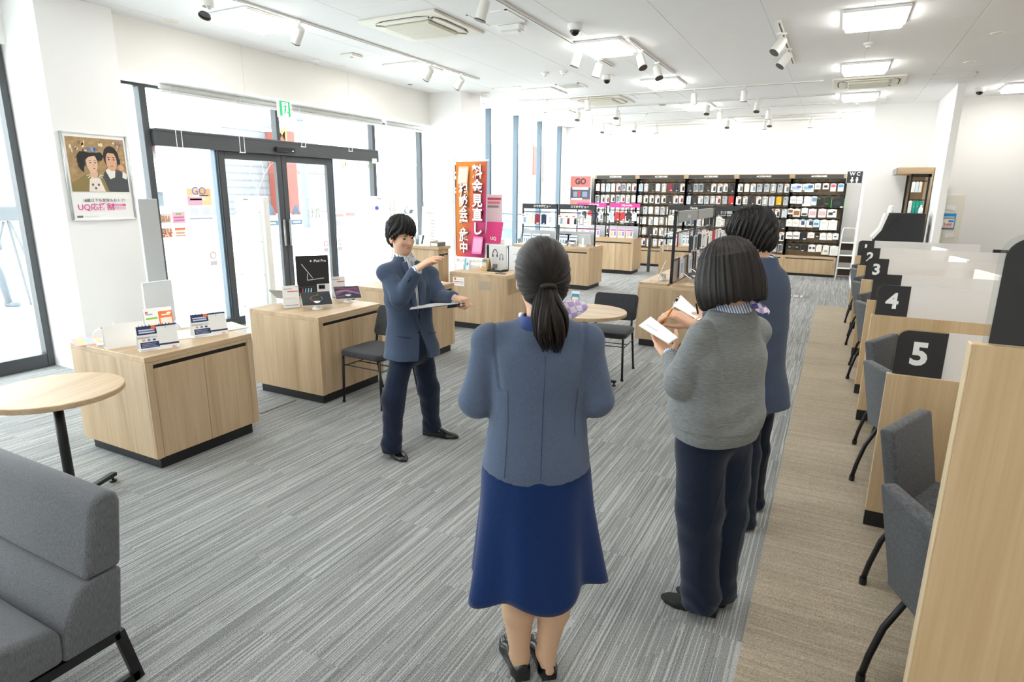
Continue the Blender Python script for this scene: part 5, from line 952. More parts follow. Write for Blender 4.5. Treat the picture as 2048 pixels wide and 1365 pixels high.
t = thing('banner_pole', 'bare white banner pole leaning behind the banners', 'pole', (pa[0]-.42, 8.55, 0)); MB().tube([(0, 0, 0), (-.06, 0, zz1)], .012, 8).build('pole', PLWW, t); CB(-.1, .1, -.1, .1, 0, .03, c=.006).build('base', PLWW, t)
q = ony(985, 455, 8.6); t = thing('brochure_rack', 'pink and white brochure stand right of the orange banner', 'brochure stand', (q[0], 8.6, 0)); CB(-.12, .12, 0, .2, 0, 1.08, c=.006).build('cabinet', mat('rack_white', '#ece8ea', .6), t)
b_ = MB().prism([(-.13, -.02, 1.02), (.15, -.02, 1.02), (.19, .0, 1.36), (-.10, .0, 1.36)], (0, .012, 0)).build('pink_panel', ink('#e0438c'), t); text('UQ', .07, WINK, b_, (.03, -.03, 1.1), name='lettering', bold=.003); CB(-.12, .15, .02, .04, 1.36, 1.78, c=.003).build('back_card', ink('#d9c9d2'), t)
for z, c_, x1 in ((1.7, '#b83a5a', .14), (1.64, '#c8707c', .12), (1.58, '#8a8088', .1)): B(-.1, x1, .016, .02, z, z+.035).build('print', ink(c_), t)
# ================================================================== posters
XP = -6.45
a_, b_ = onx(118, 262, XP), onx(270, 437, XP); w, h = b_[1]-a_[1], a_[2]-b_[2]
t = thing('framed_poster', 'white-framed advertising poster on the left pillar', 'poster', (XP, (a_[1]+b_[1])/2, (a_[2]+b_[2])/2), pi/2)      # local x along +y world, front is -y local
t.rotation_euler = (0, 0, pi/2)
def pq(x0, x1, z0, z1, c_, e, nm='print'): return B(-w/2+x0*w, -w/2+x1*w, -e, -e+.0006, -h/2+z0*h, -h/2+z1*h).build(nm, ink(c_), t)
def pe(pts, c_, e, nm='print'): return MB().poly([(-w/2+x*w, -e, -h/2+z*h) for x, z in pts]).build(nm, ink(c_), t)
def ell(cx, cz, rx, rz, c_, e, nm='print', a0=0, n=20): return pe([(cx+rx*cos(q), cz+rz*sin(q)) for q in np.linspace(0, 2*pi, n+1)[:-1]], c_, e, nm)
B(-w/2, w/2, -.012, 0, -h/2, h/2).build('backing', mat('poster_board', '#f3f2ef', .5), t)
for s in (-1, 1): MB().tube([(s*w/2, -.012, -h/2), (s*w/2, -.012, h/2)], .012, 8).build('frame_bar', SILVER, t, smooth=True); MB().tube([(-w/2, -.012, s*h/2), (w/2, -.012, s*h/2)], .012, 8).build('frame_bar', PLWW, t, smooth=True)
mm = mat('poster_gilt', '#a98a62', .6, noise=.55, nscale=24); B(-w/2+.05*w, -w/2+.95*w, -.0135, -.0125, -h/2+.33*h, -h/2+.95*h).build('print', mm, t)
for _ in range(46): cx_, cz_ = random.uniform(.08, .92), random.uniform(.62, .93); ell(cx_, cz_, random.uniform(.008, .03), random.uniform(.006, .03), random.choice(['#d8c29a', '#8a6a44', '#e6d8b8', '#b8925c', '#f2e8d0', '#6f5436']), .0139, n=8)
E0 = .0145
pe([(.56, .33), (.95, .33), (.95, .5), (.84, .58), (.72, .6), (.6, .58), (.52, .48)], '#4a4c50', E0)                                     # dark coat
pe([(.6, .58), (.68, .62), (.76, .58), (.74, .5), (.66, .48)], '#e9e4dc', E0+.0005); ell(.72, .74, .125, .13, '#2a2826', E0+.0008); ell(.715, .69, .088, .115, '#d9a988', E0+.0012)                # man
pe([(.6, .76), (.62, .83), (.72, .85), (.82, .82), (.83, .74), (.79, .78), (.68, .79)], '#25211f', E0+.0016)
for cx_ in (.675, .755): ell(cx_, .71, .017, .006, '#2a2020', E0+.0018, n=8); ell(cx_, .735, .026, .004, '#33271f', E0+.0018, n=8)
ell(.715, .632, .03, .006, '#a8675a', E0+.0018, n=8); ell(.86, .62, .05, .04, '#d8a888', E0+.002, n=10); pe([(.82, .66), (.84, .72), (.86, .72), (.85, .65)], '#2a2a30', E0+.0022); pe([(.86, .5), (.93, .48), (.94, .54), (.88, .58)], '#ece8e2', E0+.002)
pe([(.05, .33), (.62, .33), (.56, .48), (.46, .54), (.3, .54), (.14, .46), (.05, .42)], '#8a7a48', E0+.0024); pe([(.3, .33), (.56, .33), (.5, .47), (.42, .51), (.33, .47)], '#e8ddd0', E0+.0026); ell(.41, .54, .06, .06, '#dcb294', E0+.0028)
pe([(.18, .74), (.24, .79), (.4, .78), (.56, .79), (.6, .74), (.55, .69), (.3, .7), (.26, .55), (.2, .6)], '#1f2426', E0+.0026); ell(.40, .66, .088, .11, '#e2bca2', E0+.0032); pe([(.31, .70), (.33, .76), (.42, .785), (.5, .74), (.44, .745), (.36, .73)], '#241f1e', E0+.0034)
for cx_ in (.375, .45): ell(cx_, .665, .017, .006, '#2a2020', E0+.0036, n=8); ell(cx_, .69, .024, .003, '#4a352a', E0+.0036, n=8)
ell(.425, .598, .02, .006, '#b0524e', E0+.0036, n=8); pe([(.42, .655), (.44, .625), (.415, .622)], '#cfa084', E0+.0036)
for r_ in (.08, .1, .12):
    for q in np.linspace(pi*1.1, pi*1.9, 9): ell(.42+r_*1.1*cos(q), .545+r_*.75*sin(q), .009, .007, '#f3ece0', E0+.0038, n=6)
for cx_, cz_ in ((.37, .41), (.46, .41), (.41, .37)): ell(cx_, cz_, .02, .016, '#6d6478', E0+.0038, n=6)
for cx_, c_ in ((.38, '#6f7fb8'), (.44, '#8fa8d0'), (.48, '#5a6ca0')): ell(cx_, .82, .03, .025, c_, E0+.003, n=7)
text('18歳以下も家族もおトク!', .048, BINK, t, (0.01, -.018, -h/2+.225*h), name='lettering', fit=w*.66, bold=.0002); text('UQ応援割', .085, ink('#df4f9b'), t, (-.075, -.018, -h/2+.145*h), name='lettering', fit=w*.56, bold=.0009)
pq(.63, .86, .155, .185, '#e26aaa', .0135); text('U18&家族', .022, WINK, t, (.13, -.018, -h/2+.17*h), name='lettering'); text('好評受付中!', .032, ink('#df4f9b'), t, (.135, -.018, -h/2+.128*h), name='lettering', fit=w*.25)
pq(.06, .15, .025, .05, '#77767a', .0135); pq(.17, .4, .035, .04, '#c9c9c9', .0135); text('UQ', .035, ink('#6a6ac8'), t, (w*.36, -.019, -h/2+.9*h), name='lettering', bold=.001)
a_, b_ = ony(1142, 353, 15.71), ony(1180, 408, 15.71); w, h = b_[0]-a_[0], a_[2]-b_[2]+.05; t = thing('framed_poster', 'red and dark advertising poster on the rear corner pillar', 'poster', ((a_[0]+b_[0])/2, 15.715, b_[2]-.05+h/2)); CB(-w/2-.02, w/2+.02, -.012, 0, -h/2-.02, h/2+.02, c=.003).build('frame', PLWW, t); B(-w/2, w/2, -.0135, -.012, -h/2, h/2).build('sheet', ink('#4a4a58'), t)
pq(0, 1, .62, 1, '#e06a60', .0142); pq(.1, .9, .55, .63, '#f0e4e4', .015); pq(.4, .5, .3, .5, '#b83030', .015); pq(.15, .35, .3, .48, '#8a8a98', .015); pq(.6, .85, .3, .48, '#7c88a0', .015); pq(0, 1, 0, .22, '#e88078', .0142); pq(.05, .6, .2, .26, '#f4e8e8', .015); text('GO', .2, ink('#3a3038'), t, (0, -.02, h*.32), name='lettering', bold=.01)
# ================================================================== far right corner
t = thing('wc_sign', 'black WC sign with man and woman symbols on the wall end', 'sign', (.24, 15.66, 2.22)); CB(-.155, .155, 0, .03, -.13, .13, c=.006).build('panel', DARKP, t); f = MB(); [f.box(*b_[:2], -.004, 0, *b_[2:]) for b_ in ((-.158, .158, .122, .134), (-.158, .158, -.134, -.122), (-.158, -.146, -.134, .134), (.146, .158, -.134, .134))]; f.build('frame', SILVER, t); CB(-.01, .01, .03, .45, -.01, .01, c=.002).build('bracket', SILVER, t)
text('W C', .1, WINK, t, (0, -.004, .066), name='lettering', bold=.003)
for sx_, lady in ((-.045, True), (.05, False)):
    m_ = MB(); m_.poly([(sx_+.017*cos(q), -.005, -.01+.017*sin(q)) for q in np.linspace(0, 2*pi, 13)[:-1]])
    if lady: m_.poly([(sx_-.014, -.005, -.03), (sx_+.014, -.005, -.03), (sx_+.036, -.005, -.085), (sx_-.036, -.005, -.085)]); m_.box(sx_-.012, sx_-.002, -.005, -.004, -.118, -.085); m_.box(sx_+.002, sx_+.012, -.005, -.004, -.118, -.085)
    else: m_.box(sx_-.024, sx_+.024, -.005, -.004, -.078, -.03); m_.box(sx_-.014, sx_-.002, -.005, -.004, -.118, -.078); m_.box(sx_+.002, sx_+.014, -.005, -.004, -.118, -.078)
    m_.build('pictogram', WINK, t)
t = thing('step_ladder', 'white tubular step ladder leaning by the back wall', 'ladder', (.28, 15.5, 0))
for s in (-1, 1): MB().tube([(s*.16, -.25, 0), (s*.13, .3, 1.05), (s*.11, .31, 1.12)], .012, 8).build('side_rail', PLW, t, smooth=True); MB().tube([(s*.16, .38, 0), (s*.13, .3, 1.0)], .011, 8).build('rear_leg', PLW, t, smooth=True)
MB().tube([(-.11, .31, 1.12), (.11, .31, 1.12)], .012, 8).build('top_rail', PLW, t)
for k in range(3): z = .25+.27*k; y_ = -.25+.55*z/1.05; CB(-.14, .14, y_-.02, y_+.16, z, z+.02, c=.004).build('tread', PLW, t); CB(-.125, .125, y_+.17, y_+.19, z-.16, z+.02, c=.004).build('step_pad', mat('rubber_brown', '#3b2d27', .9, bump=.8, bscale=120), t)
t = thing('document_terminal', 'black-sided document terminal standing by the partition wall', 'kiosk', (0, 12.3, 0)); MB().prism([(.62, 0, .3), (1.315, 0, .3), (1.315, 0, 1.08), (1.30, 0, 1.54), (.78, 0, 1.54), (.70, 0, 1.25), (.602, 0, 1.08)], (0, .45, 0)).build('side_shell', mat('kiosk_black', '#26262a', .7, bump=.2, bscale=800), t); MB().prism([(.775, .01, 1.53), (.70, .01, 1.25), (.60, .01, 1.10), (.56, .01, 1.13), (.665, .01, 1.28), (.72, .01, 1.53)], (0, .42, 0)).build('front_panel', PLWW, t); CB(.64, 1.30, .02, .43, 0, .3, c=.004).build('plinth', BLACK, t); B(.86, .95, -.004, 0, 1.28, 1.34).build('vent', BLACK, t)
MB().tube([(.96, -.004, 1.53), (.95, -.006, 1.48), (.86, -.006, 1.40), (.72, -.006, 1.22)], .003, 5).build('cable', BLACK, t); MB().lathe([(.05, 0), (.05, .03), (.04, .1), (.03, .13)], 16, c=(.80, .12, 1.54)).build('camera_hood', PLWW, t, smooth=True)
t = thing('shop_shelf', 'oak-topped black-framed shelf of boxes behind the document terminal', 'shelf', (0, 13.0, 0)); CB(.85, 1.39, -.02, .9, 2.2, 2.31, c=.003).build('canopy', OAKX, t); B(.83, .85, -.02, .9, 2.2, 2.3).build('sign_face', GREYP, t); CB(1.36, 1.39, 0, .9, 0, 2.2, c=.002).build('side_panel', OAK, t)
for x in (1.08, 1.335): CB(x-.015, x+.015, .0, .03, .9, 2.2, c=.002).build('post', BLKM, t)
for x in (1.08,): CB(x-.015, x+.015, .85, .88, 0.9, 2.2, c=.002).build('post', BLKM, t)
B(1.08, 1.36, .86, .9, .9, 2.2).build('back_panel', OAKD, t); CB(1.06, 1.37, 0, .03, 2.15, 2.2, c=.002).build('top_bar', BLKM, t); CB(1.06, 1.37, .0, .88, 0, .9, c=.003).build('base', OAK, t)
for z in (2.08, 1.76): CB(1.08, 1.34, .02, .04, z-.008, z+.008, c=.002).build('cross_bar', BLKM, t)
for k in range(3): pack((1.115+.05*k, 12.89, 2.06), .045, .17, .09, ['white', 'pale', 'cream'][k], [], ['white', 'pale blue', 'cream'][k]+' slim box hanging on the upper bar of the terminal shelf')
for k in range(4): pack((1.11+.052*k, 12.89, 1.74), .046, .2, .09, ['white', 'teal', 'teal', 'teal'][k], [(.4, .6, .5, .56, '#ffffff')] if k else [], ('white slim box left of the teal boxes on the terminal shelf', 'leftmost teal slim box on the terminal shelf', 'middle teal slim box on the terminal shelf', 'rightmost teal slim box on the terminal shelf')[k])
t = thing('spray_bottle', 'white plastic bottle standing on top of the document terminal', 'bottle', (1.23, 12.45, 1.542)); MB().lathe([(.03, 0), (.032, .005), (.032, .08), (.02, .1), (.012, .105), (.012, .14)], 16).build('body', PLWW, t, smooth=True)
t = thing('notice_board', 'cream wall board with pinned papers behind the desks', 'notice board', (1.86, 13.6, 1.45)); CB(-.17, .12, -.015, 0, -.45, .4, c=.003).build('board', mat('board_cream', '#e9e4d6', .8), t)
a_, b_ = ony(1886, 427, 13.56), ony(1908, 459, 13.56); w, h = b_[0]-a_[0], a_[2]-b_[2]; t = thing('price_poster', 'blue price poster reading 3,680 pinned to the cream board', 'poster', ((a_[0]+b_[0])/2, 13.58, (a_[2]+b_[2])/2)); CB(-w/2, w/2, -.004, 0, -h/2, h/2, c=.001).build('sheet', ink('#2f93dc'), t); pq(.08, .92, .08, .62, '#f4efe8', .005); pq(.08, .92, .62, .68, '#f0d43a', .005); pq(.5, .88, .45, .58, '#2f93dc', .0056); pq(0, 1, 0, .03, '#2a2a30', .0056); text('3,680', .06, ink('#d8503c'), t, (0, -.008, -h*.2), name='lettering', bold=.001); pq(.1, .9, .74, .8, '#e6f2fa', .005); pq(.1, .9, .1, .15, '#e0a090', .0056)
for k, (px, py) in enumerate(((1902, 416), (1899, 471))):
    q = ony(px, py, 13.57); tag(CB(-.07, .07, -.002, 0, -.04, .04, c=.0008).build('paper_sheet', PAPER, None, loc=(q[0], 13.58, q[2]), rot=(0, .2*(-1)**k, 0)), ('white slip pinned above the blue price poster', 'white slip pinned below the blue price poster')[k], 'paper')
t = thing('thin_divider', 'thin dark-edged wall panel beside the cream board', 'panel', (1.58, 13.5, 0)); CB(-.1, .10, 0, .09, 0, 1.98, c=.002).build('panel', mat('panel_white', '#f3f1ea', .7), t); B(.10, .108, -.002, .09, 0, 1.98).build('dark_edge', BLACK, t)
t = thing('office_chair_back', 'black rounded chair back just above the desk screens', 'chair', (2.35, 11.6, 0)); soft(MB().cbox(-.2, .2, -.03, .03, .7, 1.05, c=.004).build('backrest', BLKM, t), .05, 4); MB().tube([(0, .03, .5), (0, .05, .8)], .02, 8).build('back_post', BLKM, t); soft(MB().cbox(-.22, .22, -.02, .4, .44, .5, c=.004).build('seat', BLKM, t), .02); MB().cyl((0, .2, .06), (0, .2, .44), .025, n=10).build('gas_lift', BLKM, t)
for k in range(5):
    a = 2*pi*k/5; MB().tube([(0, .2, .08), (.26*cos(a), .2+.26*sin(a), .05)], .018, 6).build('base_arm', BLKM, t); MB().sphere((.26*cos(a), .2+.26*sin(a), .028), .028, 8, 6).build('castor', BLACK, t)
# floor grille and small table card
q = [at(*p) for p in ((1568, 598), (1580, 587), (1611, 590), (1604, 598))]; c_ = sum(q)/4; t = thing('floor_sticker', 'grey rectangular floor plate with white marks on the carpet', 'floor plate', (c_[0], c_[1], 0)); CB(-.24, .24, -.16, .16, .0015, .006, c=.001).build('plate', mat('plate_grey', '#77787a', .7), t)
for x0, x1, cc in ((-.22, -.16, '#eeeeec'), (-.1, -.06, '#c9c9c7'), (-.04, .05, '#b9b9b7'), (.08, .12, '#c9c9c7')): B(x0, x1, -.13, .13, .006, .0068).build('mark', ink(cc), t)
a_ = at(1150, 609, .715); card('blue and white three-sided price card on the rear round table', (a_[0], a_[1], .715), radians(8), .085, .13, '#f6f6f2', [(0, 1, .0, .62, '#3a9bdc'), (.12, .88, .08, .5, '#f8f4ea'), (.12, .88, .5, .56, '#f0d03a'), (.15, .4, .12, .2, '#f0d03a'), (.15, .4, .28, .36, '#f0d03a'), (.5, .85, .12, .2, '#e89080'), (.5, .85, .28, .36, '#e89080'), (.05, .95, .56, .8, '#3a9bdc')], lean=8, depth=.075)
# ================================================================== people
# organic shapes: signed distance fields turned to mesh with surface nets
def smin(a, b, k): h_ = np.clip(.5+.5*(b-a)/k, 0, 1); return b+(a-b)*h_-k*h_*(1-h_)
def cone(P, a, b, r0, r1):
    a = np.asarray(a, np.float32); b = np.asarray(b, np.float32); ab = b-a; t_ = np.clip(((P-a)@ab)/max(1e-9, float(ab@ab)), 0, 1)
    return np.linalg.norm(P-a-t_[:, None]*ab, axis=1)-(r0+t_*(r1-r0))
def elps(P, c, r, fr=None):
    q = P-np.asarray(c, np.float32)
    if fr is not None: q = q@np.asarray(fr, np.float32).T
    r = np.asarray(r, np.float32); k0 = np.linalg.norm(q/r, axis=1); k1 = np.linalg.norm(q/(r*r), axis=1)+1e-9; return k0*(k0-1)/k1
_LC = {}
def dense(secs):
    key = str(secs)
    if key not in _LC:
        A = np.array(secs, float); m_ = np.zeros_like(A); m_[1:-1] = (A[2:]-A[:-2])/(A[2:, :1]-A[:-2, :1]); m_[0] = (A[1]-A[0])/(A[1, 0]-A[0, 0]); m_[-1] = (A[-1]-A[-2])/(A[-1, 0]-A[-2, 0]); out = []
        for i in range(len(A)-1):
            h_ = A[i+1, 0]-A[i, 0]
            for t_ in np.linspace(0, 1, 9)[:-1]: out.append((2*t_**3-3*t_**2+1)*A[i]+(t_**3-2*t_**2+t_)*h_*m_[i]+(3*t_**2-2*t_**3)*A[i+1]+(t_**3-t_**2)*h_*m_[i+1])
        out.append(A[-1]); _LC[key] = np.array(out, np.float32)
    return _LC[key]
def loftd(P, secs, rt, fw, e=2.4):
    S = dense(secs); z = P[:, 2]; i = [np.interp(z, S[:, 0], S[:, k]) for k in range(1, 5)]
    u = (P[:, 0]-i[0])*rt[0]+(P[:, 1]-i[1])*rt[1]; v = (P[:, 0]-i[0])*fw[0]+(P[:, 1]-i[1])*fw[1]
    k_ = (np.abs(u/i[2])**e+np.abs(v/i[3])**e)**(1/e); d = (k_-1)*np.minimum(i[2], i[3])
    return np.maximum(d, np.maximum(z-S[-1, 0], S[0, 0]-z))
def chain(P, pts, rs, k=.02):
    d = None
    for i in range(len(pts)-1):
        q = cone(P, pts[i], pts[i+1], rs[i], rs[i+1]); d = q if d is None else smin(d, q, k)
    return d
def wrink(P, amp, f=(18, 18, 30), seed=0):
    rs = np.random.RandomState(seed); d = np.zeros(len(P), np.float32)
    for k in range(6):
        kv = rs.normal(size=3)*np.array(f); d += np.sin(P@kv.astype(np.float32)+rs.uniform(0, 6.3)+1.5*np.sin(P@(rs.normal(size=3)*9).astype(np.float32)))
    return d*amp/3
def nets(f, lo, hi, h, blk=8):
    lo = np.asarray(lo, np.float32); n = np.ceil((np.asarray(hi)-lo)/h/blk).astype(int); N = n*blk+1
    V = np.full(N, 1., np.float32)
    bi = np.stack(np.meshgrid(*[np.arange(k) for k in n], indexing='ij'), -1).reshape(-1, 3)
    fc = f((lo+(bi+.5)*blk*h).astype(np.float32)); act = np.abs(fc) < blk*h*1.35
    for (i, j, k), v in zip(bi[~act], fc[~act]): V[i*blk:(i+1)*blk+1, j*blk:(j+1)*blk+1, k*blk:(k+1)*blk+1] = v
    o = np.stack(np.meshgrid(*[np.arange(blk+1)]*3, indexing='ij'), -1).reshape(-1, 3)
    A = bi[act]
    for s in range(0, len(A), 400):
        b = A[s:s+400]; idx = (b[:, None]*blk+o[None]).reshape(-1, 3); v = f((lo+idx*h).astype(np.float32)); V[idx[:, 0], idx[:, 1], idx[:, 2]] = v
    neg = V < 0; c = np.array(V.shape)-1
    s = np.zeros(c, np.int8)
    for dx in (0, 1):
        for dy in (0, 1):
            for dz in (0, 1): s += neg[dx:dx+c[0], dy:dy+c[1], dz:dz+c[2]]
    ci = np.argwhere((s > 0) & (s < 8)); acc = np.zeros((len(ci), 3)); cnt = np.zeros(len(ci))
    cor = [(0, 0, 0), (1, 0, 0), (0, 1, 0), (1, 1, 0), (0, 0, 1), (1, 0, 1), (0, 1, 1), (1, 1, 1)]; cv = [V[ci[:, 0]+a, ci[:, 1]+b, ci[:, 2]+d] for a, b, d in cor]
    for a in range(8):
        for ax in range(3):
            b = a | (1 << ax)
            if b == a: continue
            m_ = (cv[a] < 0) != (cv[b] < 0); t_ = np.where(m_, cv[a]/np.where(cv[a] == cv[b], 1, cv[a]-cv[b]), 0)
            p = np.array(cor[a], float)[None]+t_[:, None]*np.eye(3)[ax]; acc[m_] += p[m_]; cnt[m_] += 1
    vv = lo+(ci+acc/np.maximum(cnt, 1)[:, None])*h
    ID = -np.ones(c, int); ID[ci[:, 0], ci[:, 1], ci[:, 2]] = np.arange(len(ci)); F = []
    for ax in range(3):
        u, w = [(1, 2), (2, 0), (0, 1)][ax]; sl0 = [slice(0, c[k]) for k in range(3)]; sl1 = list(sl0); sl1[ax] = slice(1, c[ax]+1)
        a = neg[tuple(sl0)]; b = neg[tuple(sl1)]; e = np.argwhere(a != b); e = e[(e[:, u] > 0) & (e[:, w] > 0)]
        du = np.eye(3, dtype=int)[u]; dw = np.eye(3, dtype=int)[w]; g = lambda q: ID[q[:, 0], q[:, 1], q[:, 2]]
        q = np.stack([g(e-du-dw), g(e-dw), g(e), g(e-du)], 1); fl = ~a[e[:, 0], e[:, 1], e[:, 2]]; q[fl] = q[fl][:, ::-1]; F.append(q)
    F = np.concatenate(F); F = F[(F >= 0).all(1)]
    return vv, F
def sdf_obj(name, f, lo, hi, h, m, parent, org, mats=None, paint=None, smooth_it=1):
    v, F = nets(f, lo, hi, h)
    me = bpy.data.meshes.new(name); me.vertices.add(len(v)); me.vertices.foreach_set('co', (v-np.asarray(org)).astype(np.float32).ravel())
    me.loops.add(len(F)*4); me.loops.foreach_set('vertex_index', F.astype(np.int32).ravel()); me.polygons.add(len(F)); me.polygons.foreach_set('loop_start', np.arange(0, len(F)*4, 4, dtype=np.int32)); me.polygons.foreach_set('loop_total', np.full(len(F), 4, np.int32))
    for q in (mats or [m]): me.materials.append(q)
    me.polygons.foreach_set('use_smooth', np.ones(len(F), bool))
    if paint is not None: me.polygons.foreach_set('material_index', paint(v[F].mean(1)).astype(np.int32))
    me.update(calc_edges=True); return link(me, name, parent)
def bounded(fn, pts, mar):
    pts = np.array(pts, np.float32); lo, hi = pts.min(0)-mar, pts.max(0)+mar
    def g(P):
        q = np.maximum(np.maximum(lo-P, P-hi), 0); far = np.linalg.norm(q, axis=1); m_ = far <= 0; d = far+mar*.6
        if m_.any(): d[m_] = fn(P[m_])
        return d.astype(np.float32)
    return g
nrm = lambda v: np.asarray(v, float)/np.linalg.norm(v)
def hand_prims(wr, d, n, side, curl=(.35, .4, .3), spread=0., thumb=(.5, .7, .35), sc=1., tcurl=.3):
    """wr wrist, d towards fingers, n out of the palm, side=+1/-1 picks the thumb side of d x n; returns list of segments"""
    wr = np.array(wr, float); d = nrm(d); n = np.array(n, float); n = nrm(n-d*(n@d)); s = np.cross(d, n)*side; seg = []
    offs = (.031, .0105, -.010, -.029); ln = ((.042, .026, .021), (.046, .03, .022), (.043, .027, .021), (.034, .021, .018)); kn = (.086, .09, .085, .077); rr = (.0098, .0102, .0096, .0086)
    cl = curl if hasattr(curl[0], '__len__') else [curl]*4
    for i in range(4):
        k0 = wr+sc*(d*.02+s*offs[i]*.75); k1 = wr+sc*(d*kn[i]+s*offs[i]); seg.append((k0, k1, .017*sc, .0125*sc)); a = 0; p = k1; dd0 = nrm(d+s*spread*(1.5-i)*.12)
        for j in range(3): a += cl[i][j]; q = p+sc*ln[i][j]*(dd0*cos(a)+n*sin(a)); seg.append((p, q, rr[i]*sc*(1-.08*j), rr[i]*sc*(1-.08*(j+1)))); p = q
    seg.append((wr+sc*d*.03+sc*s*.012, wr+sc*d*.075, .017*sc, .016*sc))
    tb = wr+sc*(d*.022+s*.022); td = nrm(d*thumb[0]+s*thumb[1]+n*thumb[2]); p1 = tb+sc*.044*td; seg.append((tb, p1, .0165*sc, .0125*sc)); t2 = nrm(td*(1-tcurl)+d*tcurl+n*tcurl*.4); p2 = p1+sc*.033*t2; seg.append((p1, p2, .0118*sc, .0105*sc)); t3 = nrm(t2*(1-tcurl)+d*tcurl+n*tcurl*.3); seg.append((p2, p2+sc*.026*t3, .0103*sc, .0085*sc))
    return seg
def hand_fn(seg):
    def f(P):
        d = None
        for a, b, r0, r1 in seg: q = cone(P, a, b, r0, r1); d = q if d is None else smin(d, q, .005)
        return d
    return bounded(f, [p for s in seg for p in s[:2]], .035)
def frame3(fwd, up=(0, 0, 1), roll=0):
    f = nrm(fwd); r = nrm(np.cross(f, up)); u = np.cross(r, f); r2 = r*cos(roll)+u*sin(roll); return np.stack([r2, f, np.cross(r2, f)])
def head_fn(c, fr, s=1., female=False):
    c = np.array(c, np.float32); fr = np.asarray(fr, np.float32)
    def f(P):
        q = ((P-c)@fr.T)/s; m_ = q.copy(); m_[:, 0] = np.abs(m_[:, 0])
        d = elps(q, (0, -.012, .032), (.073, .092, .086)); d = smin(d, elps(q, (0, .028, -.028), (.060, .064, .082)), .03); d = smin(d, elps(q, (0, .052, -.088), (.033, .032, .026)), .03); d = smin(d, elps(m_, (.034, .018, -.058), (.018, .036, .03)), .03)
        d = smin(d, elps(m_, (.030, .068, -.025), (.026, .022, .022)), .02)                         # cheeks
        d = smin(d, elps(m_, (.028, .080, .024), (.03, .012, .010)), .014)                         # brow
        d = np.maximum(d, -elps(m_, (.031, .103, .005), (.018, .016, .010))-0.0) if False else -smin(-d, elps(m_, (.031, .104, .004), (.020, .016, .011)), .010)
        d = smin(d, elps(m_, (.031, .077, .003), (.0155, .0135, .0115)), .004)                    # eyelids
        d = smin(d, cone(q, (0, .088, .012), (0, .110, -.030), .008, .0115), .010); d = smin(d, elps(m_, (.0115, .098, -.033), (.0085, .011, .008)), .006)
        d = smin(d, elps(q, (0, .0885, -.0585), (.021, .009, .0045)), .006); d = smin(d, elps(q, (0, .0875, -.0685), (.017, .009, .005)), .006); d = -smin(-d, elps(q, (0, .1035, -.0640), (.021, .006, .0014)), .003)
        e = elps(m_, (.079, -.004, -.010), (.010, .022, .033)); e = -smin(-e, elps(m_, (.090, .002, -.008), (.008, .012, .020)), .006); d = smin(d, e, .010)
        return d*s
    return bounded(f, [c-.13*s, c+.13*s], .03)
def facepaint(c, fr, s=1.):
    c = np.array(c); fr = np.asarray(fr)
    def g(X):
        q = ((X-c)@fr.T)/s; out = np.zeros(len(X), int)
        lip = (((q[:, 0]/.021)**2+((q[:, 2]+.0635)/.0088)**2) < 1) & (q[:, 1] > .082) & (q[:, 1] < .12); out[lip] = 1; return out
    return g
def eyes(parent, c, fr, org, s=1., gaze=(0, 1, -.1), glasses=False):
    fr = np.asarray(fr); loc = lambda p: np.array(c)+s*(np.array(p)@fr)-np.array(org)
    for sx in (-1, 1):
        m_ = MB(); n_ = 14
        pts = [(sx*.031+.0135*cos(a), .0895-.0035*abs(cos(a)), .002+(.0042 if sin(a) > 0 else .0030)*sin(a)) for a in np.linspace(0, 2*pi, n_+1)[:-1]]
        m_.poly([loc(p) for p in pts][::1]); m_.build('eye', mat('eye_white', '#d8d0ca', .3), parent)
        g = MB(); g.poly([loc((sx*.031+.003+.0056*cos(a), .0912, .002+min(.0042, .0056*sin(a)))) for a in np.linspace(0, 2*pi, 13)[:-1]]); g.build('iris', mat('iris', '#1c1412', .2), parent)
        l = MB(); l.tube([loc((sx*.031+.0145*cos(a), .0905-.004*abs(cos(a)), .0025+.0052*sin(a))) for a in np.linspace(.1, pi-.1, 9)], .0012*s, 5); l.build('eyelid_line', mat('lash', '#1d1614', .6), parent)
        b_ = MB(); b_.tube([loc((sx*x, y, z)) for x, y, z in ((.013, .0955, .019), (.024, .0975, .0225), (.036, .092, .023), (.048, .080, .017))], [.0022*s, .0028*s, .0025*s, .001*s], 6); b_.build('eyebrow', mat('brow', '#241b18', .9), parent)
SKIN = mat('skin', '#deb194', .5, spec=.35, noise=.06, nscale=60); SKIN.node_tree.nodes['Principled BSDF'].inputs['Subsurface Weight'].default_value = .08
LIP = mat('lips', '#c4847a', .45); STOCK = mat('stocking', '#d6b090', .5, spec=.3)
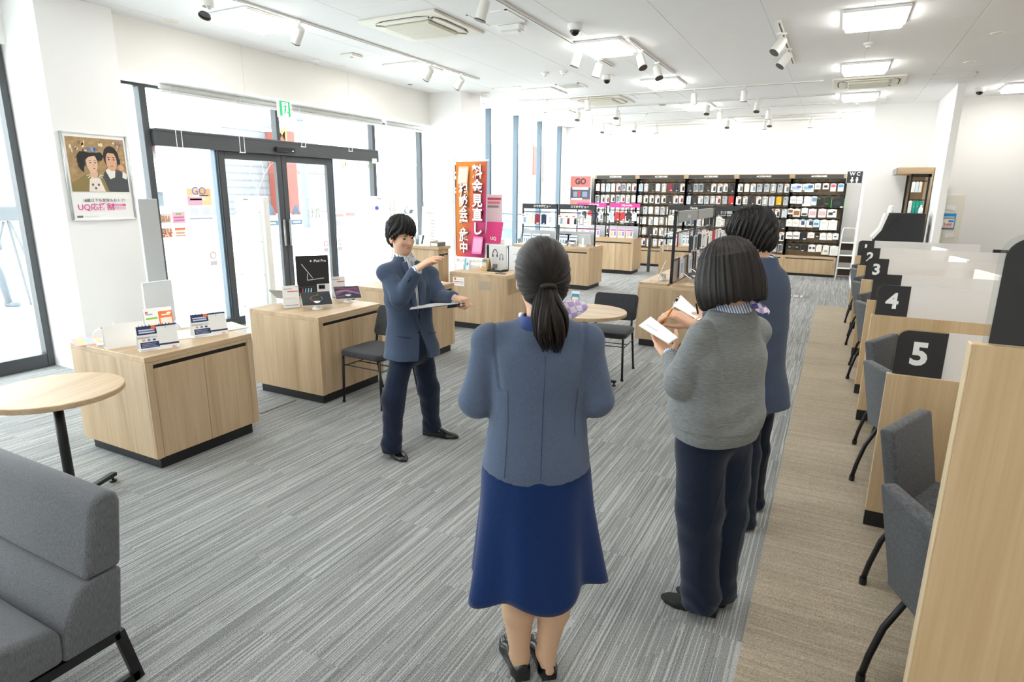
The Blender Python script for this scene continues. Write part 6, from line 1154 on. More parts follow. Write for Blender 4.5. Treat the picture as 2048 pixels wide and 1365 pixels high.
def hairmat(name, lo, hi, axis_node=None):
    m, nt, b = _new(name); L = nt.links.new; N = nt.nodes.new; at_ = N('ShaderNodeAttribute'); at_.attribute_name = 'strand'; n = N('ShaderNodeTexNoise'); n.inputs['Scale'].default_value = 1.; n.inputs['Detail'].default_value = 5
    mp = N('ShaderNodeMapping'); mp.inputs['Scale'].default_value = (95, .9, 1); L(at_.outputs['Vector'], mp.inputs[0]); L(mp.outputs[0], n.inputs['Vector'])
    r = N('ShaderNodeValToRGB'); e = r.color_ramp.elements; e[0].position = .35; e[1].position = .7; e[0].color = lin(lo); e[1].color = lin(hi); L(n.outputs['Fac'], r.inputs[0]); L(r.outputs[0], b.inputs['Base Color']); b.inputs['Roughness'].default_value = .4; b.inputs['Specular IOR Level'].default_value = .32
    bp = N('ShaderNodeBump'); bp.inputs['Strength'].default_value = .7; bp.inputs['Distance'].default_value = .003; L(n.outputs['Fac'], bp.inputs['Height']); L(bp.outputs['Normal'], b.inputs['Normal']); return m
HAIRB = hairmat('hair_dark_brown', '#0b0807', '#241912'); HAIRK = hairmat('hair_black', '#080707', '#1b1716')
def strand_attr(o, org, c, fr, mode='crown'):
    me = o.data; n = len(me.vertices); co = np.zeros(n*3, np.float32); me.vertices.foreach_get('co', co); q = ((co.reshape(-1, 3)+np.asarray(org))-np.asarray(c))@np.asarray(fr).T
    a = np.arctan2(q[:, 0], q[:, 1] if mode == 'crown' else -q[:, 2]-.02); st = np.zeros((n, 3), np.float32)
    if mode == 'crown': st[:, 0] = a; st[:, 1] = q[:, 2]*4
    elif mode == 'vert': st[:, 0] = np.arctan2(q[:, 0], q[:, 1])*1.; st[:, 1] = q[:, 2]*3
    at_ = me.attributes.new('strand', 'FLOAT_VECTOR', 'POINT'); at_.data.foreach_set('vector', st.ravel())
def stripes(name, a, b_, freq, ax=0, duty=.5):
    m, nt, b = _new(name); L = nt.links.new; N = nt.nodes.new; tc = N('ShaderNodeTexCoord'); s = N('ShaderNodeSeparateXYZ'); L(tc.outputs['Object'], s.inputs[0])
    if isinstance(ax, int): src = s.outputs[ax]
    else: v = N('ShaderNodeVectorMath'); v.operation = 'DOT_PRODUCT'; v.inputs[1].default_value = ax; L(tc.outputs['Object'], v.inputs[0]); src = v.outputs['Value']
    mu = N('ShaderNodeMath'); mu.operation = 'MULTIPLY'; mu.inputs[1].default_value = freq; L(src, mu.inputs[0]); fr_ = N('ShaderNodeMath'); fr_.operation = 'FRACT'; L(mu.outputs[0], fr_.inputs[0]); g = N('ShaderNodeMath'); g.operation = 'GREATER_THAN'; g.inputs[1].default_value = duty; L(fr_.outputs[0], g.inputs[0]); mx = N('ShaderNodeMix'); mx.data_type = 'RGBA'; mx.inputs[6].default_value = lin(a); mx.inputs[7].default_value = lin(b_); L(g.outputs[0], mx.inputs[0]); L(mx.outputs[2], b.inputs['Base Color']); b.inputs['Roughness'].default_value = .8; return m
SUIT = weave('suit_blue', '#333f53', '#4d5a71', sc=(800, 800, 800), streak=(900, 900, 60), mixk=.3); SUITW = weave('suit_blue_pale', '#465268', '#626f87', sc=(800, 800, 800), streak=(900, 900, 60), mixk=.3); NAVYT = weave('navy_trousers', '#121b2b', '#1f2a3e', sc=(500, 500, 500), streak=(800, 800, 60)); SKIRT = weave('skirt_blue', '#0a2350', '#123266', sc=(500, 500, 500), streak=(800, 800, 60)); KNIT = weave('grey_knit', '#6f7172', '#8f9292', sc=(700, 700, 700), streak=(40, 40, 500), mixk=.6)
SHOE = mat('black_leather', '#121214', .22, spec=.6, coat=.3); SUEDE = mat('black_suede', '#101012', .8)
def yoke(P, nk_, a, b, rn=.058, rs=.060):
    nk_ = np.asarray(nk_); d = None
    for s_ in (a, b):
        s_ = np.asarray(s_); e = nk_+(s_-nk_)*.28; e[2] = nk_[2]-.045; t_ = s_+(s_-nk_)*np.array([.09, .09, 0]); q = cone(P, e, t_, rn, rs); d = q if d is None else smin(d, q, .03)
    return d
class Person:
    def __init__(s, C): s.C = np.array(C, float); s.n = nrm(s.C[:2]); s.r = np.array([s.n[1], -s.n[0]])
    def J(s, px, py, off=0.):
        d = ray(px, py); o = np.array([0, 0, H]); t_ = ((s.C[:2]-o[:2])@s.n+off)/(d[:2]@s.n); return o+t_*d
    def dirv(s, right, away, up=0): v = np.array([*(s.r*right+s.n*away), up]); return v
def shoe(parent, org, heel, toe, m, w=.047, hgt=.075, heelh=.02, open_=False, name='shoe', pointed=False):
    heel = np.array(heel, float); toe = np.array(toe, float); heel[2] = toe[2] = 0; d = nrm(toe-heel); L_ = np.linalg.norm(toe-heel); s = np.cross(d, (0, 0, 1))
    fr = np.stack([s, d, (0, 0, 1)])
    def f(P):
        q = (P-heel.astype(np.float32))@fr.T.astype(np.float32); y = q[:, 1]/L_; yw = np.clip(y, 0, 1)
        wd = np.interp(yw, [0, .12, .35, .5, .72, .9, 1], [.6, .86, .8, .84, 1, .72 if not pointed else .5, .18 if not pointed else .08])*w; ht = np.interp(yw, [0, .2, .38, .55, .75, .92, 1], [hgt*.95, hgt, hgt*1.0, hgt*.78, hgt*.55, hgt*.45, hgt*.25])
        zb = np.interp(yw, [0, .3, .55, 1], [heelh*.4, heelh*.4, 0.001, .004])
        d_ = np.sqrt((q[:, 0]/wd)**2+(np.maximum(q[:, 2]-zb-.01, 0)/np.maximum(ht-zb-.01, .006))**2)-1; d_ = d_*np.minimum(wd, ht)*.7
        d_ = np.maximum(d_, np.maximum((y-1)*L_, -y*L_)); d_ = np.maximum(d_, zb-q[:, 2])
        if open_: d_ = np.maximum(d_, -elps(q, (0, .42*L_, hgt*1.05), (w*.72, .30*L_, hgt*.62)))
        hb = np.maximum(np.maximum(np.abs(q[:, 0])-w*.62, np.abs(q[:, 1]-.13*L_)-.12*L_), np.maximum(q[:, 2]-heelh, -q[:, 2])); return np.minimum(d_, hb)
    lo = np.minimum(heel, toe)-.08; hi = np.maximum(heel, toe)+.08; lo[2] = -.01; hi[2] = hgt+.03
    return sdf_obj(name, f, lo, hi, .0042, m, parent, org)
def cloth_obj(name, f, pts, mar, h, m, parent, org, **k):
    pts = np.array(pts); return sdf_obj(name, f, pts.min(0)-mar, pts.max(0)+mar, h, m, parent, org, **k)
# ------------------------------------------------------------------ man holding the clipboard, facing the room
p = Person((-2.52, 3.40, 0)); J = p.J; org = np.array([-2.5, 3.39, 0])
M1 = thing('person', 'man in blue jacket and navy trousers raising one hand and holding a clipboard', 'person', org)
fw = nrm([.93, -.37]); rt = np.array([fw[1], -fw[0]])                # body forward, body right
hf = nrm([.93, -.34, -.13]); hc = J(803, 473, -.01); FR1 = frame3(hf, roll=radians(-4)); HS = .98
sh_r, sh_l = J(774, 546, -.10), J(857, 550, .10); el_r, wr_r = J(800, 598, -.22), J(835, 538, -.26); el_l, wr_l = J(880, 594, -.02), J(908, 596, -.20)
nk = J(808, 521, .0); hip = J(824, 690, 0.); hp_r, hp_l = J(806, 706, -.06), J(843, 704, .07); kn_r, kn_l = J(787, 800, -.15), J(857, 778, .12); an_r, an_l = J(783, 880, -.19), J(864, 848, .17)
fg_r = J(872, 512, -.30)
hsr = hand_prims(wr_r, fg_r-wr_r, np.array([*(-rt), 0])*.5+np.array([0, 0, -1.])*.6+np.array([*fw, 0])*.2, 1, curl=(.22, .3, .2), thumb=(.75, .35, .5))
hl_d = J(932, 601, -.27)-wr_l; hsl = hand_prims(wr_l, hl_d, (0, 0, -1), 1, curl=(1.15, 1.3, .7), thumb=(.8, .35, .35))
hrf, hlf, hdf = hand_fn(hsr), hand_fn(hsl), head_fn(hc, FR1, HS)
core = bounded(lambda P: smin(smin(chain(P, [sh_r, el_r, wr_r], [.045, .037, .026], .02), chain(P, [sh_l, el_l, wr_l], [.045, .037, .026], .02), .02), smin(smin(chain(P, [hp_r, kn_r, an_r, an_r+(0, 0, -.05)], [.07, .05, .036, .034], .03), chain(P, [hp_l, kn_l, an_l, an_l+(0, 0, -.05)], [.07, .05, .036, .034], .03), .03), smin(cone(P, hip, nk-(0, 0, .12), .09, .10), cone(P, sh_r, sh_l, .035, .035), .03), .05), .04), [sh_r, sh_l, el_r, wr_r, el_l, wr_l, hip, an_r, an_l, nk, kn_l, kn_r], .12)
neckf = bounded(lambda P: cone(P, hc+np.array([*(-fw*.015), -.06]), nk+np.array([0, 0, -.06]), .046, .054), [hc, nk], .12)
body1 = lambda P: smin(np.minimum(np.minimum(smin(hdf(P), neckf(P), .025), hrf(P)), hlf(P)), core(P), .012)
allp = [hc+(0, 0, .13), sh_r, sh_l, el_r, wr_r, fg_r, wr_l+hl_d*1.6, an_r-(0, 0, .06), an_l, hip]
sdf_obj('body', body1, np.min(allp, 0)-.12, np.max(allp, 0)+.12, .0042, None, M1, org, mats=[SKIN, LIP], paint=facepaint(hc, FR1, HS)); eyes(M1, hc, FR1, org, HS)
def hair_short(P, c, fr, s, seed=3, back=-.075, fringe=.030, side=-.012):
    q = ((P-np.asarray(c, np.float32))@np.asarray(fr, np.float32).T)/s; ang = np.arctan2(q[:, 0], q[:, 1]); jag = .009*np.sin(ang*15+3*np.sin(ang*5))+.006*np.sin(ang*37)+.012*np.sin(ang*2.2+.6)*(q[:, 1] > .03)
    d = elps(q, (0, -.012, .040), (.0945, .1125, .103)); d = smin(d, elps(q, (0, .02, .062), (.083, .09, .083)), .03); d = smin(d, elps(q, (0, -.05, -.02), (.075, .06, .07)), .03)
    sw = ang+q[:, 2]*5; d += .0042*np.sin(sw*19+3*np.sin(q[:, 2]*24)+3*np.sin(ang*3))+.0026*np.sin(sw*43+q[:, 2]*40)+.004*np.sin(q[:, 1]*38+q[:, 0]*26+1)
    zc = np.interp(q[:, 1], [-.12, -.045, -.03, .012, .028, .06, .13], [back, back-.005, side-.02, side, side+.005, fringe-.004, fringe])
    low = (zc+jag-q[:, 2])*.7
    return np.maximum(d, low)*s
h1 = sdf_obj('hair', lambda P: hair_short(P, hc, FR1, HS), hc-.15, hc+.16, .0036, HAIRK, M1, org); strand_attr(h1, org, hc, FR1)
# shirt, jacket and trousers
tc2 = lambda z: nk[:2]*np.clip((z-hip[2])/(nk[2]-hip[2]), 0, 1.1)+hip[:2]*(1-np.clip((z-hip[2])/(nk[2]-hip[2]), 0, 1.1))
def secs(L_): return [(z, *(tc2(z)+fw*o_), rx, ry) for z, rx, ry, o_ in L_]
zn, zs, zh = nk[2], sh_r[2], hip[2]
TS = secs([(zh-.075, .200, .165, .0), (zh+.0, .190, .150, .0), (zh+.1, .172, .128, .0), (zh+.2, .160, .115, .005), (zh+.35, .170, .12, .01), (zs-.06, .168, .112, .005), (zs+.0, .13, .09, .0), (zn-.03, .085, .07, .0), (zn+.03, .066, .062, .0)])
uvw = lambda P: ((P[:, 0]-np.interp(P[:, 2], [zh, zn], [hip[0], nk[0]]))*rt[0]+(P[:, 1]-np.interp(P[:, 2], [zh, zn], [hip[1], nk[1]]))*rt[1], (P[:, 0]-np.interp(P[:, 2], [zh, zn], [hip[0], nk[0]]))*fw[0]+(P[:, 1]-np.interp(P[:, 2], [zh, zn], [hip[1], nk[1]]))*fw[1])
zb1 = zh+.135                                                         # closing button
def jacket1(P):
    d = loftd(P, TS, rt, fw); u, v = uvw(P)
    sl = smin(chain(P, [sh_r, el_r, wr_r-(wr_r-el_r)*.18], [.058, .056, .045], .03), chain(P, [sh_l, el_l, wr_l-(wr_l-el_l)*.12], [.058, .054, .045], .03), .02)
    d = smin(smin(d, yoke(P, nk, sh_r, sh_l), .03), sl, .022)
    z = P[:, 2]; hw_ = np.interp(z, [zh-.09, zb1-.05, zb1, zn-.01, zn+.06], [.055, .01, .0, .030, .042])
    e = np.linalg.norm(P-el_l.astype(np.float32), axis=1); d += .003*np.sin(65*((P-el_l.astype(np.float32))@nrm(wr_l-sh_l).astype(np.float32)))*np.exp(-(e/.09)**2)
    lap = False & (np.abs(u) < hw_+np.interp(z, [zb1, zb1+.12, zn-.08, zn], [.0, .045, .06, .02])) & (v > 0) & (z > zb1)
    d = np.where(lap, d-.006, d)+wrink(P, .0028, (14, 14, 26), 2)
    e = np.linalg.norm(P-el_r.astype(np.float32), axis=1); d += .006*np.sin(60*((P-el_r.astype(np.float32))@nrm(wr_r-sh_r).astype(np.float32)))*np.exp(-(e/.10)**2)
    return np.maximum(d, np.where(v > 0, (hw_-np.abs(u))*.8, -1))
jp = [sh_r, sh_l, el_r, wr_r, el_l, wr_l, hip-(0, 0, .12), nk+(0, 0, .04)]
cloth_obj('jacket', jacket1, jp, .22, .0052, SUIT, M1, org)
SHIRT = stripes('striped_shirt', '#f2f3f5', '#5d6a86', 95, (rt[0], rt[1], 0), .62)
def shirt1(P):
    u, v = uvw(P); d = np.maximum(loftd(P, [(a, b, c_, x*.91, y*.93) for a, b, c_, x, y in TS], rt, fw)+.002, zh+.12-P[:, 2]); col = np.maximum(np.abs(cone(P, nk+np.array([0, 0, -.02]), nk+np.array([*(-fw*.012), .045]), .066, .060))-.004, (P[:, 2]-(nk[2]+.052-.35*np.maximum(v, 0))))
    cu = np.minimum(cone(P, wr_r-(wr_r-el_r)*.26, wr_r-(wr_r-el_r)*.06, .038, .036), cone(P, wr_l-(wr_l-el_l)*.2, wr_l-(wr_l-el_l)*.04, .036, .035)); return np.minimum(np.minimum(np.minimum(d, col), cu), cone(P, nk+np.array([*(fw*.01), -.09]), nk+np.array([0, 0, -.015]), .085, .066))
cloth_obj('shirt', shirt1, jp, .18, .0055, SHIRT, M1, org)
def trousers(P, hip_, hr, hl, kr, kl, ar, al, rad, seed=4, pel=(.165, .12), zdrop=.02):
    dn = np.array([0, 0, -.14]); R4 = list(rad)+[rad[-1]]; d = smin(chain(P, [hr, kr, ar, ar+dn], R4, .04), chain(P, [hl, kl, al, al+dn], R4, .04), .012); d = smin(d, elps(P, hip_+np.array([0, 0, .03]), (pel[0], pel[0]*.85, .16)), .05)
    for kk, aa, hh_ in ((kr, ar, hr), (kl, al, hl)):
        kk = np.asarray(kk); e_ = np.linalg.norm(P-kk.astype(np.float32), axis=1); d += .0025*np.sin(46*(P[:, 2]-kk[2])+9*(P[:, 0]-kk[0])*4)*np.exp(-(e_/.13)**2)
    d += wrink(P, .004, (10, 10, 16), seed)+.0025*np.sin(P[:, 2]*75+4*np.sin(P[:, 0]*20))*np.exp(-((P[:, 2]-ar[2])/.14)**2)
    d -= .004*np.exp(-np.abs(np.sin(P[:, 0]*19+P[:, 1]*23+2*np.sin(P[:, 2]*5)))*9)*np.clip((hip_[2]-P[:, 2])*4, 0, 1)
    return np.maximum(d, np.maximum(P[:, 2]-hip_[2]-.2, np.minimum(ar[2], al[2])-zdrop-P[:, 2]))
cloth_obj('trousers', lambda P: trousers(P, hip-(0, 0, .02), hp_r, hp_l, kn_r, kn_l, an_r-(0, 0, .03), an_l-(0, 0, .03), [.084, .074, .064], pel=(.135, .1)), [hip+(0, 0, .2), an_r-(0, 0, .06), an_l, kn_r, kn_l], .14, .0062, NAVYT, M1, org)
shoe(M1, org, at(776, 898), at(812, 926), SHOE, hgt=.085); shoe(M1, org, at(848, 868), at(917, 878), SHOE, hgt=.085)
def stick(par, nm, world, r, m): return MB().sphere(np.array(world)-org, r, 10, 6).build(nm, m, par, smooth=True)
def fsurf(lat, z, out=.0):
    S = np.array(TS); rx, ry = np.interp(z, S[:, 0], S[:, 3]), np.interp(z, S[:, 0], S[:, 4]); c = [np.interp(z, S[:, 0], S[:, 1]), np.interp(z, S[:, 0], S[:, 2])]; v = ry*max(0, 1-abs(lat/rx)**2.4)**(1/2.4); return np.array([*(np.array(c)+rt*lat+fw*(v+out)), z])
def lapel(sg):
    G = []
    for q in np.linspace(0, 1, 13):
        z = zb1+.005+(zn-.005-zb1)*q; h0 = np.interp(z, [zb1, zn-.01], [.0, .030]); wl = np.interp(q, [0, .35, .66, .70, .74, 1], [.006, .034, .062, .060, .036, .030]); G.append([fsurf(sg*(h0+wl*k_), z, .006+.006*q+(.014*max(0, q-.7)/.3))-org for k_ in (0, .5, 1)])
    G = np.array(G); mb = MB(); mb.v = [tuple(a) for a in G.reshape(-1, 3)]; mb.f = [(i*3+k, (i+1)*3+k, (i+1)*3+k+1, i*3+k+1) for i in range(12) for k in range(2)]; mb.mi = [0]*len(mb.f); o = mb.build('lapel', SUIT, M1, smooth=True); q = o.modifiers.new('solid', 'SOLIDIFY'); q.thickness = .005; q.offset = 0
lapel(1); lapel(-1)
for sg in (1, -1):
    cb_ = nk+np.array([0, 0, .0]); G = [nk+np.array([*(rt*sg*.052+fw*.035), .035]), nk+np.array([*(rt*sg*.012+fw*.066), .008]), nk+np.array([*(rt*sg*.030+fw*.088), -.045]), nk+np.array([*(rt*sg*.066+fw*.055), -.012])]
    MB().prism([g-org for g in G], np.array([*(fw*.004), .002])).build('collar_flap', SHIRT, M1)
stick(M1, 'button', fsurf(.012, zb1-.02, .003), .009, SCREEN)
for k in range(3): q = wr_r-(wr_r-el_r)*(.24+.055*k); stick(M1, 'sleeve_button', q+np.array([*p.dirv(-.4, -1)[:2], -.1])*.046, .0065, SCREEN)
for lat0, lat1, dz, nm in ((.075, .155, -.05, 'pocket_flap'), (-.155, -.075, -.05, 'pocket_flap'), (-.125, -.06, .26, 'breast_pocket')):
    MB().tube([fsurf(a, zb1+dz+(.01*(a-lat0)/.08 if dz < 0 else .006), .003)-org for a in np.linspace(lat0, lat1, 7)], .004, 5).build(nm, mat('suit_seam', '#2c3a52', .8), M1)
q = fsurf(.035, zn-.16, .012); MB().tube([q-org+np.array([*(rt*a), 0]) for a in (-.02, .02)], .006, 6).build('name_pin', mat('gold_pin', '#d8b44a', .3, metal=.8), M1)
q = hsl[9]; MB().tube([np.array(q[0])*.55+np.array(q[1])*.45-org+.0112*np.array([cos(a)*nrm(np.cross(np.array(q[1])-np.array(q[0]), (0, 0, 1))), sin(a)*np.array([0, 0, 1.])]).sum(0) for a in np.linspace(0, 2*pi, 13)], .0016, 5).build('ring', STEEL, M1)
# clipboard in the left hand and pen in the raised hand
cA, cB = J(818, 620, -.26), J(930, 606, -.29); cd = nrm(cB-cA); cs = nrm(np.cross(cd, (0, 0, 1))); cs = cs if cs@np.array([*p.n, 0]) > 0 else -cs; cs = nrm(cs+np.array([0, 0, -.09])); cn = nrm(np.cross(cd, cs)); cn = cn if cn[2] > 0 else -cn
t = thing('clipboard', 'dark clipboard with papers held level by the man in the blue jacket', 'clipboard', cA); CL = np.linalg.norm(cB-cA)
def slab(par, nm, m, a0, a1, b0, b1, c0, c1): return MB().prism([cd*a+cs*b+cn*c0 for a, b in ((a0, b0), (a1, b0), (a1, b1), (a0, b1))], cn*(c1-c0)).build(nm, m, par)
slab(t, 'board', mat('clip_navy', '#232a3c', .5), 0, CL, 0, .23, -.004, 0); slab(t, 'papers', PAPER, .005, CL-.04, .01, .22, 0, .005); slab(t, 'clip', STEEL, CL-.09, CL-.045, .06, .17, .005, .014); slab(t, 'cover_flap', mat('clip_navy', '#232a3c', .5), CL-.12, CL, -.005, .2, -.022, -.018)
pp = (np.array(hsr[19][1])+np.array(hsr[2][1]))/2; t = thing('marker_pen', 'black marker pen between the fingers of the raised hand', 'pen', pp); dv = nrm(fg_r-wr_r); MB().tube([-dv*.05, dv*.045], .005, 8).build('barrel', SCREEN, t); MB().tube([dv*.045, dv*.055], .003, 8).build('tip', BLKM, t)
# ------------------------------------------------------------------ the three listeners
def person_core(P, j):
    d = smin(chain(P, [j['sh_r'], j['el_r'], j['wr_r']], [.042, .034, .025], .02), chain(P, [j['sh_l'], j['el_l'], j['wr_l']], [.042, .034, .025], .02), .02)
    g = smin(chain(P, [j['hp_r'], j['kn_r'], j['cf_r'], j['an_r'], j['ft_r']], j['legr'], .02), chain(P, [j['hp_l'], j['kn_l'], j['cf_l'], j['an_l'], j['ft_l']], j['legr'], .02), .02)
    t_ = smin(cone(P, j['hip'], j['nk']-(0, 0, .14), .085, .085), cone(P, j['sh_r'], j['sh_l'], .03, .03), .03); return smin(smin(t_, d, .03), g, .04)
def torso_loft(j, fw, L_):
    zh, zn = j['hip'][2], j['nk'][2]; out = []
    for z, rx, ry, o_ in L_: k = np.clip((z-zh)/(zn-zh), -.2, 1.2); c = j['nk'][:2]*k+j['hip'][:2]*(1-k)+fw*o_; out.append((z, c[0], c[1], rx, ry))
    return out
def bob(lst): return lst
# ================= woman with the ponytail
p = Person((-.84, 1.80, 0)); J = p.J; org = np.array([-.84, 1.80, 0])
W1 = thing('person', 'woman with long brown ponytail, blue jacket and navy skirt seen from behind', 'person', org)
fw = nrm(p.n*cos(.12)-p.r*sin(.12)); rt = np.array([fw[1], -fw[0]]); hf = np.array([*(p.n*cos(.22)-p.r*sin(.22)), -.08]); hc = J(1083, 553, .02); FRW = frame3(hf, roll=radians(1)); HS = 1.0
j = dict(nk=J(1086, 640, .0), sh_l=J(983, 682, 0), sh_r=J(1170, 682, 0), el_l=J(955, 800, .01), el_r=J(1190, 797, .01), wr_l=J(1010, 792, .21), wr_r=J(1130, 790, .21), hip=J(1072, 905, 0), hp_l=J(1035, 930, 0), hp_r=J(1110, 930, 0), kn_l=J(1035, 1150, .0), kn_r=J(1110, 1150, .0), cf_l=J(1037, 1222, -.01), cf_r=J(1107, 1220, -.01), an_l=J(1039, 1308, .0), an_r=J(1092, 1305, .0), ft_l=J(1043, 1338, -.01), ft_r=J(1097, 1336, -.01), legr=[.075, .056, .058, .036, .028])
hsl = hand_prims(j['wr_l'], p.dirv(.8, .5), p.dirv(-.2, -.3, .8), 1, curl=(.5, .5, .4)); hsr = hand_prims(j['wr_r'], p.dirv(-.8, .5), p.dirv(.2, -.3, .8), -1, curl=(.5, .5, .4))
a, b, c = hand_fn(hsl), hand_fn(hsr), head_fn(hc, FRW, HS)
cr = bounded(lambda P: person_core(P, j), [j[k] for k in j if k != 'legr'], .12); nf = bounded(lambda P: cone(P, hc+np.array([*(-fw*.02), -.06]), j['nk']-(0, 0, .05), .048, .056), [hc, j['nk']], .12)
allp = [hc+(0, 0, .13), j['sh_l'], j['sh_r'], j['el_l'], j['el_r'], j['wr_l']+p.dirv(.1, .2), j['ft_l']-(0, 0, .05), j['ft_r']]
fp = facepaint(hc, FRW, HS); zk = j['kn_l'][2]+.1
sdf_obj('body', lambda P: smin(np.minimum(np.minimum(smin(c(P), nf(P), .025), a(P)), b(P)), cr(P), .012), np.min(allp, 0)-.12, np.max(allp, 0)+.12, .0048, None, W1, org, mats=[SKIN, LIP, STOCK], paint=lambda X: np.where(X[:, 2] < zk, 2, fp(X))); eyes(W1, hc, FRW, org, HS)
tie = J(1096, 572, -.085)
def ponyhair(P):
    q = ((P-hc.astype(np.float32))@FRW.T.astype(np.float32)); d = elps(q, (0, -.012, .034), (.088, .106, .098)); d = smin(d, elps(q, (0, -.045, -.035), (.077, .062, .068)), .03); d = smin(d, elps(q, (0, -.02, .0), (.086, .085, .07)), .02)
    tq = ((tie-hc)@FRW.T); w = q-tq.astype(np.float32); ang = np.arctan2(w[:, 0], w[:, 2]); d += .0012*np.sin(ang*26+2*np.sin(ang*7))
    zc = np.interp(q[:, 1], [-.12, -.07, -.03, -.012, .012, .03, .07, .13], [-.105, -.098, -.07, .0, .012, .02, .045, .055]); return np.maximum(d, (zc-q[:, 2])*.75)
h = sdf_obj('hair', ponyhair, hc-.17, hc+.17, .0036, HAIRB, W1, org); me = h.data; n = len(me.vertices); co = np.zeros(n*3, np.float32); me.vertices.foreach_get('co', co); w = ((co.reshape(-1, 3)+org-tie)@FRW.T); st = np.zeros((n, 3), np.float32); st[:, 0] = np.arctan2(w[:, 0], w[:, 2]); st[:, 1] = np.linalg.norm(w, axis=1)*3; me.attributes.new('strand', 'FLOAT_VECTOR', 'POINT').data.foreach_set('vector', st.ravel())
# ponytail: many tapering locks falling from the tie
te = J(1103, 700, -.10); mid = J(1098, 630, -.13); rs = np.random.RandomState(5); mb = MB(); sv = []
for k in range(170):
    a0 = rs.uniform(0, 2*pi); rr_ = sqrt(rs.uniform(0, 1)); L_ = rs.uniform(.80, 1.0) if k > 25 else 1.03; path = []; off = np.array([cos(a0)*p.r[0]+sin(a0)*p.n[0]*.75, cos(a0)*p.r[1]+sin(a0)*p.n[1]*.75, 0])
    for i in range(9):
        s = i/8*L_; c0 = (1-s)**2*tie+2*s*(1-s)*mid+s*s*te; wd = np.interp(s, [0, .1, .45, .8, 1.05], [.016, .02, .052, .054, .034])*rr_; path.append(c0+off*wd+np.array([0, 0, -.004*sin(7*s+a0)])+p.dirv(.006*sin(a0*3+5*s), 0)-org)
    mb.tube(path, [.0065, .0075, .0085, .0085, .008, .0075, .006, .004, .001], 5); sv += [(k*.37, i*.3, 0) for i in range(9) for _ in range(5)]
o = mb.build('ponytail', HAIRB, W1, smooth=True); o.data.attributes.new('strand', 'FLOAT_VECTOR', 'POINT').data.foreach_set('vector', np.array(sv, np.float32).ravel())
mb = MB(); ax = nrm(mid-tie); u = nrm(np.cross(ax, (0, 0, 1))); v = np.cross(ax, u); mb.tube([tie+ax*.006-org+.021*(cos(a)*u+sin(a)*v) for a in np.linspace(0, 2*pi, 21)], .0075, 8); mb.build('hair_tie', mat('hair_tie', '#2a1f1c', .8), W1, smooth=True)
zh, zn, zs = j['hip'][2], j['nk'][2], j['sh_l'][2]
TW = torso_loft(j, fw, [(zh-.10, .190, .150, .0), (zh-.03, .187, .147, .0), (zh+.06, .174, .132, .0), (zh+.17, .164, .12, .005), (zh+.30, .172, .125, .012), (zs-.03, .172, .112, .005), (zs+.03, .12, .085, .0), (zn-.02, .085, .066, -.005), (zn-.004, .074, .06, -.005)])
def jacketW(P):
    d = loftd(P, TW, rt, fw); sl = np.minimum(chain(P, [j['sh_l'], j['el_l'], j['wr_l']], [.060, .060, .048], .03), chain(P, [j['sh_r'], j['el_r'], j['wr_r']], [.060, .060, .048], .03)); d = smin(smin(d, yoke(P, j['nk'], j['sh_l'], j['sh_r'], .05, .055), .035), sl, .014)
    u_ = (P[:, 0]-org[0])*rt[0]+(P[:, 1]-org[1])*rt[1]; d += wrink(P, .0022, (12, 12, 20), 8)
    for e_, s_ in ((j['el_l'], j['sh_l']), (j['el_r'], j['sh_r'])): ee = np.linalg.norm(P-e_.astype(np.float32), axis=1); d += .003*np.sin(70*((P-e_.astype(np.float32))@nrm(s_-e_).astype(np.float32)))*np.exp(-(ee/.08)**2)
    for s_ in (j['sh_l'], j['sh_r']):
        w_ = (P-s_.astype(np.float32)); pl = (w_[:, 0]*rt[0]+w_[:, 1]*rt[1])*np.sign((s_-j['nk'])[:2]@rt)+.012-.12*np.minimum(0, w_[:, 2]+.02); d += .0055*np.exp(-(pl/.006)**2)*(w_[:, 2] > -.14)
    hem = zh-.032-.03*np.cos(np.clip(u_/.19, -1, 1)*pi/2); return np.maximum(d, hem-P[:, 2])
jp = [j[k] for k in ('sh_l', 'sh_r', 'el_l', 'el_r', 'wr_l', 'wr_r', 'nk')]+[j['hip']-(0, 0, .08)]
cloth_obj('jacket', jacketW, jp, .2, .0055, SUITW, W1, org)
def bsurf(TT, lat, z, out=.001, fwv=None, rtv=None):
    fwv = fw if fwv is None else fwv; rtv = rt if rtv is None else rtv; S = np.array(TT); rx, ry = np.interp(z, S[:, 0], S[:, 3]), np.interp(z, S[:, 0], S[:, 4]); c_ = np.array([np.interp(z, S[:, 0], S[:, 1]), np.interp(z, S[:, 0], S[:, 2])]); v_ = ry*max(0, 1-abs(lat/rx)**2.4)**(1/2.4); return np.array([*(c_+rtv*lat-fwv*(v_+out)), z])
SEAM = mat('seam_blue', '#33425a', .9)
for lat in (0, -.11, .11): MB().tube([bsurf(TW, lat*(1+.12*abs(z-zh-.15)/.3), z)-org for z in np.linspace(zh-.035, zs-.02 if lat == 0 else zs-.14, 22)], .0012, 4).build('seam', SEAM, W1)
BLOUSE = mat('blouse_blue', '#1c3a78', .7)
cloth_obj('blouse', lambda P: np.maximum(np.maximum(loftd(P, torso_loft(j, fw, [(zn-.12, .10, .08, 0), (zn-.02, .088, .064, -.008), (zn+.02, .070, .058, -.010)]), rt, fw), -(loftd(P, torso_loft(j, fw, [(zn-.1, .08, .06, 0), (zn+.04, .060, .052, -.008)]), rt, fw))), zn-.1-P[:, 2]), [j['nk']-(0, 0, .12), j['nk']+(0, 0, .03)], .13, .005, BLOUSE, W1, org)
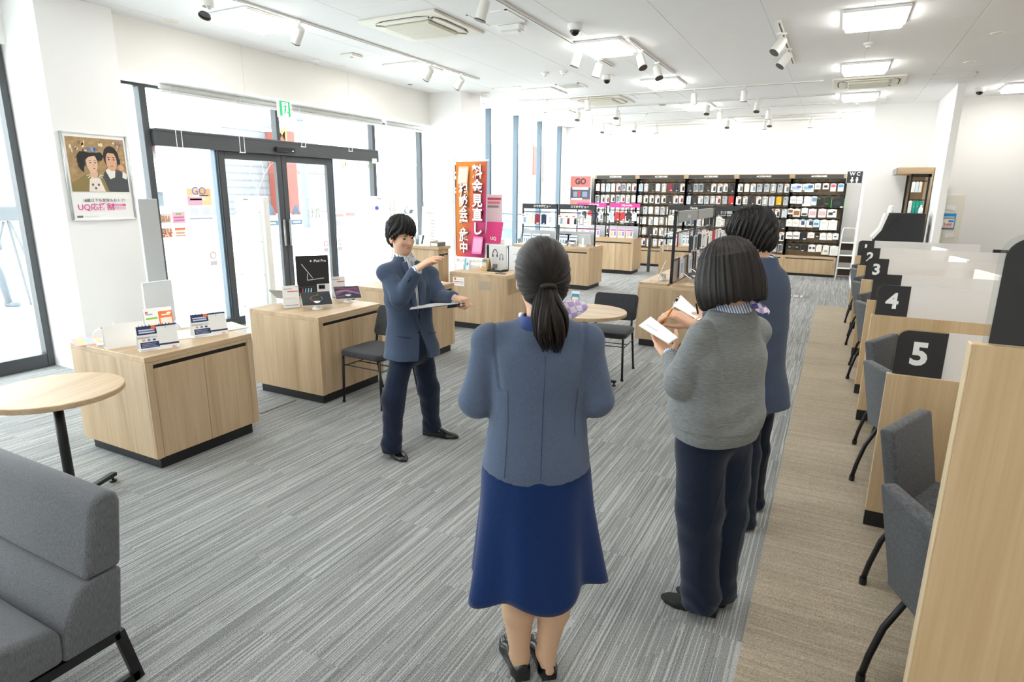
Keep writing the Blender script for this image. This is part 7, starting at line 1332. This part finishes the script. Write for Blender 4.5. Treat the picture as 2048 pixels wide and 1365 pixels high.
# flared skirt with soft folds
zt, zb = zh+.05, J(1070, 1148, 0)[2]; mb = MB(); nr, nt_ = 96, 26; rings = []
for k in range(nt_+1):
    t_ = k/nt_; z = zt+(zb-zt)*t_; R_ = []
    for i in range(nr):
        a0 = 2*pi*i/nr; fx, fy = np.interp(t_, [0, .2, .45, 1], [.170, .188, .198, .238]), np.interp(t_, [0, .2, .45, 1], [.125, .145, .155, .195]); fold = 1+t_**1.4*(.075*cos(5*a0+.6)+.05*cos(8*a0+2.1)+.03*cos(3*a0))
        lift = t_*(.022*cos(5*a0+.6+pi)+.02*cos(a0-.6)); c_ = j['hip'][:2]*1+fw*(-.005*t_); R_.append((c_[0]+rt[0]*fx*fold*cos(a0)+fw[0]*fy*fold*sin(a0)-org[0], c_[1]+rt[1]*fx*fold*cos(a0)+fw[1]*fy*fold*sin(a0)-org[1], z+lift))
    rings.append(R_)
mb.ring(rings, cap=False); o = mb.build('skirt', SKIRT, W1, smooth=True); q = o.modifiers.new('solid', 'SOLIDIFY'); q.thickness = .004
for i in (13, 35): MB().tube([np.array(rings[k][(nr*3//4-24+i*48//48+i) % nr])*np.array([1.003, 1.003, 1]) for k in range(4, nt_+1)], .001, 4).build('skirt_seam', mat('seam_navy', '#081c42', .9), W1)
hl, tl = at(1046, 1366), at(1014, 1284); hr, tr = at(1099, 1364), at(1073, 1280)
shoe(W1, org, hl, hl+nrm(tl-hl)*.25, SHOE, w=.047, hgt=.078, heelh=.03, open_=True); shoe(W1, org, hr, hr+nrm(tr-hr)*.25, SHOE, w=.047, hgt=.078, heelh=.03, open_=True)
def checker(name):
    m, nt, b = _new(name); L = nt.links.new; N = nt.nodes.new; tc = N('ShaderNodeTexCoord'); mp = N('ShaderNodeMapping'); mp.inputs['Scale'].default_value = (46, 46, 46); mp.inputs['Rotation'].default_value = (.3, .5, .5); L(tc.outputs['Object'], mp.inputs[0]); c1 = N('ShaderNodeTexChecker'); c1.inputs['Scale'].default_value = 1; L(mp.outputs[0], c1.inputs[0]); c1.inputs[1].default_value = lin('#e9e0f2'); wn = N('ShaderNodeTexWhiteNoise'); fl_ = N('ShaderNodeVectorMath'); fl_.operation = 'FLOOR'; L(mp.outputs[0], fl_.inputs[0]); L(fl_.outputs[0], wn.inputs['Vector']); r = N('ShaderNodeValToRGB'); r.color_ramp.interpolation = 'CONSTANT'; e = r.color_ramp.elements; e[0].color = lin('#5b4a9c'); e[1].position = .45; e[1].color = lin('#b9a4d8'); q = e.new(.85); q.color = lin('#e89a4a'); L(wn.outputs['Value'], r.inputs[0]); L(r.outputs[0], c1.inputs[2]); L(c1.outputs[0], b.inputs['Base Color']); b.inputs['Roughness'].default_value = .6; return m
SCARF = checker('scarf_check')
def sheet(name, grid, m, parent, th=.003):
    G = np.array(grid, float); nu, nv = G.shape[:2]; mb = MB(); mb.v = [tuple(q) for q in G.reshape(-1, 3)]; mb.f = [(i*nv+k, (i+1)*nv+k, (i+1)*nv+k+1, i*nv+k+1) for i in range(nu-1) for k in range(nv-1)]; mb.mi = [0]*len(mb.f); o = mb.build(name, m, parent, smooth=True); q = o.modifiers.new('solid', 'SOLIDIFY'); q.thickness = th; q = o.modifiers.new('sub', 'SUBSURF'); q.levels = q.render_levels = 2; return o
sheet('scarf', [[J(1112, 606, .10)-org, J(1118, 622, .09)-org, J(1130, 640, .08)-org], [J(1140, 600, .12)-org, J(1144, 620, .085)-org, J(1142, 641, .08)-org], [J(1162, 602, .12)-org, J(1160, 618, .10)-org, J(1158, 631, .10)-org], [J(1179, 611, .13)-org, J(1176, 616, .125)-org, J(1172, 622, .12)-org]], SCARF, W1)
MB().tube([hc+np.array([*(fw*.062*sin(q)+rt*.064*cos(q)), -.13-.02*sin(q)])-org for q in np.linspace(-.2, pi+.2, 16)], [.004]+[.011]*14+[.004], 8).build('scarf_band', SCARF, W1, smooth=True)
# ================= woman with the bob taking notes
p = Person((-.35, 2.52, 0)); J = p.J; org = np.array([-.35, 2.52, 0])
W2 = thing('person', 'woman with a dark bob in grey cardigan and navy trousers writing in a notebook', 'person', org)
fw = nrm(p.n*.77-p.r*.64); rt = np.array([fw[1], -fw[0]]); hf = np.array([*(p.n*.62-p.r*.72), -.38]); hc = J(1452, 545, .0); FRB = frame3(hf); HS = 1.0
j = dict(nk=J(1463, 618, .0), sh_l=J(1406, 672, -.09), sh_r=J(1508, 664, .09), el_l=J(1363, 768, -.10), el_r=J(1460, 745, .26), wr_l=J(1341, 714, .06), wr_r=J(1388, 652, .22), hip=J(1430, 846, 0), hp_l=J(1402, 892, -.05), hp_r=J(1452, 892, .06), kn_l=J(1398, 1030, -.05), kn_r=J(1448, 1030, .07), cf_l=J(1399, 1090, -.05), cf_r=J(1444, 1090, .07), an_l=J(1400, 1190, -.05), an_r=J(1434, 1188, .06), ft_l=J(1380, 1205, -.03), ft_r=J(1420, 1203, .08), legr=[.08, .06, .055, .038, .035])
hsl = hand_prims(j['wr_l'], J(1322, 684, .13)-j['wr_l'], p.dirv(-.1, .1, .95), 1, curl=(.15, .25, .2), thumb=(.55, .45, .75), tcurl=.5); hsr = hand_prims(j['wr_r'], J(1346, 624, .22)-j['wr_r'], p.dirv(-.35, .2, -.85), 1, curl=[(.55, .65, .4), (.6, .65, .4), (.5, .6, .4), (.35, .5, .4)], spread=1, thumb=(.75, .3, .6), tcurl=.45)
hsr_b = hsr; a, b, c = hand_fn(hsl), hand_fn(hsr), head_fn(hc, FRB, HS)
cr = bounded(lambda P: person_core(P, j), [j[k] for k in j if k != 'legr'], .12); nf = bounded(lambda P: cone(P, hc-FRB[1]*.025-FRB[2]*.06, j['nk']-(0, 0, .05), .05, .06), [hc, j['nk']], .13)
allp = [hc+(0, 0, .13), j['sh_l'], j['sh_r'], j['el_l'], j['el_r'], j['wr_l'], J(1320, 620, .2), j['ft_l']-(0, 0, .05), j['ft_r'], j['wr_r']+(0, 0, .12)]
fp = facepaint(hc, FRB, HS); sdf_obj('body', lambda P: smin(np.minimum(np.minimum(smin(c(P), nf(P), .03), a(P)), b(P)), cr(P), .012), np.min(allp, 0)-.12, np.max(allp, 0)+.12, .0045, None, W2, org, mats=[SKIN, LIP], paint=fp); eyes(W2, hc, FRB, org, HS)
FRV = frame3((hf[0], hf[1], -.22))
def bobhair(P):
    q = (P-hc.astype(np.float32))@FRV.T.astype(np.float32); ang = np.arctan2(q[:, 0], q[:, 1]); d = elps(q, (0, -.015, .035), (.100, .118, .105)); d = smin(d, loftd(q, [(-.165, 0, -.018, .09, .095), (-.13, 0, -.018, .118, .120), (-.07, 0, -.016, .128, .130), (-.0, 0, -.015, .118, .126), (.05, 0, -.015, .09, .10)], (1, 0), (0, 1), 2.2), .03)
    d += .0022*np.sin(ang*34+2.5*np.sin(ang*6))+.0012*np.sin(ang*71)
    cut = (-.122+.003*np.sin(ang*9)+.004*np.sin(ang*31)+np.interp(np.abs(ang), [.3, 1.0, 2.2, 3.1], [-.012, -.018, .0, .008]))-q[:, 2]
    d = np.maximum(d, cut*.8); fc = np.maximum(np.maximum(.045-q[:, 1], np.abs(q[:, 0])-.062), q[:, 2]-.03); d = np.maximum(d, -fc*.8); inner = elps(q, (0, -.005, -.13), (.082, .088, .10)); return np.maximum(d, -inner)
h = sdf_obj('hair', bobhair, hc-.21, hc+.19, .0036, HAIRB, W2, org); strand_attr(h, org, hc, FRV, 'vert')
zh, zn, zs = j['hip'][2], j['nk'][2], j['sh_l'][2]
TB = torso_loft(j, fw, [(zh-.055, .178, .150, .0), (zh-.02, .184, .160, .0), (zh+.05, .192, .160, .005), (zh+.18, .186, .148, .015), (zs-.08, .178, .130, .01), (zs+.0, .12, .095, .0), (zn-.03, .098, .088, .0), (zn-.004, .084, .080, .0)])
def sweater(P):
    d = loftd(P, TB, rt, fw); sl = np.minimum(chain(P, [j['sh_l'], j['el_l'], j['wr_l']-(j['wr_l']-j['el_l'])*.05], [.062, .066, .040], .03), chain(P, [j['sh_r'], j['el_r'], j['wr_r']-(j['wr_r']-j['el_r'])*.1], [.062, .062, .04], .03)); d = smin(smin(d, yoke(P, j['nk']-(0, 0, .005), j['sh_l'], j['sh_r'], .052, .055), .035), sl, .013)
    w_ = (P-j['sh_l'].astype(np.float32)); pl = (w_[:, 0]*rt[0]+w_[:, 1]*rt[1])*np.sign((j['sh_l']-j['nk'])[:2]@rt)+.015-.15*np.minimum(0, w_[:, 2]+.02); d += .005*np.exp(-(pl/.006)**2)*(w_[:, 2] > -.15)
    e_ = np.linalg.norm(P-j['el_l'].astype(np.float32), axis=1); d += .004*np.sin(60*((P-j['el_l'].astype(np.float32))@nrm(j['wr_l']-j['sh_l']).astype(np.float32)))*np.exp(-(e_/.09)**2)
    d += wrink(P, .0035, (9, 9, 20), 21)+.003*np.sin(P[:, 2]*48+3*np.sin(P[:, 0]*14))*np.exp(-((P[:, 2]-zh-.07)/.07)**2); rib = P[:, 2] < zh-.0; return np.where(rib, d+.004, d)
jp = [j[k] for k in ('sh_l', 'sh_r', 'el_l', 'el_r', 'wr_l', 'wr_r', 'nk')]+[j['hip']-(0, 0, .06)]; cloth_obj('cardigan', sweater, jp, .21, .0055, KNIT, W2, org)
MB().tube([np.array([*(np.array([np.interp(zn-.012, [s[0] for s in TB], [s[1] for s in TB]), np.interp(zn-.012, [s[0] for s in TB], [s[2] for s in TB])])+rt*.084*cos(q)+fw*.072*sin(q)), zn-.020])-org for q in np.linspace(0, 2*pi, 33)], .006, 6).build('neckband', KNIT, W2, smooth=True)
SH2 = stripes('striped_blouse', '#f4f6fa', '#5a80bc', 110, (p.r[0]*.9, p.r[1]*.9, .42), .58)
cloth_obj('blouse', lambda P: np.maximum(np.abs(cone(P, j['nk']+np.array([0, 0, -.03]), j['nk']+np.array([*(fw*.006), .03]), .074, .069))-.0045, np.maximum(P[:, 2]-zn-.036, zn-.04-P[:, 2])), [j['nk']-(0, 0, .08), j['nk']+(0, 0, .06)], .1, .0045, SH2, W2, org)
cloth_obj('cuff', lambda P: cone(P, j['wr_l']-(j['wr_l']-j['el_l'])*.1, j['wr_l']+(j['wr_l']-j['el_l'])*.03, .037, .036), [j['wr_l']], .1, .0045, SH2, W2, org)
sheet('scarf', [[J(1498, 597, -.04)-org, J(1502, 604, -.06)-org, J(1503, 612, -.07)-org], [J(1516, 602, -.03)-org, J(1514, 612, -.07)-org, J(1510, 622, -.08)-org], [J(1531, 612, -.02)-org, J(1527, 621, -.05)-org, J(1520, 628, -.06)-org], [J(1541, 624, -.02)-org, J(1539, 627, -.03)-org, J(1537, 631, -.03)-org]], SCARF, W2)
cloth_obj('trousers', lambda P: trousers(P, j['hip'], j['hp_r'], j['hp_l'], j['kn_r'], j['kn_l'], j['an_r']-(0, 0, .0), j['an_l']-(0, 0, .0), [.105, .092, .074], seed=9, pel=(.155, .13), zdrop=.0), [j['hip']+(0, 0, .1), j['an_l']-(0, 0, .02), j['an_r'], j['kn_l'], j['kn_r']], .16, .0062, NAVYT, W2, org)
shoe(W2, org, at(1434, 1232), at(1322, 1196), SUEDE, w=.048, hgt=.06, heelh=.018, open_=True); shoe(W2, org, at(1452, 1212), at(1352, 1182), SUEDE, w=.048, hgt=.06, heelh=.018, open_=True)
def held_sheet(name, label, cat, P4, m, th, org_):
    t = thing(name, label, cat, P4[0]); q = [np.array(a)-P4[0] for a in P4]; n_ = nrm(np.cross(q[1]-q[0], q[3]-q[0])); return t, q, n_
NB = [J(1278, 653, .15), J(1338, 689, .05), J(1357, 677, .07), J(1302, 635, .18)]
t, q, n_ = held_sheet('notebook', 'open white notebook held in the left hand of the woman in grey', 'notebook', NB, PAPER, .006, org); MB().prism(q, n_*.006).build('pages', PAPER, t); MB().prism([a*1.01 for a in q], -n_*.002).build('cover', ink('#e6dcb0'), t)
MB().quad(*(q[0]+(q[1]-q[0])*u+(q[3]-q[0])*v+n_*.0075 for u, v in ((.12, .3), (.5, .3), (.5, .36), (.12, .36)))).build('writing', ink('#c9c9cf'), t)
gm = (np.array(hsr_b[2][1])+np.array(hsr_b[19][1]))/2; gd = nrm(J(1370, 604, .16)-J(1342, 646, .18)); pA, pB = gm-gd*.055, gm+gd*.085; t = thing('orange_pen', 'orange ballpoint pen in the right hand of the woman in grey', 'pen', pA); d = pB-pA; MB().tube([d*.06, d*.45], .0052, 8).build('grip', mat('pen_red', '#b8502c', .3), t); MB().tube([d*.45, d*.95], .0055, 8).build('barrel', mat('pen_orange', '#ef8a24', .3), t); MB().tube([d*0, d*.06], [.001, .0045], 8).build('tip', STEEL, t); MB().tube([d*.95, d*1.02], .0035, 8).build('clicker', PLWW, t)
# ================= man in the blue suit behind her
p = Person((-.27, 3.44, 0)); J = p.J; org = np.array([-.27, 3.44, 0])
M2 = thing('person', 'man in blue suit half hidden behind the woman in grey, seen from behind', 'person', org)
fw = nrm(p.n*.62-p.r*.78); rt = np.array([fw[1], -fw[0]]); hf = np.array([*(p.n*.45-p.r*.85), -.30]); hc = J(1505, 474, .0); FRM = frame3(hf); HS = 1.0
j = dict(nk=J(1523, 525, .0), sh_l=J(1478, 560, -.11), sh_r=J(1538, 560, .11), el_l=J(1462, 640, -.08), el_r=J(1542, 645, .10), wr_l=J(1420, 634, .06), wr_r=J(1440, 640, .28), hip=J(1508, 780, 0), hp_l=J(1494, 795, -.06), hp_r=J(1520, 795, .07), kn_l=J(1489, 910, -.08), kn_r=J(1508, 900, .1), cf_l=J(1487, 970, -.09), cf_r=J(1506, 950, .12), an_l=J(1484, 1036, -.10), an_r=J(1502, 1000, .15), ft_l=J(1478, 1050, -.10), ft_r=J(1496, 1012, .15), legr=[.075, .055, .05, .036, .034])
hsl = hand_prims(j['wr_l'], J(1392, 624, .10)-j['wr_l'], p.dirv(-.2, .3, -.8), 1, curl=(.5, .6, .4)); hsr = hand_prims(j['wr_r'], J(1405, 640, .30)-j['wr_r'], p.dirv(-.2, .1, .8), 1, curl=(.5, .6, .4))
a, b, c = hand_fn(hsl), hand_fn(hsr), head_fn(hc, FRM, HS)
cr = bounded(lambda P: person_core(P, j), [j[k] for k in j if k != 'legr'], .12); nf = bounded(lambda P: cone(P, hc-FRM[1]*.03-FRM[2]*.05, j['nk']-(0, 0, .05), .054, .062), [hc, j['nk']], .13)
allp = [hc+(0, 0, .13), j['sh_l'], j['sh_r'], j['el_l'], j['el_r'], j['wr_l'], J(1385, 620, .1), j['ft_l']-(0, 0, .04), j['ft_r'], j['wr_r']]
sdf_obj('body', lambda P: smin(np.minimum(np.minimum(smin(c(P), nf(P), .03), a(P)), b(P)), cr(P), .012), np.min(allp, 0)-.12, np.max(allp, 0)+.12, .0052, None, M2, org, mats=[SKIN, LIP], paint=facepaint(hc, FRM, HS)); eyes(M2, hc, FRM, org, HS)
h = sdf_obj('hair', lambda P: hair_short(P, hc, FRM, HS*1.06, back=-.095, fringe=.015, side=.0), hc-.17, hc+.17, .0038, HAIRK, M2, org); strand_attr(h, org, hc, FRM)
mb = MB(); L3 = lambda q: hc+np.array(q)@FRM-org
for s_ in (-1, 1): mb.tube([L3((s_*.031+.024*cos(a), .108, .002+.017*sin(a))) for a in np.linspace(0, 2*pi, 17)], .0015, 5); mb.tube([L3((s_*.055, .105, .006)), L3((s_*.078, .06, .006)), L3((s_*.084, .0, .006))], .0016, 5)
mb.tube([L3((-.008, .112, .004)), L3((.008, .112, .004))], .0014, 5); mb.build('glasses', STEEL, M2)
zh, zn, zs = j['hip'][2], j['nk'][2], j['sh_l'][2]
TM = torso_loft(j, fw, [(zh-.08, .20, .165, .0), (zh+.0, .19, .15, .0), (zh+.08, .178, .135, .0), (zh+.2, .170, .125, .005), (zh+.35, .178, .13, .01), (zs-.05, .18, .12, .005), (zs+.025, .155, .10, .0), (zn-.01, .088, .076, .0), (zn+.03, .066, .064, .0)])
def jacketM(P):
    d = loftd(P, TM, rt, fw); sl = np.minimum(chain(P, [j['sh_l'], j['el_l'], j['wr_l']], [.06, .06, .046], .03), chain(P, [j['sh_r'], j['el_r'], j['wr_r']], [.06, .06, .046], .03)); d = smin(smin(d, yoke(P, j['nk'], j['sh_l'], j['sh_r']), .03), sl, .010)+wrink(P, .0026, (12, 12, 20), 31); col = np.maximum(np.abs(cone(P, j['nk']+np.array([0, 0, -.04]), j['nk']+np.array([*(fw*.008), .03]), .088, .074))-.006, np.maximum(P[:, 2]-zn-.03, zn-.06-P[:, 2])); return smin(d, col, .008)
jp = [j[k] for k in ('sh_l', 'sh_r', 'el_l', 'el_r', 'wr_l', 'wr_r', 'nk')]+[j['hip']-(0, 0, .08)]; cloth_obj('jacket', jacketM, jp, .2, .006, SUIT, M2, org)
cloth_obj('shirt', lambda P: np.maximum(np.abs(cone(P, j['nk']+np.array([0, 0, -.03]), j['nk']+np.array([*(fw*.01), .045]), .066, .060))-.005, np.maximum(P[:, 2]-zn-.05, zn-.04-P[:, 2])), [j['nk']-(0, 0, .08), j['nk']+(0, 0, .07)], .1, .005, stripes('striped_shirt_navy', '#f2f3f5', '#33415f', 75, (0, .25, .97), .55), M2, org)
cloth_obj('trousers', lambda P: trousers(P, j['hip']-(0, 0, .03), j['hp_r'], j['hp_l'], j['kn_r'], j['kn_l'], j['an_r']-(0, 0, .01), j['an_l']-(0, 0, .01), [.088, .076, .066], seed=14, pel=(.135, .11)), [j['hip']+(0, 0, .15), j['an_l']-(0, 0, .05), j['an_r'], j['kn_l'], j['kn_r']], .15, .0068, NAVYT, M2, org)
shoe(M2, org, at(1494, 1062), at(1428, 1046), SHOE, w=.048, hgt=.085); shoe(M2, org, at(1508, 1021), at(1448, 1006), SHOE, w=.048, hgt=.085)
NP = [J(1346, 612, .14), J(1398, 642, .02), J(1408, 634, .04), J(1362, 591, .18)]
t, q, n_ = held_sheet('notepad', 'white note sheet on a clip held by the man behind the woman in grey', 'notepad', NP, PAPER, .004, org); MB().prism(q, n_*.004).build('sheets', PAPER, t); e0 = (q[0]+q[3])/2
for k in range(3): MB().sphere(e0+(q[3]-q[0])*(-.3+.3*k)*.8+n_*.006, .009, 8, 6).build('clip_ornament', (PLWW, SCREEN, PLWW)[k], t); MB().sphere(e0+(q[3]-q[0])*(-.3+.3*k)*.8+n_*.013, .005, 8, 6).build('clip_dot', SCREEN, t)
pA, pB = J(1396, 628, .04), J(1392, 607, .04); t = thing('black_pen', 'black pen in the hand of the man behind the woman in grey', 'pen', pA); MB().tube([pA*0, (pB-pA)*.9], .006, 8).build('barrel', SCREEN, t); MB().tube([(pB-pA)*.9, pB-pA], .004, 8).build('cap', BLKM, t)
finish_text()
